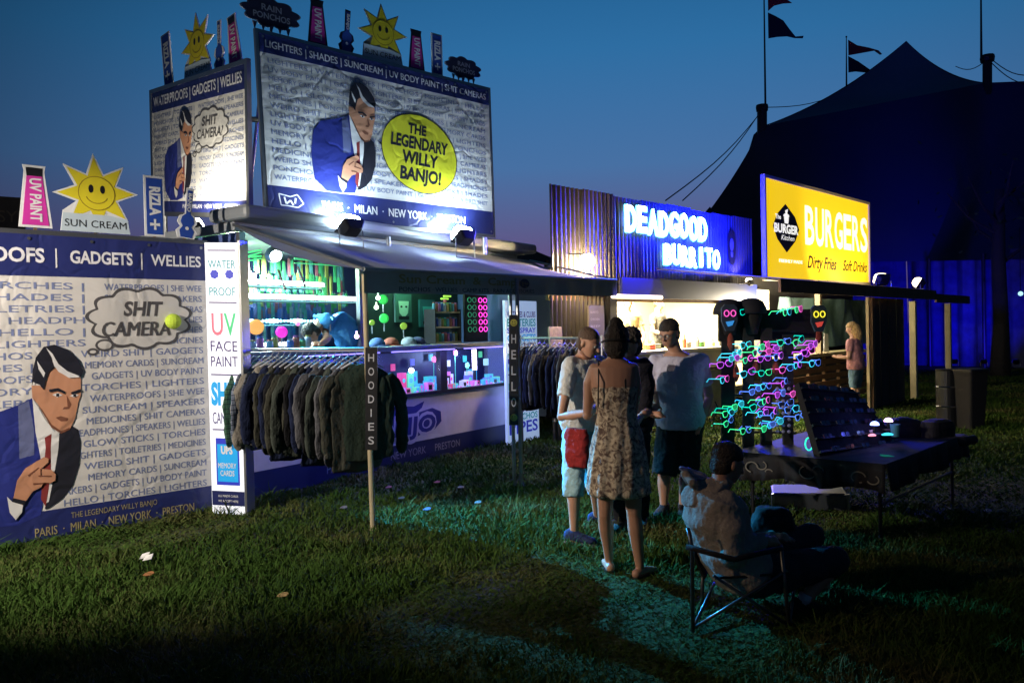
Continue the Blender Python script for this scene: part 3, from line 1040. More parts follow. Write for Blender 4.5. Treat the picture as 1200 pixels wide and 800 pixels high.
def cutout(kind, P, u, s, label, tilt=0.0, rim=None):
    P = Vector(P)
    u = Vector((u.x, u.y, 0)).normalized()
    Z = Vector((0, 0, 1))
    ux = (u * math.cos(tilt) + Z * math.sin(tilt)) * s
    uz = (Z * math.cos(tilt) - u * math.sin(tilt)) * s
    S = Surf(P, P + ux, P + ux + uz, P + uz, 1, 1)
    t = thing({'sun': 'sun_cutout', 'uv': 'paint_tube_cutout', 'riz': 'papers_cutout', 'banjo': 'banjo_cutout', 'cloud': 'cloud_cutout'}[kind],
              label, 'cut-out sign', P, 'cut-out signs along the stall tops')
    d = 0.012
    R = rim or C_BOARD
    if kind == 'sun':
        m = M()
        m.prism(S, [(-.27, 0), (.27, 0), (.24, .14), (.14, .26), (-.14, .26), (-.25, .17)], -0.010, 0.002)
        m.prism(S, star(0.01, .33, .335, .175, 8, PI / 2 + 0.06), -0.008, 0.004)
        m.build('board', R, t)
        m = M()
        m.poly(S, star(0.01, .33, .30, .155, 8, PI / 2 + 0.06), 0.006, 0)
        m.build('rays', C_YEL, t)
        m = M()
        m.prism(S, [(-.27, 0), (.27, 0), (.25, .125), (.1, .15), (-.25, .15)], 0.0065, 0.0075)
        m.build('base_print', mat('cut_pale_blue', (0.50, 0.60, 0.68), 0.4), t)
        m = M()
        m.poly(S, circ(0.01, .33, .145), 0.008, 1)
        m.poly(S, circ(0.01, .33, .138), 0.0085, 0)
        for ex in (-.035, .055):
            m.poly(S, circ(ex, .365, .02, .035, 14), 0.0095, 2)
        m.stroke(S, [(0.01 + .085 * math.cos(a), .315 + .07 * math.sin(a)) for a in [RAD(195 + 150 * k / 12) for k in range(13)]], .008, 0.0095, 1)
        m.build('face', [C_YEL, C_LINE, C_BLACK], t)
        m = M()
        put(m, S, 'SUN CREAM', 0.0, 0.04, 0.062, width=0.48, off=0.009, bold=0.0, align='C')
        m.build('lettering', C_BLACK, t)
    elif kind == 'uv':
        m = M()
        m.prism(S, [(-.125, 0), (.125, 0), (.075, .47), (.085, .52), (-.085, .52), (-.075, .47)], -d, 0)
        m.build('board', R, t)
        m = M()
        m.prism(S, [(-.10, .02), (.10, .02), (.058, .43), (-.058, .43)], 0.001, 0.003)
        m.build('tube_print', C_MAG, t)
        m = M()
        m.prism(S, [(-.058, .43), (.058, .43), (.062, .50), (-.062, .50)], 0.001, 0.003)
        m.build('cap_print', C_BLACK, t)
        m = M()
        put(m, S, 'UV PAINT', -0.035, 0.41, 0.085, width=0.36, off=0.006, bold=0.03, rot=-PI / 2)
        m.build('lettering', C_BOARD, t)
    elif kind == 'riz':
        m = M()
        m.prism(S, [(-.09, 0), (.09, 0), (.09, .56), (-.09, .56)], -d, 0)
        m.build('board', R, t)
        m = M()
        m.prism(S, [(-.072, .018), (.072, .018), (.072, .54), (-.072, .54)], 0.001, 0.003)
        m.build('packet_print', C_BLUE if rim is None else C_DARKC, t)
        m = M()
        put(m, S, 'RIZLA', -0.04, 0.46, 0.095, width=0.27, off=0.006, bold=0.045, rot=-PI / 2)
        m.poly(S, [(-.012, .06), (.012, .06), (.008, .10), (.045, .095), (.045, .125), (.008, .12), (.012, .16), (-.012, .16), (-.008, .12),
                   (-.045, .125), (-.045, .095), (-.008, .10)], 0.006)
        m.build('lettering', C_BOARD, t)
    elif kind == 'banjo':
        body = [(-.03, .50), (.03, .50), (.026, .25), (.07, .22), (.085, .16), (.055, .115), (.09, .07), (.07, 0), (-.07, 0), (-.09, .07), (-.055, .115),
                (-.085, .16), (-.07, .22), (-.026, .25)]
        m = M()
        m.prism(S, [(x * 1.18, y * 1.0 + (0.012 if y > .3 else 0)) for x, y in body], -d, 0)
        m.build('board', R, t)
        m = M()
        m.prism(S, [(x * 0.8, y * .96 + .008) for x, y in body], 0.001, 0.003)
        m.build('banjo_print', C_BLUE, t)
        m = M()
        put(m, S, 'BANJO', -0.014, 0.46, 0.036, width=0.19, off=0.006, bold=0.03, rot=-PI / 2)
        m.poly(S, circ(0, .10, .018), 0.006)
        m.build('lettering', C_BOARD, t)
    elif kind == 'cloud':
        c = cloud(0, .22, .36, .17, 9, 0.10)
        m = M()
        m.prism(S, c, -d, 0)
        for k in range(5):
            x = -.2 + .1 * k
            m.prism(S, [(x - .028, .09), (x + .028, .09), (x, .0)], -d, 0)
        m.build('board', mat('cut_cloud_edge', (0.15, 0.16, 0.22), 0.5), t)
        m = M()
        m.prism(S, [((x) * .95, .22 + (y - .22) * .93) for x, y in c], 0.001, 0.003)
        m.build('cloud_print', C_DARKC, t)
        m = M()
        put(m, S, 'RAIN', 0, 0.235, 0.07, width=0.24, off=0.006, bold=0.02, align='C')
        put(m, S, 'PONCHOS', 0, 0.14, 0.07, width=0.44, off=0.006, bold=0.02, align='C')
        m.build('lettering', mat('cut_dim_grey_print', (0.22, 0.23, 0.30), 0.5), t)
    m = M()
    m.prism(S, [(-.012, -.06), (.012, -.06), (.012, .2), (-.012, .2)], -0.03, -d - 0.0005)
    m.build('stake', WOOD, t)
    return t


def on_top(S, x, dy=0.03, off=-0.02):
    return S.p(x, S.H + dy, off)


def xof(S, px, y=None):
    """x along a surface's top edge for an image column"""
    lo, hi = -0.6, S.W + 0.6
    for _ in range(40):
        mid = (lo + hi) / 2
        if proj(S.p(mid, S.H if y is None else y))[0] < px:
            lo = mid
        else:
            hi = mid
    return lo


UB = BL_U
cutout('uv', on_top(SB, xof(SB, 43), .06), UB, 0.98, 'pink paint tube sign nearest the left edge on the big banner', 0.0)
cutout('sun', on_top(SB, xof(SB, 114), .05), UB, 1.02, 'yellow smiling sun sign on the top of the left banner')
cutout('riz', on_top(SB, xof(SB, 183), .05), UB, 0.97, 'navy cigarette paper sign beside the lowest sun')
cutout('banjo', on_top(SB, xof(SB, 219), .05), UB, 0.92, 'small blue banjo sign at the right end of the left banner', -0.12)
US = (SS.c[1] - SS.c[0])
sm = 1.12
cutout('riz', on_top(SS, xof(SS, 196), .04), US, 1.15, 'navy cigarette paper sign on the small side billboard', 0.10)
cutout('sun', on_top(SS, xof(SS, 230), .04), US, 1.1, 'yellow smiling sun sign on the small side billboard')
cutout('banjo', on_top(SS, xof(SS, 255), .04), US, 1.05, 'blue banjo sign beside the sun on the small billboard', -0.03)
cutout('uv', on_top(SS, xof(SS, 274), .04), US, 1.05, 'pink paint tube sign at the right end of the small billboard', 0.12)
UR = (SR.c[1] - SR.c[0])
cutout('cloud', on_top(SR, xof(SR, 320), .04), UR, 0.93, 'dark rain cloud sign at the left end of the roof billboard')
cutout('uv', on_top(SR, xof(SR, 374), .04), UR, 0.95, 'pink paint tube sign, rim darkened as shade, beside the left rain cloud', 0.0, rim=C_DARKC)  # dark rim paints in the shade on the sign's unlit front
cutout('banjo', on_top(SR, xof(SR, 407), .04), UR, 0.93, 'blue banjo sign, rim darkened as shade, left of the sun on the roof', -0.08, rim=C_DARKC)  # rim colour carries the shade of a sign backlit by the sky
cutout('sun', on_top(SR, xof(SR, 450), .04), UR, 1.0, 'topmost sun sign on the middle of the roof billboard', 0.0, rim=mat('cut_shaded_edge', (0.25, 0.24, 0.2), 0.5))  # board edge darkened as shade; the sky is behind this sun
cutout('uv', on_top(SR, xof(SR, 490), .04), UR, 0.92, 'pink paint tube sign, rim darkened as shade, right of the roof sun', 0.0, rim=C_DARKC)  # shade put into the rim colour, as on the other tube
cutout('riz', on_top(SR, xof(SR, 514), .04), UR, 0.90, 'navy cigarette paper sign near the right cloud on the roof', 0.0)
cutout('cloud', on_top(SR, xof(SR, 545), .04), UR, 0.80, 'dark rain cloud sign at the right end of the roof billboard')

# ------------------------------------------------------------------ the merchandise trailer
T = VPlane((-2.69, 7.86), 34.5)
TL_, TDEP = 4.86, 2.2
ZR = 2.72                      # awning rail height on the trailer


def TS(a0, z0, a1, z1, b=-0.0):
    """surface on the trailer front facing the camera"""
    return Surf(T.p(a0, b, z0), T.p(a1, b, z0), T.p(a1, b, z1), T.p(a0, b, z1))


def tbox(mb, a0, a1, b0_, b1_, z0, z1, mi=0):
    return mb.boxv(T.p(a0, b0_, z0), T.u * (a1 - a0), T.m * (b1_ - b0_), Vector((0, 0, z1 - z0)), mi)


tt = thing('merchandise_trailer', 'grey trailer stall with lit counter, glass display case and printed skirt', 'trailer', T.p(0, 0, 0))
INT = mat('trailer_interior_blue', (0.08, 0.12, 0.30), 0.5, var=0.3, vs=2)
m = M(); tbox(m, 0.02, TL_ - .02, TDEP - 0.05, TDEP, 0.5, 2.66); m.build('back_wall', INT, tt)
m = M(); tbox(m, 0, 0.05, 0.02, TDEP - .06, 0.3, 2.66); m.build('end_wall', INT, tt)
m = M(); tbox(m, TL_ - 0.05, TL_, 0.02, TDEP - .06, 0.3, 2.66); m.build('end_wall', INT, tt)
m = M(); tbox(m, 0.06, TL_ - .06, 0.03, TDEP - 0.07, 0.42, 0.50); m.build('floor', DARKMET, tt)
m = M(); tbox(m, -.05, TL_ + .05, -.02, TDEP + .05, 2.67, 2.76); m.build('roof', TRAILER, tt, bevel=0.01)
m = M(); tbox(m, -0.12, TL_ + 0.18, -0.30, 0.30, 2.762, 2.90); m.build('roof_gutter', TRAILER, tt, bevel=0.04)
# skirt
SK = TS(0.0, 0.0, TL_, 0.83, -0.03)
m = M(); m.prism(SK, [(0, 0), (SK.W, 0), (SK.W, .83), (0, .83)], -0.03, 0.0); m.build('skirt', mat('skirt_lilac_white', (0.50, 0.48, 0.60), 0.4, bump=0.1, bs=6), tt)
m = M(); m.prism(SK, [(0, 0), (SK.W, 0), (SK.W, .27), (0, .27)], 0.001, 0.003); m.build('skirt_band', NAVYP, tt)
m = M()
m.prism(SK, [(0.75, .265), (1.4, .34), (1.9, .40), (2.6, .36), (3.0, .31), (3.1, .268)], 0.0035, 0.006)
m.build('skirt_wave', mat('skirt_wave_white', (0.55, 0.54, 0.62), 0.4), tt)
m = M(); put(m, SK, 'PARIS     MILAN     NEW YORK     PRESTON', 1.05, 0.10, 0.095, width=2.35, off=0.007); m.build('skirt_lettering', mat('print_dull_lilac', (0.30, 0.30, 0.38), 0.5), tt)
GR = mat('graffiti_blue', (0.015, 0.02, 0.17), 0.4)
m = M()
# graffiti panel: thick outlined letters over a dark shape, spelling BANJO with a torn flag above
a0g = 1.55
GL = [(a0g, .52), (a0g + .1, .72), (a0g + .35, .70), (a0g + .62, .74), (a0g + .95, .71), (a0g + 1.15, .76), (a0g + 1.10, .68), (a0g + .98, .62), (a0g + 1.3, .66), (a0g + 1.47, .60),
      (a0g + 1.48, .47), (a0g + 1.34, .38), (a0g + 1.1, .35), (a0g + .9, .31), (a0g + .6, .33), (a0g + .3, .30), (a0g + .02, .33), (a0g - .05, .42)]
m.poly(SK, GL, 0.0075, 0)
put(m, SK, 'BANJO', a0g + .05, .36, .24, width=1.33, off=0.009, bold=0.11, mi=1, shear=0.1)
put(m, SK, 'BANJO', a0g + .07, .375, .21, width=1.29, off=0.0105, bold=0.035, mi=0, shear=0.1)
m.build('graffiti_print', [GR, mat('graffiti_white', (0.50, 0.48, 0.60), 0.4)], tt)
# glass display case
CA0, CA1 = 1.22, TL_ - .02
m = M()
tbox(m, 0, CA0, -0.06, -0.002, 0.835, 1.36)
m.build('counter_front', NAVYP, tt)
for a in (CA0, 3.02, TL_ - .10):
    m = M(); tbox(m, a, a + (.13 if a < 4 else .10), -0.055, 0.02, 0.835, 1.40); m.build('case_post', DARKMET, tt)
for z0, z1 in ((.835, .875), (1.385, 1.41)):
    m = M(); tbox(m, CA0 + .002, CA1, -0.052, 0.018, z0, z1); m.build('case_rail', DARKMET, tt)
m = M(); tbox(m, CA0, CA1, .50, .53, .84, 1.41); m.build('case_back', mat('case_back_blue', (0.004, 0.006, 0.06), 0.45), tt)
m = M(); tbox(m, CA0, CA1, .022, .498, .84, .86); m.build('case_shelf', mat('case_shelf_blue', (0.03, 0.05, 0.25), 0.4), tt)
m = M(); tbox(m, -0.02, TL_ + .02, -0.16, .55, 1.412, 1.47); m.build('counter', mat('counter_steel_grey', (0.30, 0.31, 0.36), 0.35, 0.3, var=0.2), tt, bevel=0.006)
GLASS = mat('case_glass', (0.9, 0.95, 1.0), 0.03, trans=1.0, var=0.0)
_t = GLASS.node_tree
_tr = _t.nodes.new('ShaderNodeBsdfTransparent')
_gl = _t.nodes.new('ShaderNodeBsdfGlossy')
_gl.inputs['Roughness'].default_value = 0.05
_mx = _t.nodes.new('ShaderNodeMixShader')
_mx.inputs[0].default_value = 0.07
_t.links.new(_tr.outputs[0], _mx.inputs[1])
_t.links.new(_gl.outputs[0], _mx.inputs[2])
_t.links.new(_mx.outputs[0], [n for n in _t.nodes if n.type == 'OUTPUT_MATERIAL'][0].inputs[0])
for a, b_ in ((CA0 + .132, 3.018), (3.152, TL_ - .102)):
    m = M(); tbox(m, a, b_, -0.03, -0.026, .876, 1.384); m.build('case_glass', GLASS, tt)
for a in (0.0, 1.62, TL_ - .15):
    w_ = .07 if a < 3 else .13
    m = M(); tbox(m, a, a + w_, -0.03, 0.03, 1.475, 2.665)
    m.build('front_post', WHITEP if a > 3 else STEEL, tt)
for k in range(4):
    m = M(); tbox(m, .9 + 1.05 * k, .93 + 1.05 * k, TDEP - .07, TDEP - .052, 1.0, 2.66); m.build('wall_batten', STEEL, tt)

# dark lining behind the right half and a partition, its shelves
m = M(); tbox(m, T.hit(426, 350, 1.05)[0], TL_ - .06, 1.05, 1.08, 1.0, 2.66); m.build('display_wall', mat('display_wall_green_black', (0.012, 0.03, 0.025), 0.6), tt)

# light tubes on the back shelves
TUBE = glow('tube_cool', (0.85, 1.0, 0.98), 11.0)
TUBE2 = glow('tube_lilac', (0.85, 0.85, 1.0), 6.0)
TUBE3 = glow('tube_cyan', (0.25, 0.85, 1.0), 6.0)
tub = [(282, 379, 330.5, TUBE, 0.026, 0), (282, 421, 347.5, TUBE, 0.028, 0), (282, 411, 375, TUBE3, 0.017, 1), (290, 376, 402, TUBE2, 0.017, 1)]
names = ['top light tube in the trailer, shortest and greenest', 'second light tube from the top, longest in the trailer',
         'third light tube with cyan beads in the trailer', 'lowest beaded light tube just above the counter goods']
for k, (x0, x1, y, mt, r_, bead) in enumerate(tub):
    aL, zL = T.hit(x0, y, 1.15)
    aR, zR_ = T.hit(x1, y + 2, 1.15)
    z = (zL + zR_) / 2
    t = thing('light_tube', names[k], 'light', T.p(aL, 1.15, z), 'light tubes on the trailer shelves')
    m = M()
    if bead:
        nb = 34
        for i in range(nb):
            a = aL + (aR - aL) * i / (nb - 1)
            m.ball(T.p(a, 1.15, z), r_ * (1.25 + .5 * math.sin(i * .9)), 6, 4)
        m.build('bead', mt, t, kind='stuff')
        m = M(); m.tube([T.p(aL, 1.17, z), T.p(aR, 1.17, z)], .006, 6); m.build('cable', STEEL, t)
    else:
        m.tube([T.p(aL, 1.15, z), T.p(aR, 1.15, z)], r_, 10)
        m.build('tube', mt, t, smooth=True)
        for a in (aL, aR):
            m = M(); m.tube([T.p(a - .012, 1.15, z), T.p(a + .012, 1.15, z)], r_ * 1.25, 10); m.build('end_cap', STEEL, t)
    m = M(); tbox(m, aL - .1, aR + .02, 1.19, 1.45, z - .055, z - .04); m.build('shelf', mat('clear_shelf', (0.10, 0.2, 0.22), 0.3), t)
lamp('AREA', T.p(1.0, 1.0, 2.45), (0.70, 0.98, 1.0), 300, target=T.p(1.0, 1.4, 1.0), name='tube_light')
bpy.data.lights['tube_light'].shape = 'RECTANGLE'
bpy.data.lights['tube_light'].size = 1.6
bpy.data.lights['tube_light'].size_y = 0.15

# hanging packets of glow goods behind the tubes
HC = [(0.06, .42, .16), (.10, .35, .32), (.03, .20, .40), (.35, .40, .10), (.05, .30, .10), (.3, .35, .4), (.03, .10, .35), (.30, .10, .12)]
HM = [mat('packet_%d' % i, c, 0.35, var=0.5, vs=14) for i, c in enumerate(HC)]
r4 = random.Random(11)
PK = []
for v_ in range(4):
    m = M()
    h_ = (.20, .27, .24, .18)[v_]
    m.boxv((-.022, -.006, -h_), (.044, 0, 0), (0, .012, 0), (0, 0, h_))
    m.tube([(0, 0, 0), (0, 0, .04)], .003, 4)
    PK.append(m.mesh('glow_packet', HM[0]))
cnt = 0
for row, (z, a0, a1) in enumerate(((2.62, .12, 2.9), (2.42, .12, 2.9), (2.20, .12, 2.9), (1.98, .10, 2.6), (1.78, .10, 2.6))):
    a = a0
    while a < a1:
        o = bpy.data.objects.new('glow_packet', r4.choice(PK))
        COL.objects.link(o)
        o.location = T.p(a, 1.52 + r4.random() * .1, z + r4.uniform(-.03, .03))
        o.rotation_euler = (0, 0, RAD(90 - 34.5) + r4.uniform(-.3, .3))
        o.material_slots[0].link = 'OBJECT'
        o.material_slots[0].material = HM[r4.choice((0, 0, 1, 3, 4, 3, 4, 7)) if (row < 3) else r4.choice((2, 6, 6, 5, 7, 2, 1))]
        tag(o, 'small coloured packet hanging on the rear wall of the trailer behind the light tubes', 'packet', 'packets hanging behind the light tubes')
        a += r4.uniform(.045, .07)
        cnt += 1

# bare bulb
PB = at(321, 298, 8.55)
t = thing('hanging_bulb', 'bright bare bulb hanging at the left end of the trailer', 'light bulb', PB)
m = M(); m.ball(PB, .05, 16); m.build('bulb', glow('bulb_cyan_white', (0.75, 0.95, 1.0), 30), t, smooth=True)
m = M(); m.tube([PB + Vector((0, 0, .045)), PB + Vector((0, 0, .10))], .02, 8); m.build('socket', DARKMET, t)
m = M(); m.tube([PB + Vector((0, 0, .10)), PB + Vector((.02, .01, .2))], .005, 5); m.build('cord', DARKMET, t)
BULB = lamp('POINT', PB, (0.25, 0.85, 1.0), 260, 0.058, name='bulb_light')
_bd = (Vector((.7, 5.0, 0)) - PB).normalized()
m = M()
m.lathe(PB, [(.075, .05), (.10, .0), (.075, -.055), (.07, -.055), (.09, .0), (.07, .045)], 20, tilt=_bd.to_track_quat('-Z', 'Y').to_matrix())
m.build('added_reflector', STEEL, t)  # added shade, only there to go with the extra beam
lamp('SPOT', PB + _bd * .075, (0.02, 0.44, 1.0), 5200, 0.02, Vector((-.05, 6.1, 0)), 44, .9, name='added_pool_beam')  # added teal spot that throws the light pool on the grass
for i, (px, py) in enumerate(((326, 316), (349, 312))):
    P = at(px, py, 8.9)
    m = M(); m.tube([P, P + (at(px + 8, py + 22, 8.9) - P)], .012, 6)
    m.ball(P + (at(px + 8, py + 22, 8.9) - P), .02, 8)
    tag(m.build('toy_wand', mat('wand_red_brown', (0.22, 0.08, 0.07), 0.4)), 'reddish toy wand hanging %s under the bulb' % ('left and closer', 'right and further')[i], 'toy')
for i, (x0, y0, x1, y1) in enumerate(((283, 297, 306, 293), (283, 302, 306, 300), (345, 303, 420, 310))):
    m = M()
    m.tube([at(x0, y0, 9.0), at(x1, y1, 9.0 + (x1 - x0) * .01)], .012, 6)
    m.tube([at(x0, y0 + 5, 9.0), at(x1, y1 + 3, 9.0 + (x1 - x0) * .01)], .008, 6)
    tag(m.build('glow_stick', glow('stick_green', (0.10, 0.75, 0.25), .55), kind='thing'),
        ('green glow sticks pinned high at the left of the bulb', 'second green glow stick just below the first, left of the bulb', 'long green glow stick right of the bulb')[i], 'glow stick')


for _a in (1.2, 2.6, 4.0):
    m = M(); tbox(m, _a - .6, _a + .6, -.155, -.145, 1.398, 1.410); m.build('added_skirt_strip', glow('added_strip_violet', (.25, .2, 1.0), 3.0), tt)  # strip added to wash the skirt violet; no such lamp known
    _l = lamp('AREA', T.p(_a, -.15, 1.392), (.22, .20, 1.0), 14, target=T.p(_a, -.24, .3), name='added_skirt_light')  # area light of the added strip
    _l.data.shape = 'RECTANGLE'
    _l.data.size = 1.2
    _l.data.size_y = .02
# goods on the counter -------------------------------------------------------
def counter_pt(px, a_off=0.0, b=0.2, z=1.47):
    a, _ = T.hit(px, 400, b)
    return a


def disc_toy(px, py, Y, r_, col, label, es=0.8):
    P = at(px, py, Y)
    t = thing('light_disc', label, 'toy', P)
    n_ = (CAMP - P).normalized()
    q = n_.to_track_quat('Z', 'Y').to_matrix()
    m = M(); m.lathe(P, [(r_ * .7, -.02), (r_, -.012), (r_, .012), (r_ * .7, .022)], 22, tilt=q); m.build('disc', glow('disc_%.1f%.1f%.1f' % col, col, es), t, smooth=False)
    m = M(); m.tube([P - Vector((0, 0, r_)), P - Vector((0, 0, r_ + .10))], .008, 6); m.build('handle', STEEL, t)


disc_toy(300, 383, 8.7, .085, (1.0, 0.38, 0.08), 'orange paddle toy at the left end of the counter', .75)
disc_toy(330, 389, 8.9, .065, (0.85, 0.03, 0.5), 'magenta oval paddle toy on the counter', .8)
disc_toy(449, 351, 9.9, .06, (0.03, 0.55, 0.08), 'upper green disc hanging right of the awning pole', .45)
disc_toy(450, 373, 9.9, .06, (0.03, 0.55, 0.08), 'lower green disc hanging right of the awning pole', .45)
disc_toy(473, 382, 10.0, .045, (0.35, 0.55, 0.05), 'lime paddle lying among the hats on the counter', .35)
disc_toy(436, 378, 9.7, .035, (0.30, 0.50, 0.05), 'small lime ball toy just right of the awning pole', .35)
disc_toy(387, 374, 8.9, .03, (0.25, 0.9, 1.0), 'cyan glowing button light at the end of the beaded tube', 2.5)
for i, (px, py, c, lb) in enumerate(((418, 394, (1.0, .55, .8), 'pink glowing ball beside the awning pole on the counter'), (443, 349, (.7, 1, .8), 'upper white spot bulb above the hats'),
                                     (441, 360, (.75, 1, .6), 'lower white spot bulb with a green trace above the hats'),
                                     (349, 379, (.9, .2, .5), 'small pink glowing ball between the orange and magenta toys'))):
    P = at(px, py, 9.0 if px < 430 else 9.6)
    m = M(); m.ball(P, .028, 12)
    m.tube([P + Vector((0, 0, .02)), P + Vector((0, 0, .06))], .008, 6)
    tag(m.build('glowing_ball', glow('gball%d' % i, c, 6 if i != 3 else 1.2), smooth=True), lb, 'light')

JARC = [(.3, .35, .45), (.35, .12, .3), (.1, .3, .4), (.35, .30, .1), (.05, .12, .35), (.3, .1, .08), (.08, .28, .12)]
JM = [mat('jar_%d' % i, c, 0.25, var=0.4, vs=20) for i, c in enumerate(JARC)]


def jar(P, r_, h_, col, label, group):
    t = thing('jar', label, 'jar', P, group)
    m = M(); m.lathe(P, [(r_ * .85, 0), (r_, .01), (r_, h_ * .8), (r_ * .75, h_ * .86)], 12); m.build('glass', JM[col], t, smooth=False)
    m = M(); m.lathe(P + Vector((0, 0, h_ * .86)), [(r_ * .8, 0), (r_ * .8, h_ * .14)], 12); m.build('lid', JM[(col + 3) % 7], t)


for i, px in enumerate((296, 305, 316, 322, 340, 347, 354, 361)):
    a = counter_pt(px, b=.18)
    jar(T.p(a, .18, 1.47), .038, .16 if i % 2 else .12, i % 7, '%s jar, number %s from the totem end, on the left half of the counter' % (('grey', 'magenta', 'teal', 'olive', 'navy', 'brick red', 'green')[i % 7], ('one', 'two', 'three', 'four', 'five', 'six', 'seven', 'eight')[i]), 'jars on the left half of the counter')


def cap_hat(P, col, label, u=Vector((1, 0, 0))):
    t = thing('cap', label, 'hat', P, 'caps on the counter')
    m = M(); m.loft([(P + Vector((0, 0, z)), r_, r_, Vector((1, 0, 0)), Vector((0, 1, 0))) for z, r_ in ((0, .10), (.04, .10), (.075, .085), (.10, .05), (.108, .01))], 14, e=2)
    m.build('dome', col, t, smooth=True)
    m = M(); q = P - T.m * .11
    m.loft([(q + Vector((0, 0, .0)), .08, .07, T.u, T.m), (q + Vector((0, 0, .012)), .08, .07, T.u, T.m)], 14, e=2)
    m.build('brim', col, t)


HATM = [mat('hat_%d' % i, c, .8, var=.5, vs=25) for i, c in enumerate(((.05, .12, .3), (.3, .08, .05), (.25, .3, .35), (.05, .06, .15)))]
for i, (px, lb) in enumerate(((442, 'blue and red cap first on the right half of the counter'), (458, 'red cap second on the right half of the counter'),
                              (479, 'pale cap beside the lime paddle'), (490, 'navy cap left of the bottle tower'))):
    a = counter_pt(px, b=.25)
    cap_hat(T.p(a, .25, 1.47), HATM[i], lb)

# boxed masks on the display wall
for i, (px, py, lb) in enumerate(((473, 361, 'pale green boxed mask on the display wall'), (501, 367, 'teal boxed mask right of the pale green one'))):
    a, z = T.hit(px, py, 1.0)
    P = T.p(a, 1.0, z)
    t = thing('boxed_mask', lb, 'mask', P)
    S_ = TS(a - .17, z - .2, a + .17, z + .2, 1.0)
    m = M(); m.prism(S_, [(0, 0), (.34, 0), (.34, .4), (0, .4)], -.03, .0)
    m.build('box', mat('maskbox%d' % i, ((.05, .12, .10), (.03, .12, .14))[i], .4), t)
    m = M(); m.poly(S_, [(.06, .30), (.28, .30), (.26, .13), (.17, .06), (.08, .13)], .003)
    m.build('face_print', mat('maskface%d' % i, ((.45, .60, .45), (.08, .40, .42))[i], .4), t)
    m = M()
    for ex in (.12, .22):
        m.poly(S_, circ(ex, .22, .025, .016, 12), .005)
    m.poly(S_, [(.06, .04), (.28, .04), (.28, .085), (.06, .085)], .0045)
    m.build('eye_print', DARKMET, t)

# bottle tower, three tiers
aT, _ = T.hit(521, 380, .45)
tw = thing('bottle_rack', 'three tier rack of small bottles on the right of the counter', 'rack', T.p(aT, .45, 1.47))
for k in range(3):
    m = M(); tbox(m, aT - .27, aT + .27, .38, .58, 1.475 + .21 * k, 1.495 + .21 * k); m.build('shelf', PALEWOOD, tw)
for s_ in (-1, 1):
    m = M(); tbox(m, aT + s_ * .28 - .008, aT + s_ * .28 + .008, .38, .58, 1.472, 1.95); m.build('side', DARKMET, tw)
for k in range(3):
    for j in range(9):
        jar(T.p(aT - .24 + .06 * j, .44, 1.497 + .21 * k), .022, .13, (j * 3 + k) % 7, 'tiny %s bottle on the %s shelf of the three tier rack' % (('grey', 'magenta', 'teal', 'olive', 'navy', 'brick red', 'green')[(j * 3 + k) % 7], ('bottom', 'middle', 'top')[k]), 'bottles in the three tier rack')
P = T.p(aT + .06, .48, 2.0)
m = M(); m.ball(P, (.05, .05, .05), 10); m.ball(P + Vector((0, 0, .07)), .03, 10)
tag(m.build('plush_toy', mat('pink_red_toy', (.45, .08, .09), .8)), 'pink red toy sitting on the bottle rack', 'toy')


# glowing round glasses on their rack
def round_glasses(P, u, up, s, mat_, label, group, n_=None):
    t = thing('party_glasses', label, 'glasses', P, group)
    for sx in (-1, 1):
        m = M()
        c = P + u * (sx * .55 * s)
        m.tube([c + u * (.40 * s * math.cos(a)) + up * (.33 * s * math.sin(a)) for a in [2 * PI * k / 14 for k in range(15)]], .06 * s, 5, caps=False)
        m.build('lens_ring', mat_, t)
    m = M(); m.tube([P - u * .15 * s, P + up * .06 * s, P + u * .15 * s], .05 * s, 5); m.build('bridge', mat_, t)
    return t


PINK = glow('glow_pink', (1.0, 0.06, 0.60), 1.6)
DGRN = glow('glow_dull_green', (0.03, 0.25, 0.12), .5)
aG, _ = T.hit(564, 365, .25)
rk = thing('glasses_rack', 'dark rack of pink round party glasses at the right of the opening', 'rack', T.p(aG, .25, 1.47))
m = M(); tbox(m, aG - .34, aG + .20, .29, .32, 1.48, 2.16); m.build('rack_board', BLACKC, rk)
for r_ in range(5):
    for c_ in range(3):
        px, py = (536, 560, 571)[c_], 350 + 8.2 * r_
        if c_ == 2:
            continue
        a, z = T.hit(px + (4 if c_ else 0), py, .8)
        z = 2.08 - r_ * .105
        round_glasses(T.p(aG + (-.22 if c_ == 0 else .04), .25, z), T.u, Vector((0, 0, 1)), .105, PINK if c_ else DGRN,
                      ('dull green round glasses in the left column of the party glasses rack' if c_ == 0 else 'pink round glasses in the right column of the party glasses rack'),
                      'glasses on the party glasses rack' if c_ else 'green glasses on the party glasses rack')
for i, (px, py) in enumerate(((524, 347), (574, 347), (521, 350))):
    P = T.p(*(lambda q: (q[0], .7, q[1]))(T.hit(px, py, .7)))
    m = M(); m.tube([P - T.u * .08, P + T.u * .08], .014, 6)
    tag(m.build('glow_stick', glow('stick_lime', (.45, .9, .1), 1.0)), ('lime glow stick over the bottle rack', 'lime glow stick at the top right of the glasses rack', 'lime stick hanging over the toy on the rack')[i], 'glow stick')

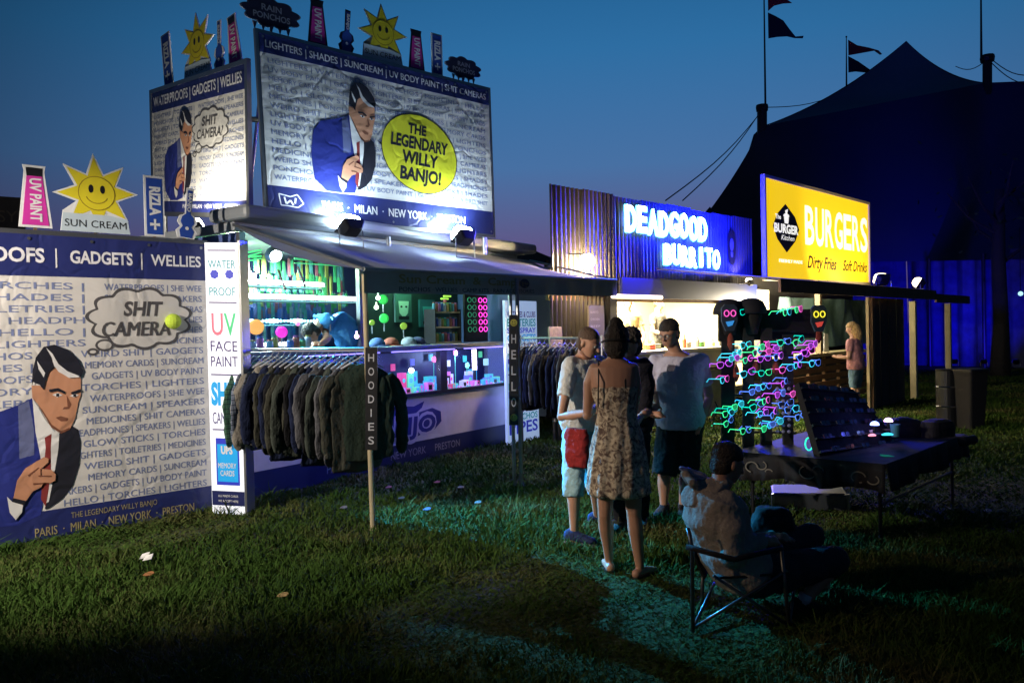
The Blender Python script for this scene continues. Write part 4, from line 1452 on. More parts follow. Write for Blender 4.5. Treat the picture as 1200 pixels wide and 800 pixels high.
# things inside the glass case
CASE_Z = .86
r5 = random.Random(21)
lamp('POINT', T.p(3.3, .7, 2.5), (.35, 1.0, .6), 26, .06, name='added_goods_fill')  # unseen fill added to brighten the display wall goods
lamp('POINT', T.p(.6, .9, 2.5), (.6, 1.0, .55), 30, .06, name='added_goods_fill')  # unseen fill added for the left interior
lamp('POINT', T.p(2.1, .15, 1.3), (.30, .48, 1.0), 22, .05, name='case_light')
lamp('POINT', T.p(3.7, .15, 1.3), (.32, .46, 1.0), 20, .05, name='case_light')
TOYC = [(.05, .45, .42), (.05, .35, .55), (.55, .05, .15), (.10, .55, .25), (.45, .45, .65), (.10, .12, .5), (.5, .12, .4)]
TOYM = [glow('toy_%d' % i, c, .75) for i, c in enumerate(TOYC)]  # emission added so boxes, packets and badges look lit


def boxed_toy(P, w, h, ci, label, rings=True):
    t = thing('boxed_toy', label, 'boxed toy', P, 'boxed toys in the glass case')
    S_ = Surf(P - T.u * w / 2, P + T.u * w / 2, P + T.u * w / 2 + Vector((0, 0, h)), P - T.u * w / 2 + Vector((0, 0, h)))
    m = M(); m.prism(S_, [(0, 0), (w, 0), (w, h), (0, h)], -.07, 0); m.build('box', TOYM[ci], t)
    m = M()
    if rings:
        m.poly(S_, circ(w * .5, h * .62, w * .28, n=12), .002)
        m.poly(S_, circ(w * .5, h * .22, w * .16, n=10), .002)
    else:
        m.rect(S_, w * .15, h * .2, w * .85, h * .75, .002)
    m.build('window_print', TOYM[(ci + 5) % 7] if rings else DARKMET, t)


k_ = 0
for px, w, h, ci in ((470, .10, .26, 2), (483, .12, .24, 3), (492, .12, .26, 0), (500, .11, .13, 1), (506, .12, .18, 0), (514, .12, .17, 1), (520, .11, .14, 4), (527, .10, .22, 6),
                     (535, .09, .18, 4), (548, .12, .15, 5), (553, .11, .2, 4), (562, .12, .22, 1), (572, .13, .14, 0)):
    a, _ = T.hit(px, 450, .25)
    boxed_toy(T.p(a, .2 + .07 * (k_ % 3), CASE_Z), w, h, ci, ('%s boxed toy %s in the glass case' % (('teal', 'blue', 'red', 'green', 'pale lilac', 'deep blue', 'pink')[ci],
              ('with round windows', 'with a dark window')[k_ % 4 == 3])), k_ % 4 != 3)
    k_ += 1
for i in range(26):
    a = CA0 + .25 + (CA1 - CA0 - .45) * i / 26 + r5.uniform(-.02, .02)
    ci = r5.randrange(7)
    boxed_toy(T.p(a, .06 + .05 * (i % 2), CASE_Z), r5.uniform(.07, .10), r5.uniform(.06, .12), ci, 'small %s boxed toy in the front row of the glass case' % ('teal', 'blue', 'red', 'green', 'pale lilac', 'deep blue', 'pink')[ci], i % 3 != 0)
for i in range(9):
    a = CA0 + .3 + .38 * i
    P = T.p(a, .36, 1.14 + .05 * (i % 3))
    S_ = TS(a - .035, P.z, a + .035, P.z + .09, .44)
    m = M(); m.prism(S_, [(0, 0), (.07, 0), (.07, .09), (0, .09)], -.02, 0)
    tag(m.build('hanging_packet', TOYM[(i * 3) % 7]), '%s packet pinned on the back wall of the glass case' % ('teal', 'blue', 'red', 'green', 'pale lilac', 'deep blue', 'pink')[(i * 3) % 7], 'packet', 'packets pinned in the glass case')
m = M()
for i in range(150):
    a = r5.uniform(CA0 + .2, CA1 - .15)
    P = T.p(a, r5.uniform(.03, .18), CASE_Z + .015)
    m.ball(P, r5.uniform(.010, .022), 5, 3, mi=r5.randrange(4))
tag(m.build('badges', [TOYM[4], TOYM[0], TOYM[6], TOYM[1]], kind='stuff'), 'scatter of small badges and rings on the floor of the glass case', 'badges', kind='stuff')
P = T.p(*(lambda q: (q[0], .2, q[1]))(T.hit(482, 434, .2)))
m = M(); m.ball(P, .035, 12); tag(m.build('glowing_ball', glow('case_ball', (.85, .85, 1), 9), smooth=True), 'white glowing ball at the left of the glass case', 'light')
lamp('POINT', P - T.m * .06, (.4, .4, 1.0), 3, .02, name='ball_light')
a, z = T.hit(556, 425, .2)
t = thing('tube_lamp', 'upright white tube lamp in the right pane of the glass case', 'lamp', T.p(a, .2, CASE_Z))
m = M(); m.tube([T.p(a, .2, 1.08), T.p(a, .2, 1.37)], .032, 12); m.build('tube', glow('case_tube', (.80, .70, 1.0), 9), t, smooth=True)
m = M(); m.lathe(T.p(a, .2, CASE_Z), [(.05, 0), (.05, .03), (.02, .05), (.02, .22)], 12); m.build('stand', DARKMET, t)
for i, (px, py0, col, lb) in enumerate(((508, 421, (1, .2, .45), 'pink flower light on a thin stem in the glass case'), (533, 413, (1, .35, .6), 'pink and white toy windmill beside the case divider'),
                                        (547, 428, (.2, .9, .8), 'cyan flower light right of the case divider'))):
    a, z = T.hit(px, py0, .22)
    t = thing('flower_light', lb, 'light', T.p(a, .22, CASE_Z))
    m = M(); m.tube([T.p(a, .22, CASE_Z), T.p(a, .22, z)], .006, 6); m.build('stem', glow('stem_green', (.1, .5, .3), .4), t)
    for k in range(5):
        c = T.p(a, .21, z) + T.u * .026 * math.cos(k * 1.257) + Vector((0, 0, .026 * math.sin(k * 1.257)))
        m = M(); m.ball(c, .019, 8); m.build('petal', glow('petal%d' % i, col, 1.6), t, smooth=True)
m = M()
for k in range(22):
    m.ball(T.p(CA1 - .16, .06, .92 + .021 * k), .007, 6, 4)
tag(m.build('fairy_lights', glow('fairy', (1.0, .8, .9), 5), kind='stuff'), 'string of tiny white fairy lights up the right edge of the glass case', 'fairy lights', kind='stuff')
a, z = T.hit(576, 424, .3)
m = M(); S_ = TS(a - .06, z - .05, a + .06, z + .05, .4); m.prism(S_, [(0, 0), (S_.W, 0), (S_.W, S_.H), (0, S_.H)], -.01, 0)
tag(m.build('price_card', glow('card_cyan', (.45, .85, .95), .7)), 'small cyan price card right of the tube lamp', 'card')

# ------------------------------------------------------------------ awning
AL, AR = Vector((-1.19, 6.58, 0)), Vector((1.36, 10.16, 0))
A_bl, A_br = T.p(-0.08, -.05, ZR), T.p(TL_ + .35, -.05, ZR - .03)
A_fl, A_fr = AL + Vector((-.02, -.03, 2.16)), AR + Vector((0, 0, 2.24))
aw = thing('awning', 'pale grey fabric awning sloping out from the trailer over the clothes rails', 'awning', A_fl)
m = M()
NX, NY = 28, 14
vs, fs = [], []
for lay in (0, 1):
    for j in range(NY + 1):
        for i in range(NX + 1):
            a, b = i / NX, j / NY
            p_ = (A_bl * (1 - a) + A_br * a) * (1 - b) + (A_fl * (1 - a) + A_fr * a) * b
            sag = -0.09 * math.sin(PI * b) * (0.7 + 0.3 * math.cos(a * 2 * PI * 4)) - .012 * math.sin(a * 40) * b
            vs.append(p_ + Vector((0, 0, sag - .004 * lay)))
L0 = (NX + 1) * (NY + 1)
for j in range(NY):
    for i in range(NX):
        q = j * (NX + 1) + i
        fs.append((q, q + NX + 1, q + NX + 2, q + 1))
        fs.append((L0 + q, L0 + q + 1, L0 + q + NX + 2, L0 + q + NX + 1))
m.add(vs, fs)
m.build('canopy', CANVAS, aw, smooth=True)
SV = Surf(A_fl - Vector((0, 0, .20)), A_fr - Vector((0, 0, .20)), A_fr, A_fl)
m = M()
vs, fs = [], []
for i in range(61):
    for j in range(3):
        vs.append(SV.p(SV.W * i / 60, SV.H * j / 2, .012 * math.sin(i * .9) * (1 - j / 2)))
for i in range(60):
    for j in range(2):
        q = i * 3 + j
        fs.append((q, q + 3, q + 4, q + 1))
m.add(vs, fs)
m.build('valance', mat('valance_grey_brown', (0.34, 0.31, 0.28), .7, var=.2, vs=3), aw)
m = M()
put(m, SV, 'Sun Cream  &  Camping', .40, .095, .075, width=2.0, off=.016, bold=.02)
m.build('valance_title', mat('valance_gold_print', (.26, .19, .07), .7), aw)
m = M()
put(m, SV, 'PONCHOS · WELLIES · CAMP KITS · RAIN ACCESSORIES', .40, .02, .04, width=2.1, off=.016, bold=.01)
m.poly(SV, circ(2.32, .12, .09, .05, 18), .016)
m.build('valance_print', mat('valance_dark_print', (.03, .035, .06), .7), aw)
m = M(); m.tube([A_fl, A_fr], .018, 8); m.build('front_bar', STEEL, aw)
m = M(); m.tube([A_bl, A_fl], .016, 8); m.build('side_bar', STEEL, aw)
m = M(); m.tube([A_br, A_fr], .016, 8); m.build('side_bar', STEEL, aw)
for i, (px, py) in enumerate(((437, 620), (611, 570))):
    G0 = onz(px, py)
    top = AL if i == 0 else G0
    m = M()
    zt = 2.12 if i == 0 else 2.17
    m.tube([G0, Vector((G0.x + (-.02 if i == 0 else 0), G0.y, zt))], .022, 10)
    m.tube([Vector((G0.x, G0.y, 0)), Vector((G0.x, G0.y, .012))], .05, 10)
    m.build('pole', PALEWOOD if i == 0 else STEEL, aw, smooth=False)
for i in range(1):
    G0 = onz(603, 570)
    m = M(); m.tube([G0, G0 + Vector((0, 0, 2.05))], .02, 10)
    tag(m.build('sign_pole', STEEL), 'thin grey pole carrying the HELLO board beside the awning pole', 'pole')


def vertical_board(px0, px1, py0, py1, Y, word, label, smile=False):
    bl, br, tr_, tl = at(px0, py1, Y), at(px1, py1, Y), at(px1, py0, Y), at(px0, py0, Y)
    S_ = Surf(bl, br, tr_, tl)
    t = thing('letter_board', label, 'sign', bl)
    W, H = S_.W, S_.H
    m = M(); m.prism(S_, [(0, 0), (W, 0), (W, H), (0, H)], -.02, 0); m.build('board', DARKMET, t)
    m = M()
    n = len(word)
    y0_, y1_ = (.14 * H, .86 * H) if smile else (.03 * H, .97 * H)
    st = (y1_ - y0_) / n
    for i, ch in enumerate(word):
        put(m, S_, ch, W / 2, y1_ - st * (i + 1) + st * .2, st * .58, width=W * (.5 if ch != 'I' else .1), off=.003, bold=.01, align='C')
    m.build('lettering', mat('board_letter_grey', (.42, .42, .46), .5), t, kind='stuff')
    if smile:
        for y in (H * .07, H * .93):
            m = M()
            m.poly(S_, circ(W / 2, y, W * .38, n=20), .003, 0)
            for ex in (-.13, .13):
                m.poly(S_, circ(W / 2 + W * ex, y + W * .1, W * .05, W * .08, 8), .005, 1)
            m.stroke(S_, [(W / 2 + W * .22 * math.cos(a), y + W * .22 * math.sin(a)) for a in [RAD(200 + 140 * k / 8) for k in range(9)]], W * .05, .005, 1)
            m.build('smiley', [mat('smiley_yellow', (.30, .27, .04), .5), C_BLACK], t)


vertical_board(428, 442, 407, 527, 6.50, 'HOODIES', 'dark vertical HOODIES board at the outer end of the near clothes rail')
vertical_board(596.5, 607.5, 369, 498, 8.18, 'HELLO', 'dark vertical HELLO board with two smileys', True)

# ------------------------------------------------------------------ text panels at both trailer ends
GLOW_WHITE = mat('totem_white_added_glow', (0.75, 0.77, 0.8), 0.4, emit=(0.80, 0.86, 1.0), es=0.55)  # emission added in place of light on the sign face
GLOW_PANEL = mat('side_panel_added_glow', (0.6, 0.7, 0.8), 0.4, emit=(0.45, 0.62, 1.0), es=0.55)  # emission stands in for the light on the side panel
P_TEAL = mat('print_teal', (.02, .20, .22), .4, emit=(.02, .20, .22), es=.7)  # prints given matching emission, like the panels behind them
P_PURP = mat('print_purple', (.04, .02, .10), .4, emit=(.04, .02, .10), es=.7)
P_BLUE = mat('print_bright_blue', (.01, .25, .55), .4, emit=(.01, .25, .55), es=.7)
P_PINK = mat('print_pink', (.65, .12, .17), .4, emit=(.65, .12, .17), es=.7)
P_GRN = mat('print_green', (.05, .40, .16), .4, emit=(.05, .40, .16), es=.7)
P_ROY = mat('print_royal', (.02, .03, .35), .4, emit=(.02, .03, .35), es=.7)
pl, pr = onz(249, 601), onz(288, 603)
S1 = Surf(pl, pr, Vector((pr.x - .005, pr.y, 2.50)), Vector((pl.x - .005, pl.y, 2.52)))
tw_ = thing('totem_sign', 'tall white totem sign with added glow and UV FACE PAINT between banner and trailer', 'sign', pl)
W = S1.W
m = M(); m.prism(S1, [(0, 0), (W, 0), (W, 2.5), (0, 2.5)], -.10, 0); m.build('box_body', GLOW_WHITE, tw_)
m = M(); m.prism(S1, [(W + .001, 0), (W + .025, 0), (W + .025, 2.52), (W + .001, 2.52)], -.11, .01)
m.build('edge_trim', STEEL, tw_)
zz = lambda py: max(0, (601 - py) / (601 - 283) * 2.5)
m = M()
for y in (292, 353, 437.5, 502):
    m.rect(S1, .03, zz(y) - .006, W - .03, zz(y) + .006, .003)
m.build('rule_print', P_PURP, tw_)
m = M(); put(m, S1, 'WATER', W / 2, zz(313), .08, width=W * .82, off=.004, align='C'); put(m, S1, 'PROOF', W / 2, zz(345), .08, width=W * .78, off=.004, align='C'); m.build('lettering', P_TEAL, tw_)
for s_ in (-1, 1):
    m = M(); m.poly(S1, cloud(W / 2 + s_ * .08, zz(320), .045, .042, 7, .08), .004); m.build('splash_print', P_ROY, tw_)
m = M(); put(m, S1, 'U', W * .32, zz(391), .21, width=W * .34, off=.004, bold=.01, align='C'); m.build('big_letter', P_PINK, tw_)
m = M(); put(m, S1, 'V', W * .70, zz(391), .21, width=W * .36, off=.004, bold=.01, align='C'); m.build('big_letter', P_GRN, tw_)
m = M(); put(m, S1, 'FACE', W / 2, zz(410), .10, width=W * .8, off=.004, align='C'); put(m, S1, 'PAINT', W / 2, zz(428), .10, width=W * .8, off=.004, align='C'); m.build('lettering', P_PURP, tw_)
m = M(); put(m, S1, 'SHIT', W / 2, zz(472), .20, width=W * .85, off=.004, bold=.05, align='C'); m.build('lettering', P_BLUE, tw_)
m = M(); put(m, S1, 'CAMERAS', W / 2, zz(495), .11, width=W * .8, off=.004, align='C'); m.build('lettering', P_PURP, tw_)
m = M(); m.rect(S1, .06, zz(567), W - .05, zz(512), .003); m.build('card_print', P_ROY, tw_)
m = M(); m.rect(S1, .075, zz(563), W - .065, zz(519), .0045); m.build('card_print', P_BLUE, tw_)
m = M(); put(m, S1, 'UPS', W / 2, zz(530), .07, width=W * .35, off=.006, bold=.05, align='C'); put(m, S1, 'MEMORY', W / 2, zz(547), .05, width=W * .55, off=.006, bold=.02, align='C')
put(m, S1, 'CARDS', W / 2, zz(556), .05, width=W * .42, off=.006, bold=.02, align='C'); m.build('lettering', C_BOARD, tw_)
m = M(); m.rect(S1, .005, zz(591), W - .005, zz(574), .003); m.build('strip_print', NAVYP, tw_)
m = M(); put(m, S1, 'ALL MAJOR CARDS', W / 2, zz(581), .022, width=W * .6, off=.005, align='C'); put(m, S1, 'WE ACCEPT HERE', W / 2, zz(587), .022, width=W * .6, off=.005, align='C')
m.build('lettering', C_BOARD, tw_, kind='stuff')

_pa, _pb = T.hit(593, 420, -.22)[0], T.hit(630, 420, -.22)[0]
S2 = Surf(T.p(_pa, -.22, .0), T.p(_pb, -.22, 0), T.p(_pb, -.22, 2.06), T.p(_pa, -.22, 2.06))
t2 = thing('word_panel', 'blue panel with added glow listing goods at the right end of the trailer', 'sign', S2.c[0])
m = M(); m.prism(S2, [(0, 0), (S2.W, 0), (S2.W, S2.H), (0, S2.H)], -.04, 0); m.build('panel', GLOW_PANEL, t2)
m = M()
WL = [('WATCHES & CLUBS', .085), ('BATTERIES', .11), ('SUN SPRAY', .075), ('GADGETS', .10), ('WELLIES', .12), ('MEMORY CARDS', .06), ('POPPERS', .07), ('CAMERAS', .10),
      ('TOYS', .11), ('HATS', .10), ('LIGHTERS', .09), ('BODY PAINT', .08), ('HOODYS', .10), ('PONCHOS', .09), ('PIPES', .17)]
y = 1.93
for i, (s, h_) in enumerate(WL):
    y -= h_ + .022
    put(m, S2, s, S2.W / 2, y, h_, width=S2.W * .9, off=.004, bold=.02, align='C', mi=i % 4)
m.build('lettering', [P_PURP, P_TEAL, P_ROY, P_BLUE], t2, kind='stuff')

# ------------------------------------------------------------------ clothes and their rails
def plaid(name, base, a, b, sc_=26):
    m = bpy.data.materials.new(name)
    m.use_nodes = True
    t = m.node_tree
    p_ = t.nodes['Principled BSDF']
    p_.inputs['Roughness'].default_value = .85
    c = t.nodes.new('ShaderNodeTexCoord')
    last = None
    for k, (axis, colr) in enumerate((('X', a), ('Z', a), ('Z', b))):
        w = t.nodes.new('ShaderNodeTexWave')
        w.bands_direction = axis
        w.inputs['Scale'].default_value = sc_ * (1.0 if k < 2 else .5) * .55
        w.inputs['Distortion'].default_value = 0.6
        t.links.new(c.outputs['Object'], w.inputs['Vector'])
        r = t.nodes.new('ShaderNodeMath')
        r.operation = 'GREATER_THAN'
        r.inputs[1].default_value = .62
        t.links.new(w.outputs['Fac'], r.inputs[0])
        q = t.nodes.new('ShaderNodeMath')
        q.operation = 'MULTIPLY'
        q.inputs[1].default_value = .55
        t.links.new(r.outputs[0], q.inputs[0])
        mx = t.nodes.new('ShaderNodeMix')
        mx.data_type = 'RGBA'
        t.links.new(q.outputs[0], mx.inputs[0])
        mx.inputs[7].default_value = (*colr, 1)
        if last is None:
            mx.inputs[6].default_value = (*base, 1)
        else:
            t.links.new(last.outputs[2], mx.inputs[6])
        last = mx
    t.links.new(last.outputs[2], p_.inputs['Base Color'])
    return m


def garment_meshes(seed, length=.72, hood=True, slv=.66):
    """local: x along shoulders, y thickness, z up with the hook at 0"""
    r = random.Random(seed)
    X, Y = Vector((1, 0, 0)), Vector((0, 1, 0))
    out = {}
    m = M()
    secs = [(0, -.10, .06, .045), (0, -.13, .12, .06), (0, -.17, .19, .065), (0, -.24, .235, .07), (0, -.38, .235, .07), (0, -.55, .24, .068),
            (0, -.10 - length + .07, .245, .07), (0, -.10 - length, .225, .055)]
    L = []
    for i, (x, z, a, b) in enumerate(secs):
        L.append((Vector((r.uniform(-.02, .02), r.uniform(-.02, .02), z)), a * r.uniform(.90, 1.05), b * r.uniform(.45, .85), X, Y))
    m.loft(L, n=30, e=2.2, ripple=.16, rn=5 + seed % 3)
    out['body'] = m
    for s in (-1, 1):
        m = M()
        k = r.uniform(-.03, .04)
        pts = [Vector((s * .19, 0, -.19)), Vector((s * .255, .01, -.28)), Vector((s * (.285 + k), r.uniform(-.03, .03), -.45)), Vector((s * (.295 + k), r.uniform(-.05, .05), -.60)),
               Vector((s * (.275 + k), r.uniform(-.05, .05), -.19 - slv + .06)), Vector((s * (.272 + k), r.uniform(-.05, .05), -.19 - slv))]
        m.tube(pts, [.062, .070, .056, .050, .052, .034], 14, flat=(Y, .5))
        out['sleeve%d' % s] = m
    if hood:
        m = M()
        m.loft([(Vector((0, .06, -.10)), .10, .05, X, Y), (Vector((0, .085, -.16)), .13, .06, X, Y), (Vector((0, .09, -.25)), .10, .05, X, Y), (Vector((0, .08, -.32)), .03, .02, X, Y)], 16)
        out['hood'] = m
    m = M()
    m.tube([Vector((.0, 0, -.035)), Vector((.018, 0, -.01)), Vector((.014, 0, .018)), Vector((-.008, 0, .022)), Vector((-.016, 0, .008))], .004, 6)
    m.tube([Vector((-.17, 0, -.135)), Vector((0, 0, -.04)), Vector((.17, 0, -.135))], .008, 6)
    out['hanger'] = m
    return out


GARM = []
for sd in range(5):
    gm_ = garment_meshes(sd + 2, length=(.78, .84, .74, .88, .80)[sd], hood=sd in (0, 1, 3))
    GARM.append([(k, v.mesh('garment_' + k.rstrip('-1'), BLACKC, smooth=True)) for k, v in gm_.items()])
HANG = mat('hanger_plastic', (.35, .36, .42), .4)


def garment(v, P, rz, material, label, group, kind='hoodie', s=1.0, tiltx=0.0):
    t = thing(kind, label, kind.replace('_', ' '), P, group, rz)
    t.rotation_euler = (tiltx, 0, rz)
    t.scale = (s, s * .72, s)
    for k, me in GARM[v]:
        nm = 'sleeve' if k.startswith('sleeve') else k
        o = bpy.data.objects.new(nm, me)
        COL.objects.link(o)
        o.parent = t
        o.material_slots[0].link = 'OBJECT'
        o.material_slots[0].material = HANG if k == 'hanger' else material
        if k != 'hanger':
            sub = o.modifiers.new('s', 'SUBSURF')
            sub.levels = sub.render_levels = 2
            tx = bpy.data.textures.get('cloth_folds') or bpy.data.textures.new('cloth_folds', 'CLOUDS')
            tx.noise_scale = .07
            tx.noise_depth = 3
            d = o.modifiers.new('folds', 'DISPLACE')
            d.texture = tx
            d.strength = .05
    return t


def cloth(name, c, var=.25):
    return mat(name, c, .9, var=var, vs=18, bump=.5, bs=45, spec=.2)


RA = Vector((-2.50, 7.53, 1.50))
RB = Vector((-1.19, 6.58, 1.50))
t = thing('clothes_rail', 'steel clothes rail between the white totem and the outer awning pole', 'clothes rail', Vector((RA.x, RA.y, 0)))
m = M(); m.tube([RA, RB], .014, 8); m.build('rail', STEEL, t)
m = M(); m.tube([RA + Vector((0, 0, .05)), RA - Vector((0, 0, 1.5))], .014, 8); m.build('upright', STEEL, t)
m = M()
for k in range(46):
    q = RA.lerp(RB, (k + .5) / 46)
    m.lathe(q - Vector((0, 0, .018)), [(.018, 0), (.018, .006)], 6, tilt=None)
m.build('size_rings', mat('ring_white', (.5, .5, .55), .5), t, kind='stuff')
GL1 = [('plaid_g', 'green plaid shirt, first on the near rail beside the totem'), ('plaid_b', 'blue and white plaid shirt second on the near rail'),
       ('plaid_b2', 'dark checked shirt third on the near rail'), ('cream', 'cream hoodie behind the plaid shirts on the near rail'),
       ('navy', 'navy hoodie next to the cream one on the near rail'), ('olive', 'olive brown hoodie with a bulging sleeve on the near rail'),
       ('navy', 'second navy hoodie on the near rail, after the olive brown one'), ('black', 'black hoodie between the second navy and the thin olive ones'),
       ('olive', 'thin olive hoodie in the middle of the near rail'), ('olive2', 'grey green hoodie in the middle of the near rail'),
       ('black', 'black hoodie hanging low in the middle of the near rail'), ('navy', 'dark blue hoodie just before the pale edged ones'),
       ('charcoal', 'charcoal hoodie with a pale lit sleeve and bent elbow'), ('black', 'black hoodie behind the charcoal one with the bent elbow'),
       ('olive2', 'grey green hoodie fourth from the outer pole'), ('charcoal', 'charcoal hoodie third from the outer pole'),
       ('olive', 'olive hoodie second from the outer pole'), ('outer', 'dark green hoodie outermost on the near rail beside the HOODIES board')]
GM = dict(plaid_g=plaid('plaid_green', (.02, .09, .05), (.10, .22, .14), (.01, .02, .02)), plaid_b=plaid('plaid_blue', (.08, .11, .18), (.30, .34, .40), (.02, .02, .05)),
          plaid_b2=plaid('plaid_dark', (.025, .03, .05), (.10, .12, .15), (.01, .01, .02)), cream=cloth('cream_fleece', (.24, .22, .19)), navy=cloth('navy_fleece', (.012, .018, .05)),
          olive=cloth('olive_fleece', (.050, .050, .038)), olive2=cloth('grey_green_fleece', (.05, .06, .05)), black=cloth('black_fleece', (.010, .010, .012)),
          charcoal=cloth('charcoal_fleece', (.10, .10, .11)), outer=cloth('dark_green_fleece', (.018, .03, .022)))
rg = random.Random(3)
rdir = (RB - RA).normalized()
rang = math.atan2(rdir.x, -rdir.y)          # garment normal along rail
for i, (c, lb) in enumerate(GL1):
    f_ = .05 + .90 * i / (len(GL1) - 1)
    P = RA.lerp(RB, f_) - Vector((0, 0, .02))
    rz = rang + rg.uniform(-.22, .12) - (.10 if i > 2 else -.25)
    if i == len(GL1) - 1:
        rz -= .45
    garment((i * 2 + 1) % 5 if i > 2 else (2, 4, 2)[i], P, rz, GM[c], lb, 'clothes on the near rail', 'plaid_shirt' if i < 3 else 'hoodie', rg.uniform(.95, 1.05))

RC, RD = Vector((.12, 11.36, 1.52)), Vector((1.20, 10.62, 1.50))
t = thing('clothes_rail', 'far clothes rail behind the man in the white T-shirt', 'clothes rail', Vector((RC.x, RC.y, 0)))
m = M(); m.tube([RC, RD], .016, 8); m.build('rail', STEEL, t)
for q in (RC, RD):
    m = M(); m.tube([q + Vector((0, 0, .04)), Vector((q.x, q.y, 0))], .015, 8); m.build('upright', STEEL, t)
for i in range(15):
    P = RC.lerp(RD, .05 + .9 * i / 14) - Vector((0, 0, .02))
    c = ('navy', 'black', 'navy', 'navy', 'charcoal')[i % 5]
    lb = '%s hoodie hanging on the far rail behind the man in the white T-shirt' % ('navy', 'black', 'navy', 'navy', 'charcoal')[i % 5]
    if i == 0:
        lb = 'dark hoodie nearest the blue word panel on the far rail'
    if i == 14:
        lb = 'outermost dark hoodie on the far rail nearest the corrugated stall'
    garment((i * 3) % 5, P, rang + rg.uniform(-.2, .2) - .05, GM[c], lb, 'dark hoodies on the far rail', 'hoodie', rg.uniform(1.0, 1.12))

# ------------------------------------------------------------------ corrugated burrito stall
F = VPlane((0.58, 11.3), 44.0)
FLEN = 6.0
CORR = mat('corrugated_iron', (.075, .07, .065), .42, .6, var=.35, vs=3.5, col2=(.11, .10, .085), bump=.15, bs=25)


def corrugated(a0, a1, z0, z1, b=0.0, pitch=.10, amp=.022, plane=None, top1=None):
    pl_ = plane or F
    m = M()
    n = int((a1 - a0) / pitch * 6)
    vs, fs = [], []
    for i in range(n + 1):
        a = a0 + (a1 - a0) * i / n
        d = amp * math.sin(2 * PI * (a - a0) / pitch)
        zt = z1 if top1 is None else z1 + (top1 - z1) * i / n
        vs += [pl_.p(a, b - d, z0), pl_.p(a, b - d, zt), pl_.p(a, b - d + .003, z0), pl_.p(a, b - d + .003, zt)]
    for i in range(n):
        q = i * 4
        fs += [(q, q + 4, q + 5, q + 1), (q + 2, q + 3, q + 7, q + 6)]
    return m.add(vs, fs)


def fbox(mb, a0, a1, b0_, b1_, z0, z1, mi=0, pl_=None):
    pl_ = pl_ or F
    return mb.boxv(pl_.p(a0, b0_, z0), pl_.u * (a1 - a0), pl_.m * (b1_ - b0_), Vector((0, 0, z1 - z0)), mi)


st = thing('food_stall', 'corrugated iron burrito stall with blue neon lettering and bright kitchen', 'food stall', F.p(0, 0, 0))
nsh = 8
for k in range(nsh):
    a0, a1 = FLEN * k / nsh, FLEN * (k + 1) / nsh
    corrugated(a0, a1 + .01, 2.16 if k else 2.2, 3.70 + .015 * math.sin(k * 2.1), b=-.002 * (k % 2)).build('corrugated_sheet', CORR, st)
aW, _ = F.hit(719, 350)
corrugated(.02, aW - .15, 0.0, 2.14, b=0.05).build('corrugated_sheet', CORR, st)
m = M(); fbox(m, .0, FLEN, .06, .12, 2.05, 2.16); m.build('lintel', WOOD, st)
aO1, _ = F.hit(848, 400)
m = M(); fbox(m, aW + .1, FLEN, -.10, -.05, 2.10, 2.42); m.build('fascia_board', NAVYP, st)
m = M(); fbox(m, aW - .14, aW + .04, -.04, .10, 0, 2.14); m.build('door_post', DARKMET, st)
m = M(); fbox(m, aO1 + .02, aO1 + .16, -.04, .10, 0, 2.14); m.build('door_post', DARKMET, st)
KITCH = mat('kitchen_cream_wall', (.72, .66, .48), .5, var=.08)
m = M(); fbox(m, aW - .2, FLEN, 2.2, 2.25, .2, 2.6); m.build('kitchen_wall', KITCH, st)
m = M(); fbox(m, aW - .2, aW - .15, .14, 2.19, .2, 2.6); m.build('kitchen_wall', KITCH, st)
m = M(); fbox(m, FLEN - .05, FLEN, .14, 2.19, .2, 2.6); m.build('kitchen_wall', KITCH, st)
m = M(); fbox(m, aW - .2, FLEN, .13, 2.25, 2.62, 2.66); m.build('kitchen_ceiling', KITCH, st)
m = M(); fbox(m, aW - .14, FLEN - .06, .14, 2.18, .42, .46); m.build('kitchen_floor', DARKMET, st)
m = M(); fbox(m, aW + .05, aO1, -.30, .35, 1.20, 1.26); m.build('counter', mat('counter_cream', (.62, .56, .42), .4), st, bevel=.01)
m = M(); fbox(m, aW + .05, aO1, -.26, -.22, .92, 1.197); m.build('counter_front', mat('counter_cream', (.62, .56, .42), .4), st)
m = M(); fbox(m, aW + .05, aO1, -.27, -.20, .86, .915); m.build('counter_rail', DARKMET, st)
corrugated(aW + .05, aO1, 0.05, .855, b=-.22, pitch=.08).build('corrugated_front', mat('corrugated_pale', (.42, .38, .28), .45, .4, var=.3), st)
aM0, aM1 = F.hit(805 - 27, 380, .6)[0], F.hit(786, 380, .6)[0]
# dark divider and right window
m = M(); fbox(m, F.hit(758, 380, .5)[0], F.hit(788, 380, .5)[0], 1.9, 1.95, 1.3, 2.6); m.build('dark_hatch', NAVYP, st)
m = M(); fbox(m, F.hit(722, 370, 1.5)[0], F.hit(748, 370, 1.5)[0], 1.6, 1.66, 1.28, 2.2); m.build('fridge', mat('fridge_grey', (.35, .33, .27), .4), st)
a0, z0 = F.hit(718, 345, -.1)
a1, _ = F.hit(775, 348, -.1)
m = M(); m.tube([F.p(a0, -.1, 2.12), F.p(a1, -.1, 2.12)], .035, 10)
m.build('strip_light', glow('warm_strip', (1.0, .78, .55), 2.6), st, smooth=True)
for aa in (1.9, 3.0, 4.0):
    lamp('AREA', F.p(aa, .9, 2.55), (1.0, .84, .50), 420, target=F.p(aa, .9, 0), name='kitchen_light')
for l in bpy.data.lights:
    if l.name.startswith('kitchen_light'):
        l.size = .5
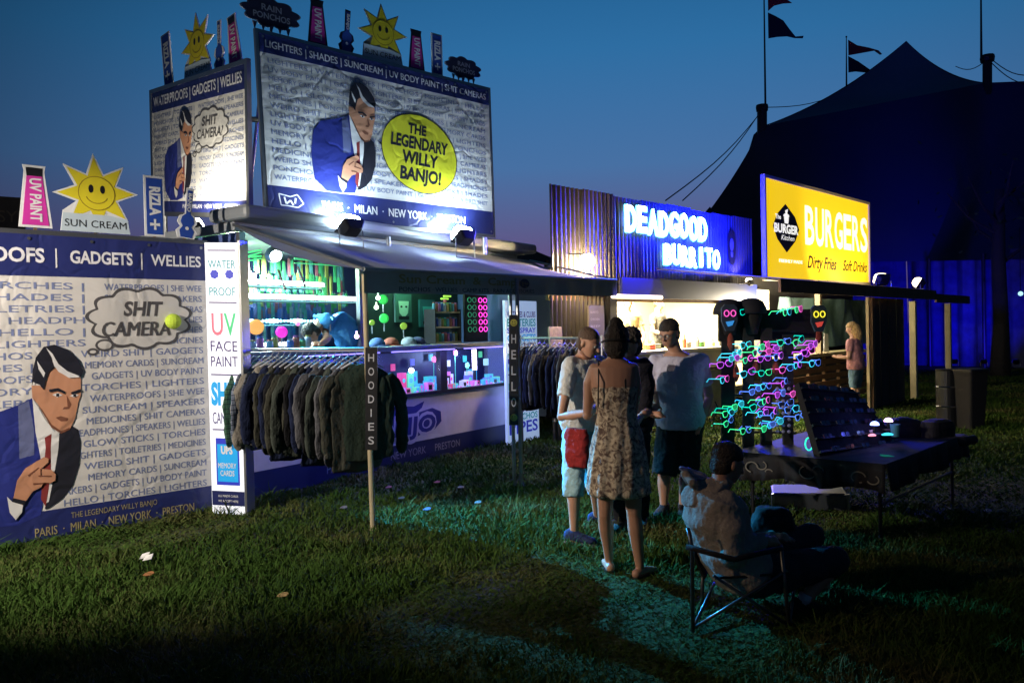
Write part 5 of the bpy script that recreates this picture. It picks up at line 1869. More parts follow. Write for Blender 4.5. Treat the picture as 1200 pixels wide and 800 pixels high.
lamp('AREA', F.p((a0 + a1) / 2, -.16, 2.08), (1.0, .78, .45), 60, target=F.p((a0 + a1) / 2, -1.2, .6), name='strip_glow')
# kitchen clutter
r6 = random.Random(8)
CK = [mat('clutter%d' % i, c, .4) for i, c in enumerate(((.55, .52, .45), (.05, .25, .05), (.5, .08, .04), (.12, .12, .12), (.6, .5, .2)))]
CKN = ['cream', 'green', 'red', 'black', 'mustard']
for i in range(12):
    a = aW + .5 + i * (aO1 - aW - .7) / 12 + r6.uniform(-.03, .03)
    c = (i * 3 + 1) % 5
    P = F.p(a, -.05 + r6.uniform(0, .25), 1.262)
    h_ = r6.uniform(.10, .22)
    t = thing('sauce_bottle' if i % 2 else 'food_tub', '%s %s standing on the burrito counter' % (CKN[c], 'sauce bottle' if i % 2 else 'food tub'), 'bottle' if i % 2 else 'tub', P, 'things on the burrito counter')
    if i % 2:
        m = M(); m.lathe(P, [(.032, 0), (.035, .01), (.035, h_ * .65), (.012, h_ * .8), (.010, h_)], 12); m.build('bottle_body', CK[c], t)
        m = M(); m.lathe(P + Vector((0, 0, h_)), [(.014, 0), (.005, .03)], 8); m.build('nozzle', CK[(c + 2) % 5], t)
    else:
        m = M(); m.box(P + Vector((0, 0, .04)), (.16, .11, .08), F.u); m.build('tub_body', CK[c], t, bevel=.01)
        m = M(); m.box(P + Vector((0, 0, .086)), (.17, .12, .01), F.u); m.build('lid', CK[0], t)
# menu board and leaning board left of the opening
SM = Surf(F.p(F.hit(690, 370, -.05)[0], -.05, 1.25), F.p(F.hit(708, 370, -.05)[0], -.05, 1.25), F.p(F.hit(708, 370, -.05)[0], -.05, 1.98), F.p(F.hit(690, 370, -.05)[0], -.05, 1.98))
t = thing('menu_board', 'dull grey menu board on the corrugated wall under the warm bulb', 'menu board', SM.c[0])
m = M(); m.prism(SM, [(0, 0), (SM.W, 0), (SM.W, SM.H), (0, SM.H)], -.03, 0); m.build('board', mat('menu_grey', (.14, .13, .10), .6), t)
m = M()
for k, s in enumerate(('BURRITO', 'CHICKEN', 'BEEF', 'VEGGIE', 'NACHOS', 'DRINKS')):
    put(m, SM, s, .04, SM.H - .12 - k * .105, .035, width=SM.W * (.5 + .06 * (k % 3)), off=.003)
m.build('lettering', mat('chalk', (.4, .38, .33), .8), t, kind='stuff')
a, _ = F.hit(650, 385, -.1)
m = M(); m.boxv(F.p(a - .14, -.2, .35), F.u * .27, F.m * .03, Vector((0, 0, 1.32)) + F.m * .08)
tag(m.build('leaning_board', PALEWOOD, bevel=.004), 'brown board leaning against the dark gap left of the corrugated wall', 'board')
# warm bulb with cage
PW = F.p(*(lambda q: (q[0], -.35, q[1] + .03))(F.hit(688, 309, -.35)))
t = thing('bulkhead_lamp', 'dazzling warm bulb at the foot of the corrugated facade', 'lamp', PW)
m = M(); m.ball(PW, .11, 14); m.build('bulb', glow('warm_bulb', (1.0, .80, .50), 200), t, smooth=True)
m = M(); m.tube([PW + Vector((0, 0, .06)), PW + Vector((0, 0, .12))], .035, 10); m.build('socket', DARKMET, t)
m = M(); m.tube([PW + Vector((0, 0, .11)), PW + Vector((0, 0, .14)) + F.m * .33], .010, 6); m.build('arm', DARKMET, t)
lamp('POINT', PW, (1.0, .62, .25), 640, .12, name='warm_bulb_light')
# small spotlight at right end
aS, zS = F.hit(872, 319, -.25)
flood('small spotlight washing the right end of the corrugated facade', F.p(aS, -.35, 2.45), F.p(aS + .05, .0, 3.0), (1.0, .85, .65), 22, s=.14, angle=110, es=12, bracket=F.m * .2)
SD = Surf(F.p(aS - .3, -.06, 2.65), F.p(aS + .1, -.06, 2.65), F.p(aS + .1, -.06, 3.5), F.p(aS - .3, -.06, 3.5))
t = thing('oval_badge', 'black oval badge on the corrugated facade above the small spotlight', 'sign', SD.c[0])
m = M(); m.prism(SD, circ(.2, .45, .15, .32, 26), -.02, 0); m.build('badge_plate', DARKMET, t)
m = M()
m.poly(SD, circ(.2, .50, .075, .12, 14), .003)
m.poly(SD, [(.15, .36), (.25, .36), (.24, .27), (.16, .27)], .003)
m.build('skull_print', mat('dim_print', (.10, .10, .14), .5), t)

# neon lettering
NEON_W = glow('neon_white', (.80, .97, 1.0), 14.0)
NEON_C = glow('neon_cyan', (.16, .62, 1.0), 5.0)
for k, (word, px0, px1, py0, py1, lb) in enumerate((('DEADGOOD', 731, 828, 246, 263, 'upper line of blue white neon lettering on the corrugated stall'),
                                                    ('BURRITO', 776, 843, 290, 301, 'lower line of blue white neon lettering on the corrugated stall'))):
    aL, zL = F.hit(px0, (239, 284)[k], -.10)
    aR, zR_ = F.hit(px1, (277, 314)[k], -.10)
    zT, zB = ((3.58, 3.14), (3.03, 2.67))[k]
    SN = Surf(F.p(aL, -.10, zB), F.p(aR, -.10, zB), F.p(aR, -.10, zT), F.p(aL, -.10, zT))
    t = thing('neon_word', lb, 'neon sign', SN.c[0], 'neon words on the burrito stall')
    w_ = SN.W / len(word)
    for i, ch in enumerate(word):
        dy = .015 * math.sin(i * 1.7)
        m = M(); put(m, SN, ch, w_ * (i + .5), .02 + dy, SN.H * .92, width=w_ * (.78 if ch != 'I' else .3), off=.03, bold=.025, align='C', mi=0)
        put(m, SN, ch, w_ * (i + .5), dy, SN.H * .96, width=w_ * (.98 if ch != 'I' else .42), off=.012, bold=.0, tube=.036, align='C', mi=1)
        m.build('neon_letter', [NEON_W, NEON_C], t)
    m = M(); m.rect(SN, 0, .05, SN.W, .09, -.02); m.rect(SN, 0, SN.H - .12, SN.W, SN.H - .08, -.02); m.build('mounting_bar', DARKMET, t)
    for q in (.12, .5, .88):
        lamp('POINT', SN.p(SN.W * q, SN.H / 2, .38), (.006, .010, 1.0), 620 if q > .2 else 190, .12, name='neon_spill')

# ------------------------------------------------------------------ burger stall
B0, B1 = at(898, 325, 15.5), at(1018, 331, 19.9)
SG = Surf(at(898, 325, 15.5), at(1018, 331, 19.9), at(1017, 240, 19.9), at(896, 208, 15.5))
bs_ = thing('burger_sign', 'glowing yellow BURGERS box sign on the roof of the right stall', 'sign', SG.c[0])
W, H = SG.W, SG.H
m = M(); m.prism(SG, [(0, 0), (W, 0), (W, H), (0, H)], -.05, 0)
m.build('light_box', mat('sign_amber', (.70, .42, .02), .5, emit=(1.0, .65, .006), es=.88, var=.1, vs=.8), bs_)
m = M()
for x0, y0, x1, y1 in ((-.06, -.06, W + .06, 0), (-.06, H, W + .06, H + .06), (-.06, 0.001, 0, H - .001), (W, .001, W + .06, H - .001)):
    m.prism(SG, [(x0, y0), (x1, y0), (x1, y1), (x0, y1)], -.06, .03)
m.build('sign_frame', mat('pale_frame', (.45, .38, .28), .5, .3), bs_)
SWH = mat('sign_white', (.8, .8, .7), .4, emit=(1.0, .98, .80), es=.95)
SBK = mat('sign_black', (.02, .015, .01), .4)
m = M()
for i, ch in enumerate('BURGERS'):
    put(m, SG, ch, W * (.335 + .096 * i) + W * .035, H * .395, H * .43, width=W * .085, off=.004, bold=.02, align='C')
m.build('lettering', SWH, bs_)
m = M()
put(m, SG, 'Dirty Fries', W * .345, H * .13, H * .14, width=W * .285, off=.004, shear=.35, bold=.012)
put(m, SG, 'Soft Drinks', W * .70, H * .13, H * .13, width=W * .28, off=.004, shear=.35, bold=.012)
m.build('lettering', SBK, bs_)
m = M(); m.poly(SG, [(W * .055, H * .53), (W * .09, H * .66), (W * .16, H * .78), (W * .24, H * .66), (W * .275, H * .53), (W * .24, H * .40), (W * .165, H * .27), (W * .09, H * .40)], .004)
m.build('badge_print', SBK, bs_)
m = M()
put(m, SG, 'The', W * .075, H * .61, H * .05, width=W * .045, off=.008, bold=.02)
put(m, SG, 'BURGER', W * .165, H * .475, H * .09, width=W * .20, off=.008, bold=.04, align='C')
put(m, SG, 'Kitchen', W * .175, H * .40, H * .055, width=W * .11, off=.008, shear=.3, align='C')
m.poly(SG, circ(W * .165, H * .655, W * .024, H * .025, 16), .008)
m.poly(SG, [(W * .145, H * .635), (W * .185, H * .635), (W * .18, H * .575), (W * .15, H * .575)], .008)
m.poly(SG, [(W * .16, H * .67), (W * .17, H * .67), (W * .18, H * .73), (W * .155, H * .71)], .008)
put(m, SG, 'FRESHLY MADE', W * .10, H * .165, H * .035, width=W * .20, off=.008, bold=.05)
m.build('lettering', SWH, bs_)

Bp = VPlane((3.88, 11.8), 42.7)      # front row of the lean-to
BLEN = 10.2
bt = thing('burger_stall', 'timber burger stall with lean-to roof and open serving hatch', 'food stall', Bp.p(0, 0, 0))
ROOFM = mat('tarred_roof', (.05, .042, .035), .55, var=.4, vs=4, bump=.3, bs=12)
for k in range(6):
    m = M()
    a0, a1 = -.1 + k * 1.32, -.1 + (k + 1) * 1.32 - .006
    m.boxv(Bp.p(a0, -.15, 2.27), Bp.u * (a1 - a0), Bp.m * 2.08 + Vector((0, 0, .30)), Vector((0, 0, .035)))
    m.build('roof_board', ROOFM, bt)
m = M(); m.boxv(Bp.p(7.83, -.15, 2.20), Bp.u * 2.9, Bp.m * 2.45 + Vector((0, 0, .30)), Vector((0, 0, .035))); m.build('roof_board', ROOFM, bt)
m = M(); fbox(m, -.12, 7.85, -.19, -.152, 2.10, 2.30, pl_=Bp); m.build('fascia', WOOD, bt)
m = M(); fbox(m, 7.86, 10.75, -.19, -.152, 2.04, 2.22, pl_=Bp); m.build('fascia', WOOD, bt)
for px, h_, mt in ((1021, 2.1, WOOD), (1071, 2.06, PALEWOOD), (1112, 2.04, PALEWOOD)):
    a, _ = Bp.hit(px, 440)
    m = M(); fbox(m, a - .06, a + .06, -.06, .06, 0, h_, pl_=Bp); m.build('post', mt, bt)
aP, _ = Bp.hit(1021, 440)
m = M(); fbox(m, aP - .15, aP - .10, -.02, .03, 0, 2.1, pl_=Bp); m.build('post', PALEWOOD, bt)
# shed side wall behind the corner post (dark boards) and rear wall
aQ, _ = Bp.hit(1062, 440)
for k in range(8):
    _w2 = (aQ - aP - .12) / 8
    m = M(); fbox(m, aP + .12 + k * _w2, aP + .12 + (k + 1) * _w2 - .012, .02 + .006 * (k % 2), .05 + .006 * (k % 2), 0, 2.10, pl_=Bp); m.build('wall_board', mat('dark_stained_board', (.03, .026, .024), .7, var=.4, vs=6, bump=.3), bt)
m = M(); fbox(m, 3.5, aP + 5.5, 2.25, 2.3, 0, 2.6, pl_=Bp); m.build('rear_wall', mat('dark_stained_board', (.03, .026, .024), .7), bt)
# hatch: counter of slatted crates, tarp behind
cA, _ = Bp.hit(966, 420, .9)
cB, _ = Bp.hit(1010, 420, .9)
m = M(); fbox(m, cA - 1.6, cB + .1, .80, 1.25, 1.0, 1.06, pl_=Bp); m.build('counter', PALEWOOD, bt)
for k in range(6):
    m = M(); fbox(m, cA - 1.6, cB + .05, .84, .87, .12 + k * .145, .22 + k * .145, pl_=Bp); m.build('slat', WOOD, bt)
for k in range(5):
    a = cA - 1.55 + k * .75
    m = M(); fbox(m, a, a + .07, .875, .93, .0, .99, pl_=Bp); m.build('stud', WOOD, bt)
m = M()
vs, fs = [], []
for i in range(31):
    for j in range(9):
        a = cA + .15 + (Bp.hit(1018, 420, 1.9)[0] - cA) * i / 30
        z = 1.1 + 1.1 * j / 8
        vs.append(Bp.p(a, 1.9 + .06 * math.sin(i * .7 + j * .5) + .04 * math.sin(i * 1.9), z))
for i in range(30):
    for j in range(8):
        q = i * 9 + j
        fs.append((q, q + 9, q + 10, q + 1))
m.add(vs, fs)
m.build('tarpaulin', mat('grey_green_tarp', (.13, .20, .20), .4, var=.2, bump=.5, bs=5), bt, smooth=True)
m = M(); fbox(m, cA - 1.9, cA + .1, 2.05, 2.10, .9, 2.35, pl_=Bp); m.build('serving_wall', mat('kitchen_cream_wall', (.72, .66, .48), .5), bt)
a, _ = Bp.hit(961, 390, .75)
m = M(); fbox(m, a, a + .09, .74, .84, 1.062, 2.2, pl_=Bp); m.build('post', PALEWOOD, bt)
lamp('POINT', Bp.p(cA + .3, 1.5, 2.1), (1.0, .85, .6), 45, .08, name='hatch_light')
lamp('POINT', Bp.p(cA - .9, 1.5, 2.1), (1.0, .88, .65), 160, .08, name='hatch_light')
lamp('POINT', Bp.p(aP + 1.5, .8, 1.95), (.9, .95, .45), 22, .08, name='leanto_light')
for i, (px, b_) in enumerate(((1034, .3), (1078, .3))):
    a, z = Bp.hit(px, 343, b_)
    P = Bp.p(a, b_, 2.5)
    flood(('nearer', 'farther')[i] + ' black floodlight on the lean-to roof aimed at the yellow sign', P, SG.p(W * (.55 + .25 * i), H * .4), (1.0, .80, .42), 120, s=.34, angle=120, es=6, group='roof floodlights of the burger stall')
P = Bp.p(cA + .25, 1.0, 1.062)
t = thing('order_card', 'white order card standing on the burger counter', 'card', P)
m = M(); S_ = Surf(P, P + Bp.u * .25, P + Bp.u * .25 + Vector((0, 0, .38)), P + Vector((0, 0, .38))); m.prism(S_, [(0, 0), (.25, 0), (.22, .36), (.03, .38)], -.01, 0); m.build('card_sheet', WHITEP, t)

# drums and bins
bp_ = onz(1111, 500)
t = thing('oil_drum', 'black oil drum with two shiny hoops beside the square bin', 'drum', bp_)
m = M(); m.lathe(bp_, [(.16, 0), (.165, .02), (.16, .04), (.16, .86), (.165, .88), (.15, .89), (.02, .885)], 24); m.build('drum_body', DARKMET, t)
for z in (.32, .62):
    m = M(); m.lathe(bp_ + Vector((0, 0, z)), [(.162, -.012), (.172, 0), (.162, .012)], 24); m.build('hoop', mat('polished_hoop', (.6, .6, .6), .15, 1.0), t)
bp2 = onz(1135, 501)
t = thing('bin', 'square black litter bin right of the oil drum', 'bin', bp2)
m = M(); m.loft([(bp2 + Vector((0, 0, z)), w_, w_, Vector((.9, .4, 0)).normalized(), Vector((-.4, .9, 0)).normalized()) for z, w_ in ((0, .16), (.8, .20), (.85, .21), (.86, .21))], 20, e=9)
m.build('bin_body', BLACKC, t)
m = M(); m.loft([(bp2 + Vector((0, 0, z)), w_, w_, Vector((.9, .4, 0)).normalized(), Vector((-.4, .9, 0)).normalized()) for z, w_ in ((.862, .22), (.89, .22), (.90, .20))], 20, e=9)
m.build('bin_rim', DARKMET, t)

# ------------------------------------------------------------------ big top
TENT = mat('big_top_navy', (.016, .026, .065), .8, var=.25, vs=.4, bump=.6, bs=.8)
tt2 = thing('big_top', 'huge dark big top tent filling the background on the right', 'tent', (14, 30, 0))
PK_ = at(1062, 48, 36)
K1, K2 = at(893, 148, 33), at(1157, 97, 31)
K3 = Vector((K1.x + 3, K1.y + 14, K1.z))
K4 = Vector((K2.x + 6, K2.y + 14, K2.z))
K5 = Vector((K2.x + 11, K2.y - 2, K2.z - .4))


def membrane(name, a, b, c, d, sag, n=16, mt=TENT, edge=0.0):
    """bilinear a-b (bottom) d-c (top) patch with sag"""
    m = M()
    vs, fs = [], []
    for lay in (0, 1):
        for j in range(n + 1):
            for i in range(n + 1):
                u_, v_ = i / n, j / n
                p_ = (a * (1 - u_) + b * u_) * (1 - v_) + (d * (1 - u_) + c * u_) * v_
                s_ = -sag * 4 * v_ * (1 - v_) - edge * 4 * u_ * (1 - u_) * (1 - v_)
                vs.append(p_ + Vector((0, 0, s_ - .03 * lay)))
    L0 = (n + 1) ** 2
    for j in range(n):
        for i in range(n):
            q = j * (n + 1) + i
            fs.append((q, q + 1, q + n + 2, q + n + 1))
            fs.append((L0 + q, L0 + q + n + 1, L0 + q + n + 2, L0 + q + 1))
    m.add(vs, fs)
    return m.build(name, mt, tt2, smooth=True)


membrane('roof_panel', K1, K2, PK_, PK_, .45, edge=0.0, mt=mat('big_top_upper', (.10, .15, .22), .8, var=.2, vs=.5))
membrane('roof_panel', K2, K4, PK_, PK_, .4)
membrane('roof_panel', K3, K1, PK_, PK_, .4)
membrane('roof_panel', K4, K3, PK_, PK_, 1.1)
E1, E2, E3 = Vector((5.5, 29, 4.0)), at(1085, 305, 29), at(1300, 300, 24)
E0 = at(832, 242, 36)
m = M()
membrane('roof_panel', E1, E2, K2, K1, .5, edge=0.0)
for k in range(1):
    n = 20
    vs, fs = [], []
    for j in range(n + 1):
        for i in range(n + 1):
            u_, v_ = i / n, j / n
            bl_ = E1 * (1 - u_) + E2 * u_
            tl_ = K1 * (1 - u_) + K2 * u_
            vs.append(bl_ * (1 - v_) + tl_ * v_)
membrane('roof_panel', E2, E3, K5, K2, .5)
membrane('roof_panel', E0, E1, K1, K1 + Vector((-.3, .2, -.3)), 1.6)
membrane('roof_panel', E0 + Vector((2, 12, 0)), E0, K1 + Vector((-.3, .2, -.3)), K3, 1.6)
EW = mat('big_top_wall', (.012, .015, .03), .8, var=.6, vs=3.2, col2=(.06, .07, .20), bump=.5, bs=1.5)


def wall(a, b, zt, zb, b_off=.2):
    m = M()
    n = 60
    vs, fs = [], []
    d = (b - a)
    d.z = 0
    nn = Vector((-d.y, d.x, 0)).normalized()
    for i in range(n + 1):
        u_ = i / n
        p_ = a.lerp(b, u_)
        for j in range(4):
            z = zb + (zt - zb) * j / 3
            w_ = .10 * math.sin(i * 1.1) + .06 * math.sin(i * 2.7 + j)
            vs.append(Vector((p_.x, p_.y, z)) + nn * w_)
    for i in range(n):
        for j in range(3):
            q = i * 4 + j
            fs.append((q, q + 4, q + 5, q + 1))
    m.add(vs, fs)
    return m.build('wall_panel', EW, tt2, smooth=True)


wall(E1 + Vector((0, 1, 0)), E2 + Vector((-.2, 1, 0)), 4.2, 0)
wall(E2 + Vector((-.2, 1, 0)), E3 + Vector((0, 1, 0)), 4.0, 0)
for i in range(4):
    q = E2.lerp(E3, i / 3)
    m = M(); m.tube([Vector((q.x, q.y - .2, 0)), Vector((q.x, q.y - .2, 3.9))], .06, 8); m.build('side_pole', DARKMET, tt2)
for i, (px, py, pt, Y) in enumerate(((893, 150, 126, 33), (1157, 100, 68, 31))):
    m = M()
    m.tube([at(px, py + 12, Y), at(px, pt, Y)], .20 if i == 0 else .17, 10)
    m.lathe(at(px, pt, Y), [(.24, -.15), (.26, 0), (.24, .1)], 10)
    m.build('king_pole_head', DARKMET, tt2)
# flag poles and pennants
RED = mat('pennant_red', (.42, .02, .06), .8)
BLU = mat('pennant_navy', (.015, .02, .06), .8)


def pennant(px0, py0, pts, Y, mt, label):
    """pts: outline relative px"""
    o = at(px0, py0, Y)
    S_ = Surf(o, o + Vector((1, .35, 0)), o + Vector((1, .35, 1)), o + Vector((0, 0, 1)), 1, 1)
    k = Y / FPX
    out = [((x) * k, -y * k) for x, y in pts]
    m = M()
    m.prism(S_, out, -.01, .01)
    tag(m.build('pennant', mt), label, 'flag', 'pennants on the tent flagpoles')


for i, (px, pb, pt, Y, lb) in enumerate(((898, 128, -60, 33, 'left flagpole on the tent king pole'), (993, 108, 44, 40, 'middle flagpole behind the tent roof'), (1151, 70, -60, 31, 'right flagpole on the king pole near the picture edge'))):
    m = M()
    b = at(px - 1, pb, Y)
    h_ = (pb - pt) * Y / FPX
    m.tube([b, b + Vector((.04, 0, h_))], [.045, .02], 6)
    m.ball(b + Vector((.04, 0, h_)), .05, 6)
    tag(m.build('flagpole', DARKMET), lb, 'flagpole')
pennant(900, 0, [(0, -10), (24, -4), (32, 0), (20, 2), (8, 6), (0, 13)], 33, RED, 'red pennant at the top of the left flagpole')
pennant(900, 15, [(0, 0), (10, 3), (20, 7), (28, 16), (36, 24), (47, 22), (46, 25), (35, 26), (25, 25), (12, 27), (0, 30)], 33, BLU, 'navy pennant below the red one on the left flagpole')
pennant(994, 47, [(0, 0), (12, 5), (28, 6), (42, 8), (47, 12), (44, 13), (36, 9), (20, 13), (0, 18)], 40, RED, 'red pennant on the middle flagpole')
pennant(994, 66, [(0, 0), (14, 5), (32, 14), (24, 17), (10, 17), (0, 19)], 40, BLU, 'navy pennant on the middle flagpole')
for i, (p0, p1, lb) in enumerate(((at(893, 128, 33), at(800, 235, 22), 'guy rope running down left from the king pole'), (at(892, 131, 33), at(780, 235, 20), 'second guy rope running down left from the king pole'),
                                  (at(897, 126, 33), at(992, 106, 40), 'rope from the left king pole to the middle flagpole'), (at(1120, 78, 35), at(1157, 70, 31), 'rope from the tent roof to the right king pole'),
                                  (at(1160, 68, 31), at(1215, 88, 28), 'upper rope leaving the right king pole'), (at(1160, 72, 31), at(1215, 100, 28), 'lower rope leaving the right king pole'))):
    m = M()
    m.tube([p0.lerp(p1, k / 8) - Vector((0, 0, .25 * math.sin(PI * k / 8))) for k in range(9)], .018, 5)
    tag(m.build('guy_rope', DARKMET), lb, 'rope')
for i, (px, Y) in enumerate(((1118, 25), (1152, 24.5), (1190, 24))):
    q = onz(px, 445, 0)
    P = Vector((at(px, 400, Y).x, Y, .35))
    flood(('left', 'middle', 'right')[i] + 'most blue wash light on the grass before the tent wall', P, P + Vector((.3, 5, 2.1)), (.012, .006, 1.0), 620, s=.2, angle=78, es=.2, group='blue wash lights before the tent wall')
# dark tree by the tent
P = at(1172, 440, 23)
P.z = 0
tre = thing('tree', 'dark bare tree trunk before the blue lit tent wall', 'tree', P)
BARK = mat('dark_bark', (.02, .018, .02), .9, bump=.8, bs=15)
m = M(); m.tube([P, P + Vector((.05, 0, 1.5)), P + Vector((.0, 0, 3.4)), P + Vector((.12, .1, 5.4))], [.28, .20, .18, .12], 12); m.build('trunk', BARK, tre, smooth=True)
m = M()
for k in range(7):
    a = k * .9
    q = P + Vector((0, 0, 3.2 + .3 * k))
    m.tube([q, q + Vector((.7 * math.cos(a), .7 * math.sin(a), .5)), q + Vector((1.3 * math.cos(a), 1.2 * math.sin(a), 1.3))], [.06, .04, .015], 6)
m.build('limbs', BARK, tre)
m = M()
r7 = random.Random(2)
for k in range(60):
    q = P + Vector((r7.gauss(0, .8), r7.gauss(0, .8), 5.0 + r7.gauss(0, .6)))
    d = Vector((r7.gauss(0, 1), r7.gauss(0, 1), r7.gauss(0, 1))).normalized() * .10
    e = d.orthogonal() * .5
    m.add([q - d, q + e, q + d, q - e], [(0, 1, 2, 3)])
m.build('crown', mat('night_leaves', (.03, .05, .02), .8), tre, kind='stuff')
P = at(1196, 344, 24)
_sl = thing('site_lamp', 'small cyan lamp hanging at the right picture edge before the tent', 'lamp', P)
m = M(); m.ball(P, .07, 10); m.build('bulb', glow('site_lamp', (.4, .8, 1), 1.5), _sl)
m = M(); m.tube([P + Vector((0, 0, .07)), Vector((P.x, P.y, 4.4))], .01, 5); m.build('cord', DARKMET, _sl)
P = onz(1181, 437)
m = M(); m.tube([P, P + Vector((0, 0, .25))], .04, 8); m.ball(P + Vector((0, 0, .27)), .06, 8)
tag(m.build('marker_light', glow('marker', (.7, .75, .6), .6)), 'tiny pale marker light on the grass by the tent wall', 'light')
# background left: dark fascia of another stall, low roof behind the trailer
P0, P1 = at(-60, 270, 14), at(30, 270, 15)
S_ = Surf(P0, P1, at(30, 232, 15), at(-60, 226, 14))
t = thing('far_stall', 'brown fascia of another stall behind the left banner', 'stall', Vector((P0.x, P0.y, 0)))
m = M(); m.prism(S_, [(0, 0), (S_.W, 0), (S_.W, S_.H), (0, S_.H)], -1.5, 0); m.build('fascia', mat('brown_fascia', (.11, .08, .06), .7), t)
m = M(); put(m, S_, 'SYFI', S_.W * .62, S_.H * .25, S_.H * .35, off=.01); m.build('lettering', mat('brown_letters', (.25, .17, .10), .7), t)
for x in (.1, S_.W - .1):
    m = M(); q = S_.p(x, 0, -.2); m.tube([q, Vector((q.x, q.y, 0))], .06, 8); m.build('leg', DARKMET, t)
m = M()
q0, q1 = at(560, 302, 18), at(640, 305, 18)
t = thing('marquee', 'low dark marquee roof behind the trailer', 'marquee', Vector((q0.x, q0.y, 0)))
m.add([q0, q1 + Vector((.6, 0, -.15)), q1 + Vector((0, 3, .2)), q0 + Vector((0, 3, .2)), at(575, 286, 19), at(618, 290, 19)], [(0, 1, 5, 4), (1, 2, 5), (2, 3, 4, 5), (3, 0, 4), (0, 3, 2, 1)])
m.build('marquee_roof', BLACKC, t)
for q in (q0, q1):
    m = M(); m.tube([q, Vector((q.x, q.y, 0))], .05, 8); m.build('leg', DARKMET, t)

# ------------------------------------------------------------------ floodlights of the trailer
for i, (px, py) in enumerate(((392, 262), (524, 268))):
    x = xof(SR, px, 0.0)
    tgt = SR.p(x - .05, .32, 0)
    P = SR.p(x, -.12, .32)
    flood(('left', 'right')[i] + ' white floodlight on the trailer roof under the big billboard', P, tgt, (.66, .86, 1.0), 75, s=.30, angle=160, es=60, group='roof floodlights under the billboard', bracket=Vector((0, 0, -.22)), size=.05)
P = SS.p(1.75, -.18, .45)
flood('white floodlight at the lower right corner of the small billboard', P, SS.p(1.45, .55, 0), (1.0, .93, .75), 120, s=.2, angle=140, es=30, bracket=Vector((0, 0, -.2)))
# work light on a stand beyond the left picture edge, aimed along the banner
PL = Vector((-5.3, 2.7, 3.1))
_w = flood('tall work light on a stand left of the big banner', PL, Vector((-2.6, 6.9, 1.25)), (1.0, .88, .74), 1500, s=.3, angle=76, es=20, size=.04)
flood('smaller second work light on the stand aimed at the people', PL + Vector((.1, -.1, .42)), Vector((1.0, 5.0, 1.05)), (1.0, .68, .40), 270, s=.2, angle=44, es=8, size=.05, bracket=Vector((0, 0, -.3)))
_d = (Vector((-2.6, 6.9, 1.25)) - PL).normalized()
_r = _d.cross(ZZ).normalized()
_u = _r.cross(_d)
m = M()
m.boxv(PL + _u * .165 - _r * .30, _r * .60, _d * .62 + _u * .0, _u * .006)
m.build('added_flap', DARKMET, _w)  # unseen flap added to keep this light off the roof billboard
t = thing('light_stand', 'steel stand carrying the work light left of the big banner', 'stand', Vector((PL.x, PL.y, 0)))
m = M(); m.tube([Vector((PL.x, PL.y, 0)), PL - Vector((0, 0, .2))], .025, 8); m.build('mast', STEEL, t)
for k in range(3):
    m = M(); a = k * 2.1; m.tube([Vector((PL.x, PL.y, .7)), Vector((PL.x + .6 * math.cos(a), PL.y + .6 * math.sin(a), .01))], .015, 6); m.build('leg', STEEL, t)

# ------------------------------------------------------------------ people
SKIN_A = mat('skin_tan', (.42, .22, .14), .5, var=.12, vs=12)
SKIN_B = mat('skin_fair', (.55, .33, .25), .5, var=.12, vs=12)
HAIRM = mat('hair_dark', (.025, .017, .012), .6, var=.5, vs=60, bump=.8, bs=90)
HAIRB = mat('hair_brown', (.09, .05, .03), .6, var=.5, vs=60, bump=.8, bs=90)
HAIRY = mat('hair_blonde', (.45, .30, .14), .6, var=.4, vs=60, bump=.8, bs=90)
ZV = Vector((0, 0, 1))
TORSO = [(0, .135, .095), (1, .172, .118), (2, .148, .108), (3, .178, .122), (4, .195, .105), (4.45, .13, .08), (5, .062, .060), (6, .057, .060)]


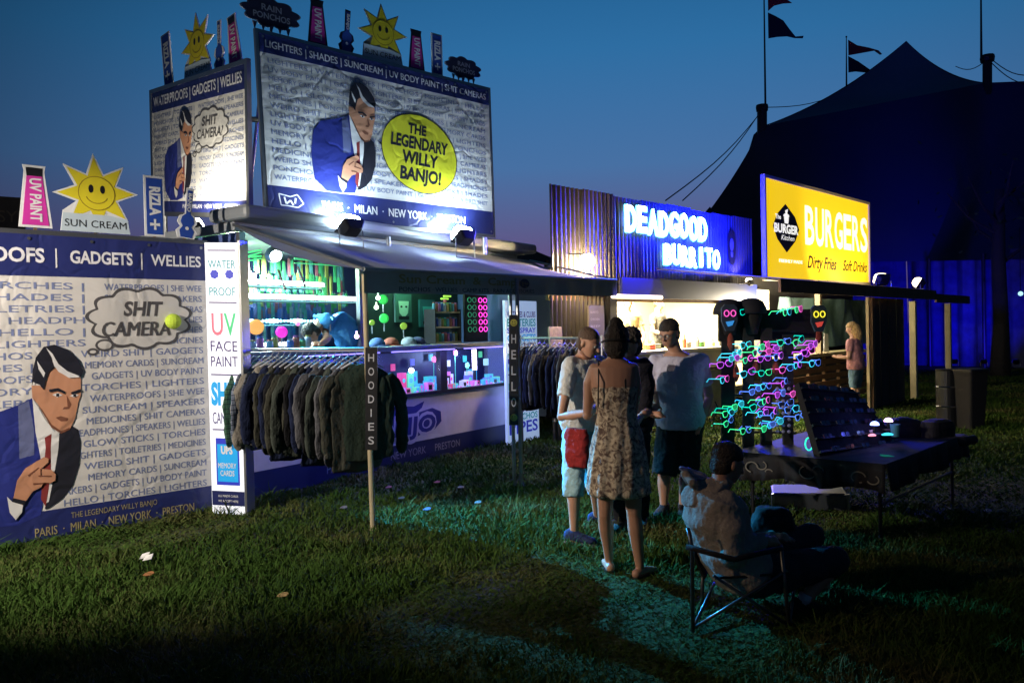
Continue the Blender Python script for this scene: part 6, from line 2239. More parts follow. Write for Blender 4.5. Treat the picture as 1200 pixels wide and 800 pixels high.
class Person:
    def __init__(s, label, loc, F_, sc_=1.0, lean=0.0, spine=None, head=None, face=None, fem=False, cat='person', group=None):
        s.F = Vector((F_[0], F_[1], 0)).normalized()
        s.R = Vector((s.F.y, -s.F.x, 0))
        s.s = sc_
        s.loc = Vector(loc)
        s.fem = fem
        if spine is None:
            zs = (.84, .95, 1.08, 1.29, 1.425, 1.50, 1.575)
            spine = [s.loc + ZV * z * sc_ + s.F * lean * max(0, (z - .95)) for z in zs]
        s.sp = [Vector(q) for q in spine]
        s.hc = Vector(head) if head is not None else s.sp[6] + ZV * .085 * sc_ + s.F * (.02 + lean * .1)
        s.face = Vector(face).normalized() if face is not None else s.F.copy()
        s.t = thing('person', label, 'person', s.loc, group)
        s.body = M()

    def sec(s, k, da=0.0, kx=1.0, ky=1.0):
        """interpolated torso section at index k of TORSO keys"""
        i = min(int(k), 5)
        f_ = k - i
        c = s.sp[i].lerp(s.sp[i + 1], f_)
        j0, j1 = max(0, i - 1), min(6, i + 2)
        tan = (s.sp[j1] - s.sp[j0]).normalized()
        fw = (s.F - tan * s.F.dot(tan)).normalized()
        for (k0, a0, b0_), (k1, a1, b1_) in zip(TORSO[:-1], TORSO[1:]):
            if k0 <= k <= k1:
                g_ = (k - k0) / (k1 - k0)
                a, b = a0 + (a1 - a0) * g_, b0_ + (b1_ - b0_) * g_
        if s.fem:
            a *= .90 if k > 1.4 else 1.0
            b *= .88
            if 1.6 < k < 2.5:
                a *= .88
        return (c, (a * s.s + da) * kx, (b * s.s + da) * ky, s.R, fw)

    def make(s, arms, legs, skin, voxel_=.0065, curl=.5, hand_n=None, shoes=True):
        """arms: {-1: [elbow, wrist, tip], 1: [...]} (world), legs: {-1: [hip?, knee, ankle, toe]}"""
        b, k = s.body, s.s
        b.loft([s.sec(q) for q in (0, .5, 1, 1.5, 2, 2.5, 3, 3.5, 4, 4.25, 4.45, 4.7, 5, 5.5, 6)], n=24, e=2.2)
        s.sh = {}
        s.arms, s.legs = arms, legs
        c4 = s.sec(4)
        for sd in (-1, 1):
            shp = s.sp[4] + s.R * sd * (.165 if s.fem else .19) * k - ZV * .015 * k
            s.sh[sd] = shp
            if sd in arms:
                el, wr, tip = [Vector(q) for q in arms[sd]]
                fr = .86 if s.fem else 1.0
                b.limb([shp - s.R * sd * .03, shp.lerp(el, .3), shp.lerp(el, .65), el, el.lerp(wr, .3), el.lerp(wr, .7), wr],
                       [.055 * k * fr, .052 * k * fr, .044 * k * fr, .038 * k * fr, .041 * k * fr, .032 * k * fr, .024 * k * fr])
                s.hand(wr, (tip - wr).normalized(), sd, curl)
            if sd in legs:
                kn, an, toe = [Vector(q) for q in legs[sd]]
                hp = s.sp[0] + s.R * sd * .085 * k + (s.sp[1] - s.sp[0]) * .35
                b.limb([hp, hp.lerp(kn, .35), hp.lerp(kn, .75), kn, kn.lerp(an, .28), kn.lerp(an, .7), an],
                       [.090 * k, .082 * k, .062 * k, .052 * k, .056 * k, .040 * k, .032 * k])
                d = (toe - an)
                d.z = 0
                d.normalize()
                heel = an - d * .035 - ZV * .045
                b.limb([heel, an + d * .05 - ZV * .04, an + d * .15 - ZV * .058], [.034 * k, .036 * k, .024 * k])
        s.headm()
        o = b.build('body', skin, s.t, smooth=True)
        voxel(o, voxel_, 3, .0)
        s.bodyo = o
        if shoes:
            pass
        return s

    def hand(s, wr, d, sd, curl):
        b, k = s.body, s.s * .95
        side = d.cross(ZV)
        if side.length < .3:
            side = d.cross(s.F)
        side.normalize()
        n_ = side.cross(d).normalized()
        if n_.z > 0:
            n_ = -n_
        b.limb([wr, wr + d * .045 * k, wr + d * .085 * k], [.022 * k, .036 * k, .036 * k], flat=(n_, .45))
        for q, ln in zip((-1.5, -.5, .5, 1.5), (.066, .078, .074, .056)):
            p0 = wr + d * .08 * k + side * q * .0205 * k
            d1 = (d + side * q * .05 + n_ * curl * .35).normalized()
            d2 = (d + side * q * .05 + n_ * curl * 1.2).normalized()
            p1 = p0 + d1 * ln * .5 * k
            b.limb([p0, p1, p1 + d2 * ln * .5 * k], [.0088 * k, .0082 * k, .0068 * k], n=8)
        th = side * (-sd)
        p0 = wr + d * .025 * k + th * .028 * k
        p1 = p0 + (d * .6 + th * .9 + n_ * .3).normalized() * .036 * k
        b.limb([p0, p1, p1 + (d + th * .2 + n_ * .4).normalized() * .032 * k], [.012 * k, .0105 * k, .008 * k], n=8)

    def headm(s):
        b, k = s.body, s.s
        f_ = s.face
        r_ = f_.cross(ZV).normalized()
        u_ = r_.cross(f_).normalized()
        s.hf, s.hr, s.hu = f_, r_, u_
        Rm = Matrix((r_, f_, u_)).transposed()
        c = s.hc
        s.Rm = Rm
        b.ball(c + u_ * .025 * k - f_ * .012 * k, (.076 * k, .096 * k, .092 * k), 16, R=Rm)
        b.loft([(c + u_ * .03 * k + f_ * .02 * k, .070 * k, .070 * k, r_, f_), (c - u_ * .02 * k + f_ * .022 * k, .066 * k, .068 * k, r_, f_),
                (c - u_ * .065 * k + f_ * .026 * k, .052 * k, .060 * k, r_, f_), (c - u_ * .098 * k + f_ * .045 * k, .028 * k, .034 * k, r_, f_)], 16, e=2.3)
        b.limb([s.sp[5], c - u_ * .03 * k - f_ * .02 * k], [.056 * k, .056 * k])
        b.limb([c + f_ * .088 * k + u_ * .012 * k, c + f_ * .108 * k - u_ * .022 * k], [.009 * k, .014 * k], n=8)
        b.limb([c + f_ * .082 * k - r_ * .03 * k + u_ * .022 * k, c + f_ * .082 * k + r_ * .03 * k + u_ * .022 * k], [.010 * k, .010 * k], n=8)
        b.limb([c + f_ * .086 * k - r_ * .018 * k - u_ * .052 * k, c + f_ * .086 * k + r_ * .018 * k - u_ * .052 * k], [.007 * k, .007 * k], n=8)
        for q in (-1, 1):
            b.ball(c + r_ * q * .078 * k - f_ * .008 * k - u_ * .008 * k, (.010 * k, .018 * k, .030 * k), 10, R=Rm)

    def eyes(s):
        for q in (-1, 1):
            m = M()
            m.ball(s.hc + s.hf * .078 * s.s + s.hr * q * .030 * s.s + s.hu * .006 * s.s, .0125 * s.s, 10)
            m.build('eye', mat('eye_white', (.5, .48, .45), .3), s.t, smooth=True)

    def hair(s, mt, bulk=.010, down=.0, vs=.008, extra=None, disp=.012):
        k = s.s
        m = M()
        c = s.hc
        m.ball(c + s.hu * .050 * k - s.hf * .020 * k, (.077 * k + bulk, .094 * k + bulk, .073 * k + bulk), 16, R=s.Rm)
        m.ball(c + s.hu * (-.01 - down) * k - s.hf * .042 * k, (.072 * k + bulk, .060 * k + bulk, .075 * k + bulk + down * .5), 16, R=s.Rm)
        if extra:
            extra(m)
        o = m.build('hair', mt, s.t, smooth=True)
        voxel(o, vs, 2, disp, .02)
        return o

    def tee(s, mt, off=.018, hem=.45, slv=.55, folds=.028, name='shirt', long=False, top=4.55, sr=.066):
        m = M()
        ks = [hem] + [q for q in (.8, 1.2, 1.6, 2, 2.5, 3, 3.5, 4, 4.25, top) if q > hem]
        secs = []
        for q in ks:
            c, a, b, da, db = s.sec(q, off)
            if q < 2.2:
                a += .012
                b += .014
            secs.append((c, a, b, da, db))
        m.loft(secs, n=28, e=2.3)
        for sd in (-1, 1):
            if sd not in s.arms:
                continue
            el, wr = Vector(s.arms[sd][0]), Vector(s.arms[sd][1])
            sh = s.sh[sd]
            k = s.s
            if long:
                m.limb([sh - s.R * sd * .05, sh.lerp(el, .4), el, el.lerp(wr, .5), wr.lerp(el, .04)], [sr * k, .078 * k, .074 * k, .062 * k, .046 * k])
            else:
                m.limb([sh - s.R * sd * .05, sh], [sr * k, sr * k])
                m.tube([sh, sh.lerp(el, slv * .6), sh.lerp(el, slv)], [sr * k, .064 * k, .066 * k], 16)
        o = m.build(name, mt, s.t, smooth=True)
        voxel(o, .011, 3, folds, .10)
        return o

    def legs_cloth(s, mt, frac=.95, r0=.105, r1=.085, name='shorts', below=0.0, folds=.03, top=1.5):
        """frac: share of thigh covered, below: share of the shin covered"""
        m = M()
        k = s.s
        m.loft([(*s.sec(q, .014)[:3], s.R, s.sec(q)[4]) for q in (-.0, .5, 1.0, top)], n=24, e=2.3)
        for sd in (-1, 1):
            kn, an = Vector(s.legs[sd][0]), Vector(s.legs[sd][1])
            hp = s.sp[0] + s.R * sd * .085 * k + (s.sp[1] - s.sp[0]) * .35
            m.ball(hp, r0 * k)
            if below:
                m.limb([hp, hp.lerp(kn, .5), kn], [r0 * k, (r0 + r1) / 2 * k, r1 * k])
                m.tube([kn, kn.lerp(an, below * .6), kn.lerp(an, below)], [r1 * k, r1 * k * .98, r1 * k * .92], 16)
            else:
                m.tube([hp, hp.lerp(kn, frac * .5), hp.lerp(kn, frac)], [r0 * k, (r0 * .95) * k, r1 * k], 16)
        o = m.build(name, mt, s.t, smooth=True)
        voxel(o, .011, 3, folds, .09)
        return o

    def shoes(s, mt, sole):
        for sd in (-1, 1):
            kn, an, toe = [Vector(q) for q in s.legs[sd]]
            d = toe - an
            d.z = 0
            d.normalize()
            r_ = Vector((d.y, -d.x, 0))
            m = M()
            g = an.z - .085
            secs = []
            for q, a, h in ((-.075, .028, .075), (-.05, .036, .095), (0, .038, .10), (.05, .040, .075), (.10, .044, .055), (.15, .040, .045), (.18, .022, .030)):
                cc = an + d * q
                secs.append((Vector((cc.x, cc.y, g + .018 + h / 2)), a, h / 2, r_, ZV))
            m.loft(secs, 16, e=2.6)
            o = m.build('shoe', mt, s.t, smooth=True)
            m = M()
            m.loft([(Vector(((an + d * .05).x, (an + d * .05).y, g + z)), .046, .135, r_, d) for z in (0, .02)], 18, e=3)
            m.build('sole', sole, o)


CW = cloth('tee_white', (.55, .55, .52), .06)
CB = cloth('tee_blue_grey', (.52, .50, .62), .08)
JEAN = cloth('jeans_pale_wash', (.28, .42, .45), .3)
SOLE = mat('sole_white', (.45, .45, .48), .6)
SHOE = cloth('shoe_navy', (.02, .03, .09), .3)
GZ = lambda px, py: onz(px, py)

# man in the white T-shirt
Y = 6.12
g1, g2 = onz(673, 637), onz(700, 616)
p1_ = Person('man in a white T-shirt and rolled pale jeans shorts looking down', (g1 + g2) / 2 + Vector((-.02, .02, 0)), (.72, -.69), .955, lean=.10,
             head=at(690, 402, Y - .03), face=(.72, -.55, -.42))
p1_.make({1: [at(658, 488, 5.98), at(698, 482, 5.72), at(715, 478, 5.66)], -1: [at(712, 484, 6.2), at(708, 480, 5.85), at(722, 474, 5.75)]},
         {1: [at(672, 562, Y - .12), g1 + Vector((0, 0, .085)), g1 + Vector((.2, -.12, 0))], -1: [at(697, 560, Y + .05), g2 + Vector((0, 0, .085)), g2 + Vector((.2, -.1, 0))]}, SKIN_A)
p1_.eyes()
p1_.hair(HAIRB, .002, 0, disp=.006)
p1_.tee(CW, off=.02, hem=.25, slv=.62, sr=.072)
p1_.legs_cloth(JEAN, r0=.112, r1=.088, below=.30, name='jeans_shorts', folds=.04)
m = M()
c0 = at(676, 524, 5.92)
m.loft([(c0 + ZV * z, a, b, Vector((.8, -.6, 0)).normalized(), Vector((.6, .8, 0))) for z, a, b in ((.14, .09, .03), (.08, .10, .045), (0, .095, .05), (-.09, .10, .045), (-.15, .085, .03))], 18)
o = m.build('red_jumper', cloth('red_knit', (.24, .02, .02), .3), p1_.t, smooth=True)
voxel(o, .01, 2, .03, .07)
p1_.shoes(SHOE, SOLE)

# woman in the dress
Y = 5.15
g1, g2 = onz(714, 668), onz(750, 676)
p2_ = Person('woman in a patterned strappy sundress seen from behind', (g1 + g2) / 2 + Vector((-.02, 0, 0)), (.16, .98), .925, lean=.03,
             spine=[at(724, 528, Y), at(724, 508, Y), at(722, 482, Y), at(720, 452, Y + .01), at(719, 430, Y + .02), at(721, 419, Y + .02), at(722, 410, Y + .02)],
             head=at(723, 402, Y + .04), face=(.25, .93, -.22), fem=True)
p2_.make({-1: [at(688, 487, Y + .05), at(700, 474, Y + .32), at(712, 470, Y + .40)], 1: [at(739, 502, Y + .03), at(752, 487, Y + .30), at(760, 482, Y + .38)]},
         {-1: [at(709, 602, Y + .03), g1 + Vector((0, 0, .075)), g1 + Vector((-.02, .2, 0))], 1: [at(743, 604, Y), g2 + Vector((0, 0, .075)), g2 + Vector((.12, .1, 0))]}, SKIN_A)


def bun(m):
    c = p2_.hc
    m.ball(c + ZV * .125 + p2_.hf * -.02, (.048, .045, .042), 12)
    m.ball(c + ZV * .095 + p2_.hf * -.035, (.055, .05, .03), 12)


p2_.hair(HAIRM, .012, .02, extra=bun, disp=.018)
m = M()
c = p2_.hc
m.tube([c + p2_.hr * (.098 * math.cos(a)) + p2_.hf * (.112 * math.sin(a)) + p2_.hu * .0 for a in [RAD(200 + 140 * q / 12) for q in range(13)]], .008, 8)
m.build('headband', BLACKC, p2_.t)
DRESS = mat('dress_print', (.14, .09, .07), .85, var=.1, vs=24, col2=(.60, .50, .36), bump=.4, bs=50)
nz = [n for n in DRESS.node_tree.nodes if n.type == 'TEX_NOISE'][0]
nz.inputs['Detail'].default_value = 3
nz.inputs['Distortion'].default_value = 1.6
rp = DRESS.node_tree.nodes.new('ShaderNodeMapRange')
rp.inputs[1].default_value = .38
rp.inputs[2].default_value = .60
lk = nz.outputs['Fac'].links[0]
to = lk.to_socket
DRESS.node_tree.links.new(nz.outputs['Fac'], rp.inputs[0])
DRESS.node_tree.links.new(rp.outputs[0], to)
m = M()
secs = []
for q in (3.15, 2.7, 2.2, 1.9):
    secs.append(p2_.sec(q, .012))
R_, F2 = p2_.R, p2_.F
for px, py, a, b in ((724, 505, .155, .125), (724, 525, .175, .145), (724, 550, .195, .165), (725, 570, .205, .18), (725, 583, .21, .185)):
    secs.append((at(px, py, Y), a, b, R_, F2))
m.loft(secs, n=72, e=2.1, ripple=.055, rn=13)
o = m.build('dress', DRESS, p2_.t, smooth=True)
t_ = bpy.data.textures.new('dress_folds', 'CLOUDS')
t_.noise_scale = .06
d_ = o.modifiers.new('sub', 'SUBSURF')
d_.levels = d_.render_levels = 2
d_ = o.modifiers.new('folds', 'DISPLACE')
d_.texture = t_
d_.strength = .02
for sd, px0 in ((-1, 701), (1, 733)):
    m = M()
    top_ = p2_.sp[4] + p2_.R * sd * .095 + ZV * .045
    m.tube([at(px0, 476, Y - .088), at(px0, 460, Y - .092), at(px0 - sd * .5, 446, Y - .082), top_ - p2_.F * .035, top_ + p2_.F * .02, p2_.sp[3] + p2_.R * sd * .08 + p2_.F * .13], .005, 6)
    m.build('strap', BLACKC, p2_.t)
for sd in (-1, 1):
    kn, an, toe = [Vector(q) for q in p2_.legs[sd]]
    d = (toe - an)
    d.z = 0
    d.normalize()
    r_ = Vector((d.y, -d.x, 0))
    m = M()
    m.loft([(Vector(((an + d * .055).x, (an + d * .055).y, z)), .036, .115, r_, d) for z in (.003, .014)], 18, e=2.6)
    m.tube([an + d * .05 + r_ * .036 - ZV * .06, an + d * .07 - ZV * .02, an + d * .05 - r_ * .036 - ZV * .06], .006, 6)
    m.build('sandal', mat('sandal_dark', (.03, .02, .015), .7), p2_.t)

# darkly dressed person behind her
Y = 6.35
g1, g2 = onz(728, 622), onz(752, 618)
p3_ = Person('person in dark clothes half hidden behind the woman, one hand reaching out', (g1 + g2) / 2, (-.45, -.89), .935, lean=.04,
             head=at(739, 402, Y - .04), face=(-.4, -.8, -.3))
p3_.make({1: [at(722, 470, Y), at(712, 480, Y - .3), at(705, 478, Y - .35)], -1: [at(752, 484, 6.25), at(762, 486, 6.0), at(772, 486, 5.95)]},
         {1: [at(727, 562, Y - .08), g1 + Vector((0, 0, .085)), g1 + Vector((-.1, -.2, 0))], -1: [at(751, 562, Y - .05), g2 + Vector((0, 0, .085)), g2 + Vector((-.02, -.2, 0))]}, SKIN_A, voxel_=.008)
p3_.hair(HAIRM, .016, .02, disp=.03)
DK = cloth('dark_jacket', (.014, .013, .02), .3)
p3_.tee(DK, off=.03, hem=.1, long=True, name='jacket', sr=.075)
p3_.legs_cloth(cloth('dark_trousers', (.012, .012, .016), .3), r0=.10, r1=.075, below=.95, name='trousers')
p3_.shoes(BLACKC, DARKMET)

# tall man in the blue-grey T-shirt
Y = 6.85
g1, g2 = onz(778, 604), onz(800, 604)
p4_ = Person('tall man in a blue grey T-shirt and dark cargo shorts wearing glasses', (g1 + g2) / 2 + Vector((.03, 0, 0)), (-.18, -.98), 1.0, lean=.05,
             spine=[at(797, 506, Y), at(797, 492, Y), at(797, 475, Y), at(796, 446, Y), at(795, 422, Y), at(791, 411, Y - .02), at(787, 402, Y - .04)],
             head=at(784, 391, Y - .07), face=(-.62, -.72, -.30))
p4_.make({1: [at(763, 458, 6.9), at(770, 474, 6.6), at(762, 484, 6.5)], -1: [at(831, 465, 6.95), at(822, 494, 6.8), at(814, 506, 6.72)]},
         {1: [at(778, 556, Y - .06), g1 + Vector((0, 0, .085)), g1 + Vector((-.12, -.2, 0))], -1: [at(804, 555, Y - .02), g2 + Vector((0, 0, .085)), g2 + Vector((-.03, -.22, 0))]}, SKIN_A)
p4_.eyes()
p4_.hair(HAIRM, .006, 0, disp=.012)
p4_.tee(CB, off=.030, hem=.3, slv=.60, folds=.03, sr=.078)
SF = mat('tee_motif_grey', (.10, .14, .18), .8)
p4_.legs_cloth(cloth('cargo_dark_green', (.018, .028, .028), .3), r0=.115, r1=.105, frac=1.0, name='cargo_shorts')
p4_.shoes(BLACKC, DARKMET)
m = M()
c, f_, r_, u_ = p4_.hc, p4_.hf, p4_.hr, p4_.hu
for q in (-1, 1):
    cc = c + f_ * .103 + r_ * q * .033 + u_ * .008
    m.tube([cc + r_ * .026 * math.cos(a) + u_ * .019 * math.sin(a) for a in [2 * PI * k / 12 for k in range(13)]], .0035, 6, caps=False)
    m.tube([cc + r_ * q * .026, c + r_ * q * .085 + u_ * .008 - f_ * .005], .003, 5)
m.tube([c + f_ * .112 - r_ * .008 + u_ * .01, c + f_ * .112 + r_ * .008 + u_ * .01], .003, 5)
m.build('spectacles', mat('spectacle_frame', (.2, .2, .22), .3, .5), p4_.t)

# seated man -----------------------------------------------------------------
Y = 4.45
p5_ = Person('seated man in a pale grey hoodie hunched in a folding camp chair', onz(850, 725), (.95, .22), .97,
             spine=[at(880, 676, Y), at(868, 664, Y), at(852, 640, Y), at(838, 606, Y), at(838, 583, Y), at(843, 570, Y), at(848, 560, Y)],
             head=at(853, 543, Y + .02), face=(.90, .30, -.36))
p5_.make({1: [at(858, 650, Y - .2), at(892, 634, Y - .12), at(912, 634, Y - .08)], -1: [at(868, 640, Y + .25), at(905, 630, Y + .15), at(920, 630, Y + .08)]},
         {1: [at(978, 656, Y + .02), at(941, 706, Y), at(985, 722, Y)], -1: [at(950, 628, Y + .30), at(968, 694, Y + .28), at(1010, 702, Y + .3)]}, SKIN_A)
p5_.hair(HAIRM, .006, .0, disp=.008)
HOOD = cloth('hoodie_pale_grey', (.30, .26, .22), .10)
p5_.tee(HOOD, off=.045, hem=.3, long=True, name='hoodie', sr=.085, top=4.6, folds=.028)
m = M()
nb = at(824, 578, Y)
m.loft([(at(846, 566, Y), .05, .09, Vector((.3, 0, 1)).normalized(), p5_.R), (at(830, 574, Y), .075, .12, Vector((.4, 0, 1)).normalized(), p5_.R),
        (at(814, 580, Y), .075, .11, Vector((.4, 0, 1)).normalized(), p5_.R), (at(804, 584, Y), .05, .08, Vector((.3, 0, 1)).normalized(), p5_.R)], 18)
m.limb([at(812, 566, Y - .06), at(803, 556, Y), at(812, 562, Y + .08)], [.035, .03, .03])
o = m.build('hood', HOOD, p5_.t, smooth=True)
voxel(o, .012, 3, .04, .08)
m = M()
m.limb([at(824, 560, Y + .05), at(808, 553, Y + .05), at(797, 548, Y + .02)], [.03, .028, .012])
o = m.build('hood_lining', plaid('lining_plaid', (.35, .36, .5), (.2, .2, .4), (.5, .5, .55), 50), p5_.t, smooth=True)
voxel(o, .01, 2, .02, .05)
p5_.legs_cloth(cloth('shorts_dark_grey', (.04, .04, .048), .25), r0=.115, r1=.085, frac=1.0, name='shorts')
for sd in (-1, 1):
    kn = Vector(p5_.legs[sd][0])
    m = M()
    m.ball(kn, .083)
    o = m.build('shorts_knee', cloth('shorts_dark_grey', (.04, .04, .048), .25), p5_.t, smooth=True)
p5_.shoes(cloth('shoe_black', (.02, .02, .022), .3), SOLE)
m = M()
an = Vector(p5_.legs[1][1])
m.tube([an + ZV * .0, an + ZV * .05 + Vector((.02, 0, 0))], .038, 12)
m.build('sock', cloth('sock_white', (.5, .5, .5), .1), p5_.t, smooth=True)
m = M()
bg_ = at(905, 612, 4.75)
m.loft([(bg_ + ZV * z, a, b, Vector((1, 0, 0)), Vector((0, 1, 0))) for z, a, b in ((-.13, .12, .08), (-.05, .14, .10), (.03, .13, .10), (.09, .09, .06))], 18)
o = m.build('bag', BLACKC, smooth=True)
voxel(o, .012, 2, .04, .08)
tag(o, 'dark bag held on the lap of the seated man', 'bag')

# camp chair
ch = thing('camp_chair', 'low folding camp chair with dark fabric under the seated man', 'chair', onz(850, 725))
seat = [at(838, 676, 4.22), at(925, 670, 4.25), at(935, 648, 4.85), at(850, 654, 4.85)]
SQ = Surf(*seat)
m = M()
vs, fs = [], []
for j in range(9):
    for i in range(9):
        u_, v_ = i / 8, j / 8
        vs.append(SQ.p(SQ.W * u_, SQ.H * v_) - ZV * (.05 * 4 * u_ * (1 - u_) * 4 * v_ * (1 - v_)))
for j in range(8):
    for i in range(8):
        q = j * 9 + i
        fs.append((q, q + 1, q + 10, q + 9))
m.add(vs, fs)
o = m.build('seat', BLACKC, ch, smooth=True)
so = o.modifiers.new('thick', 'SOLIDIFY')
so.thickness = .012
bk = Surf(at(826, 678, 4.5), at(836, 660, 4.9), at(812, 624, 4.9), at(808, 634, 4.5))
m = M(); m.prism(bk, [(0, 0), (bk.W, 0), (bk.W, bk.H), (0, bk.H)], -.012, 0); m.build('backrest', BLACKC, ch)
TB = mat('chair_tube', (.10, .105, .11), .35, .7)
for i, pts in enumerate(([at(812, 740, 4.18), at(811, 640, 4.18), at(806, 618, 4.2)], [onz(822, 712), at(826, 622, 4.86)],
                         [at(925, 735, 4.25), at(915, 640, 4.25)], [onz(940, 690), at(936, 645, 4.86)])):
    m = M(); m.tube(pts, .011, 8); m.build('leg', TB, ch, smooth=True)
for pts in ([at(812, 736, 4.18), at(922, 668, 4.25)], [at(925, 733, 4.25), at(836, 674, 4.22)], [at(822, 712, 4.86), at(936, 648, 4.86)], [at(812, 736, 4.18), at(850, 656, 4.86)],
            [at(925, 733, 4.25), at(936, 648, 4.86)]):
    m = M(); m.tube(pts, .009, 8); m.build('cross_brace', TB, ch, smooth=True)
for pts in ([at(804, 640, 4.18), at(860, 655, 4.1), at(915, 642, 4.22)], [at(828, 628, 4.86), at(880, 640, 4.9), at(932, 630, 4.86)]):
    m = M(); m.tube(pts, .016, 8); m.build('armrest', BLACKC, ch, smooth=True)


# people in the stalls ---------------------------------------------------------
def far_person(label, base, F_, s_, head_px, shirt, skin, hairm, arms, legs=None, short=None, Y=10, hat=None, longhair=False, apron=None):
    p_ = Person(label, base, F_, s_, lean=.06, face=(F_[0], F_[1], -.25))
    b = p_.loc
    k = s_

    def W_(x, y, z):
        return b + p_.R * x * k + p_.F * y * k + ZV * z * k
    A = {sd: [W_(*q) for q in v] for sd, v in arms.items()}
    Lg = {sd: [W_(sd * .09, .02, .50), W_(sd * .09, -.01, .085), W_(sd * .1, .2, 0)] for sd in (-1, 1)}
    p_.make(A, Lg, skin, voxel_=.011)
    p_.tee(shirt, off=.022, hem=.4, slv=.6)
    p_.hair(hairm, .010, .05 if longhair else 0, extra=(lambda m: m.limb([p_.hc - p_.hf * .07, p_.hc - p_.hf * .10 - ZV * .12, p_.hc - p_.hf * .10 - ZV * .26], [.075, .085, .06])) if longhair else None,
            disp=.015)
    p_.legs_cloth(short or cloth('dark_trousers', (.012, .012, .016), .3), r0=.105, r1=.08, frac=.9, below=0 if short else .95, name='skirt' if short else 'trousers')
    p_.shoes(BLACKC, DARKMET)
    if hat:
        m = M()
        m.ball(p_.hc + p_.hu * .055 * k, (.095 * k, .105 * k, .07 * k), 14, R=p_.Rm)
        m.loft([(p_.hc + p_.hu * z + p_.hf * .10 * k, .07 * k, .07 * k, p_.hr, p_.hf) for z in (.05 * k, .06 * k)], 14)
        m.build('cap', hat, p_.t, smooth=True)
    return p_


a, _ = T.hit(392, 380, .75)
base = T.p(a + .1, .72, .50)
P6 = Person('trader in a blue shirt bending over the counter goods', base, (-.72, -.35), .95,
            spine=[at(412, 420, 9.45), at(412, 404, 9.4), at(405, 388, 9.3), at(392, 372, 9.2), at(380, 374, 9.1), at(374, 379, 9.0), at(370, 384, 8.95)],
            head=at(365, 391, 8.9), face=(-.4, -.3, -.85))
P6.make({1: [at(384, 396, 8.9), at(376, 402, 8.75), at(368, 404, 8.7)], -1: [at(386, 394, 9.4), at(380, 402, 9.3), at(372, 404, 9.25)]},
        {1: [T.p(a + .2, .6, .98), T.p(a + .2, .75, .60), T.p(a + .1, .6, .5)], -1: [T.p(a + .2, .9, .98), T.p(a + .2, 1.0, .60), T.p(a + .1, .85, .5)]}, SKIN_A, voxel_=.010)
P6.tee(cloth('tee_bright_blue', (.04, .22, .50), .1), off=.04, hem=.2, slv=.6, sr=.085)
P6.hair(HAIRM, .01)
P6.legs_cloth(cloth('dark_trousers', (.012, .012, .016), .3), r0=.105, r1=.08, below=.95, name='trousers')
P6.shoes(BLACKC, DARKMET)

q = F.hit(738, 380, .7)[0]
far_person('kitchen worker in a cream shirt reaching down to the burrito counter', F.p(q, .75, .46), (.2, -.98), .97, None, cloth('cream_shirt', (.55, .47, .28), .1), SKIN_B, HAIRB,
           {1: [(.28, .10, 1.12), (.24, .32, .93), (.22, .42, .90)], -1: [(-.26, .12, 1.12), (-.16, .34, .94), (-.1, .42, .90)]})
q = F.hit(772, 380, .9)[0]
far_person('kitchen worker in a grey shirt standing behind the burrito counter', F.p(q, .95, .46), (.75, -.6), .97, None, cloth('grey_shirt', (.10, .10, .10), .1), SKIN_B, HAIRB,
           {1: [(.26, .06, 1.14), (.2, .28, 1.05), (.16, .36, 1.05)], -1: [(-.26, .06, 1.14), (-.2, .28, 1.05), (-.16, .36, 1.05)]})
g0 = onz(1004, 487)
far_person('woman with long blonde hair and a denim skirt at the burger counter', Vector((g0.x, g0.y, 0)), (-.75, .65), .92, None,
           mat('floral_top', (.42, .20, .24), .8, var=.6, vs=30), SKIN_B, HAIRY,
           {1: [(.24, .05, 1.12), (.18, .28, 1.12), (.14, .36, 1.14)], -1: [(-.24, .05, 1.12), (-.18, .28, 1.12), (-.14, .36, 1.14)]}, short=cloth('denim_blue', (.08, .14, .22), .3), longhair=True)

# ------------------------------------------------------------------ sales table, glasses rack and its lights
TZ = .60
FL_, FR_, BR_, BL_ = Vector((1.78, 6.42, TZ)), Vector((2.66, 5.68, TZ)), Vector((4.05, 7.10, TZ)), Vector((3.10, 7.88, TZ))
tbl = thing('trestle_table', 'long table with a black cloth covered in glowing novelties', 'table', Vector((2.3, 6.1, 0)))
m = M()
ST = Surf(FL_, FR_, BR_, BL_)
m.prism(ST, [(0, 0), (ST.W, 0), (ST.W, ST.H), (0, ST.H)], -.03, 0.0)
m.build('table_top', DARKMET, tbl)
CLB = mat('table_cloth_black', (.010, .009, .012), .8, var=.3, vs=12, bump=.4, bs=12)
for nm, a, b, dz in (('cloth_front', FL_, FR_, .20), ('cloth_side', FR_, BR_, .19), ('cloth_side', BL_, FL_, .19)):
    m = M()
    vs, fs = [], []
    d = (b - a).normalized()
    nn = Vector((d.y, -d.x, 0))
    for i in range(41):
        for j in range(4):
            w_ = .018 * math.sin(i * .8) * j / 3 + .012 * math.sin(i * 2.1 + 1) * j / 3
            vs.append(a.lerp(b, i / 40) + nn * (.006 + w_ + .02 * j / 3) - ZV * (dz + .02 * math.sin(i * .33)) * j / 3 + ZV * .006)
    for i in range(40):
        for j in range(3):
            q = i * 4 + j
            fs.append((q, q + 1, q + 5, q + 4))
    m.add(vs, fs)
    o = m.build(nm, CLB, tbl, smooth=True)
    so = o.modifiers.new('thick', 'SOLIDIFY')
    so.thickness = .004
m = M()
m.prism(ST, [(0, 0), (ST.W, 0), (ST.W, ST.H), (0, ST.H)], .001, .007)
m.build('cloth_top', mat('table_cloth_navy', (.006, .007, .030), .7, var=.3, vs=6, bump=.4, bs=8), tbl)
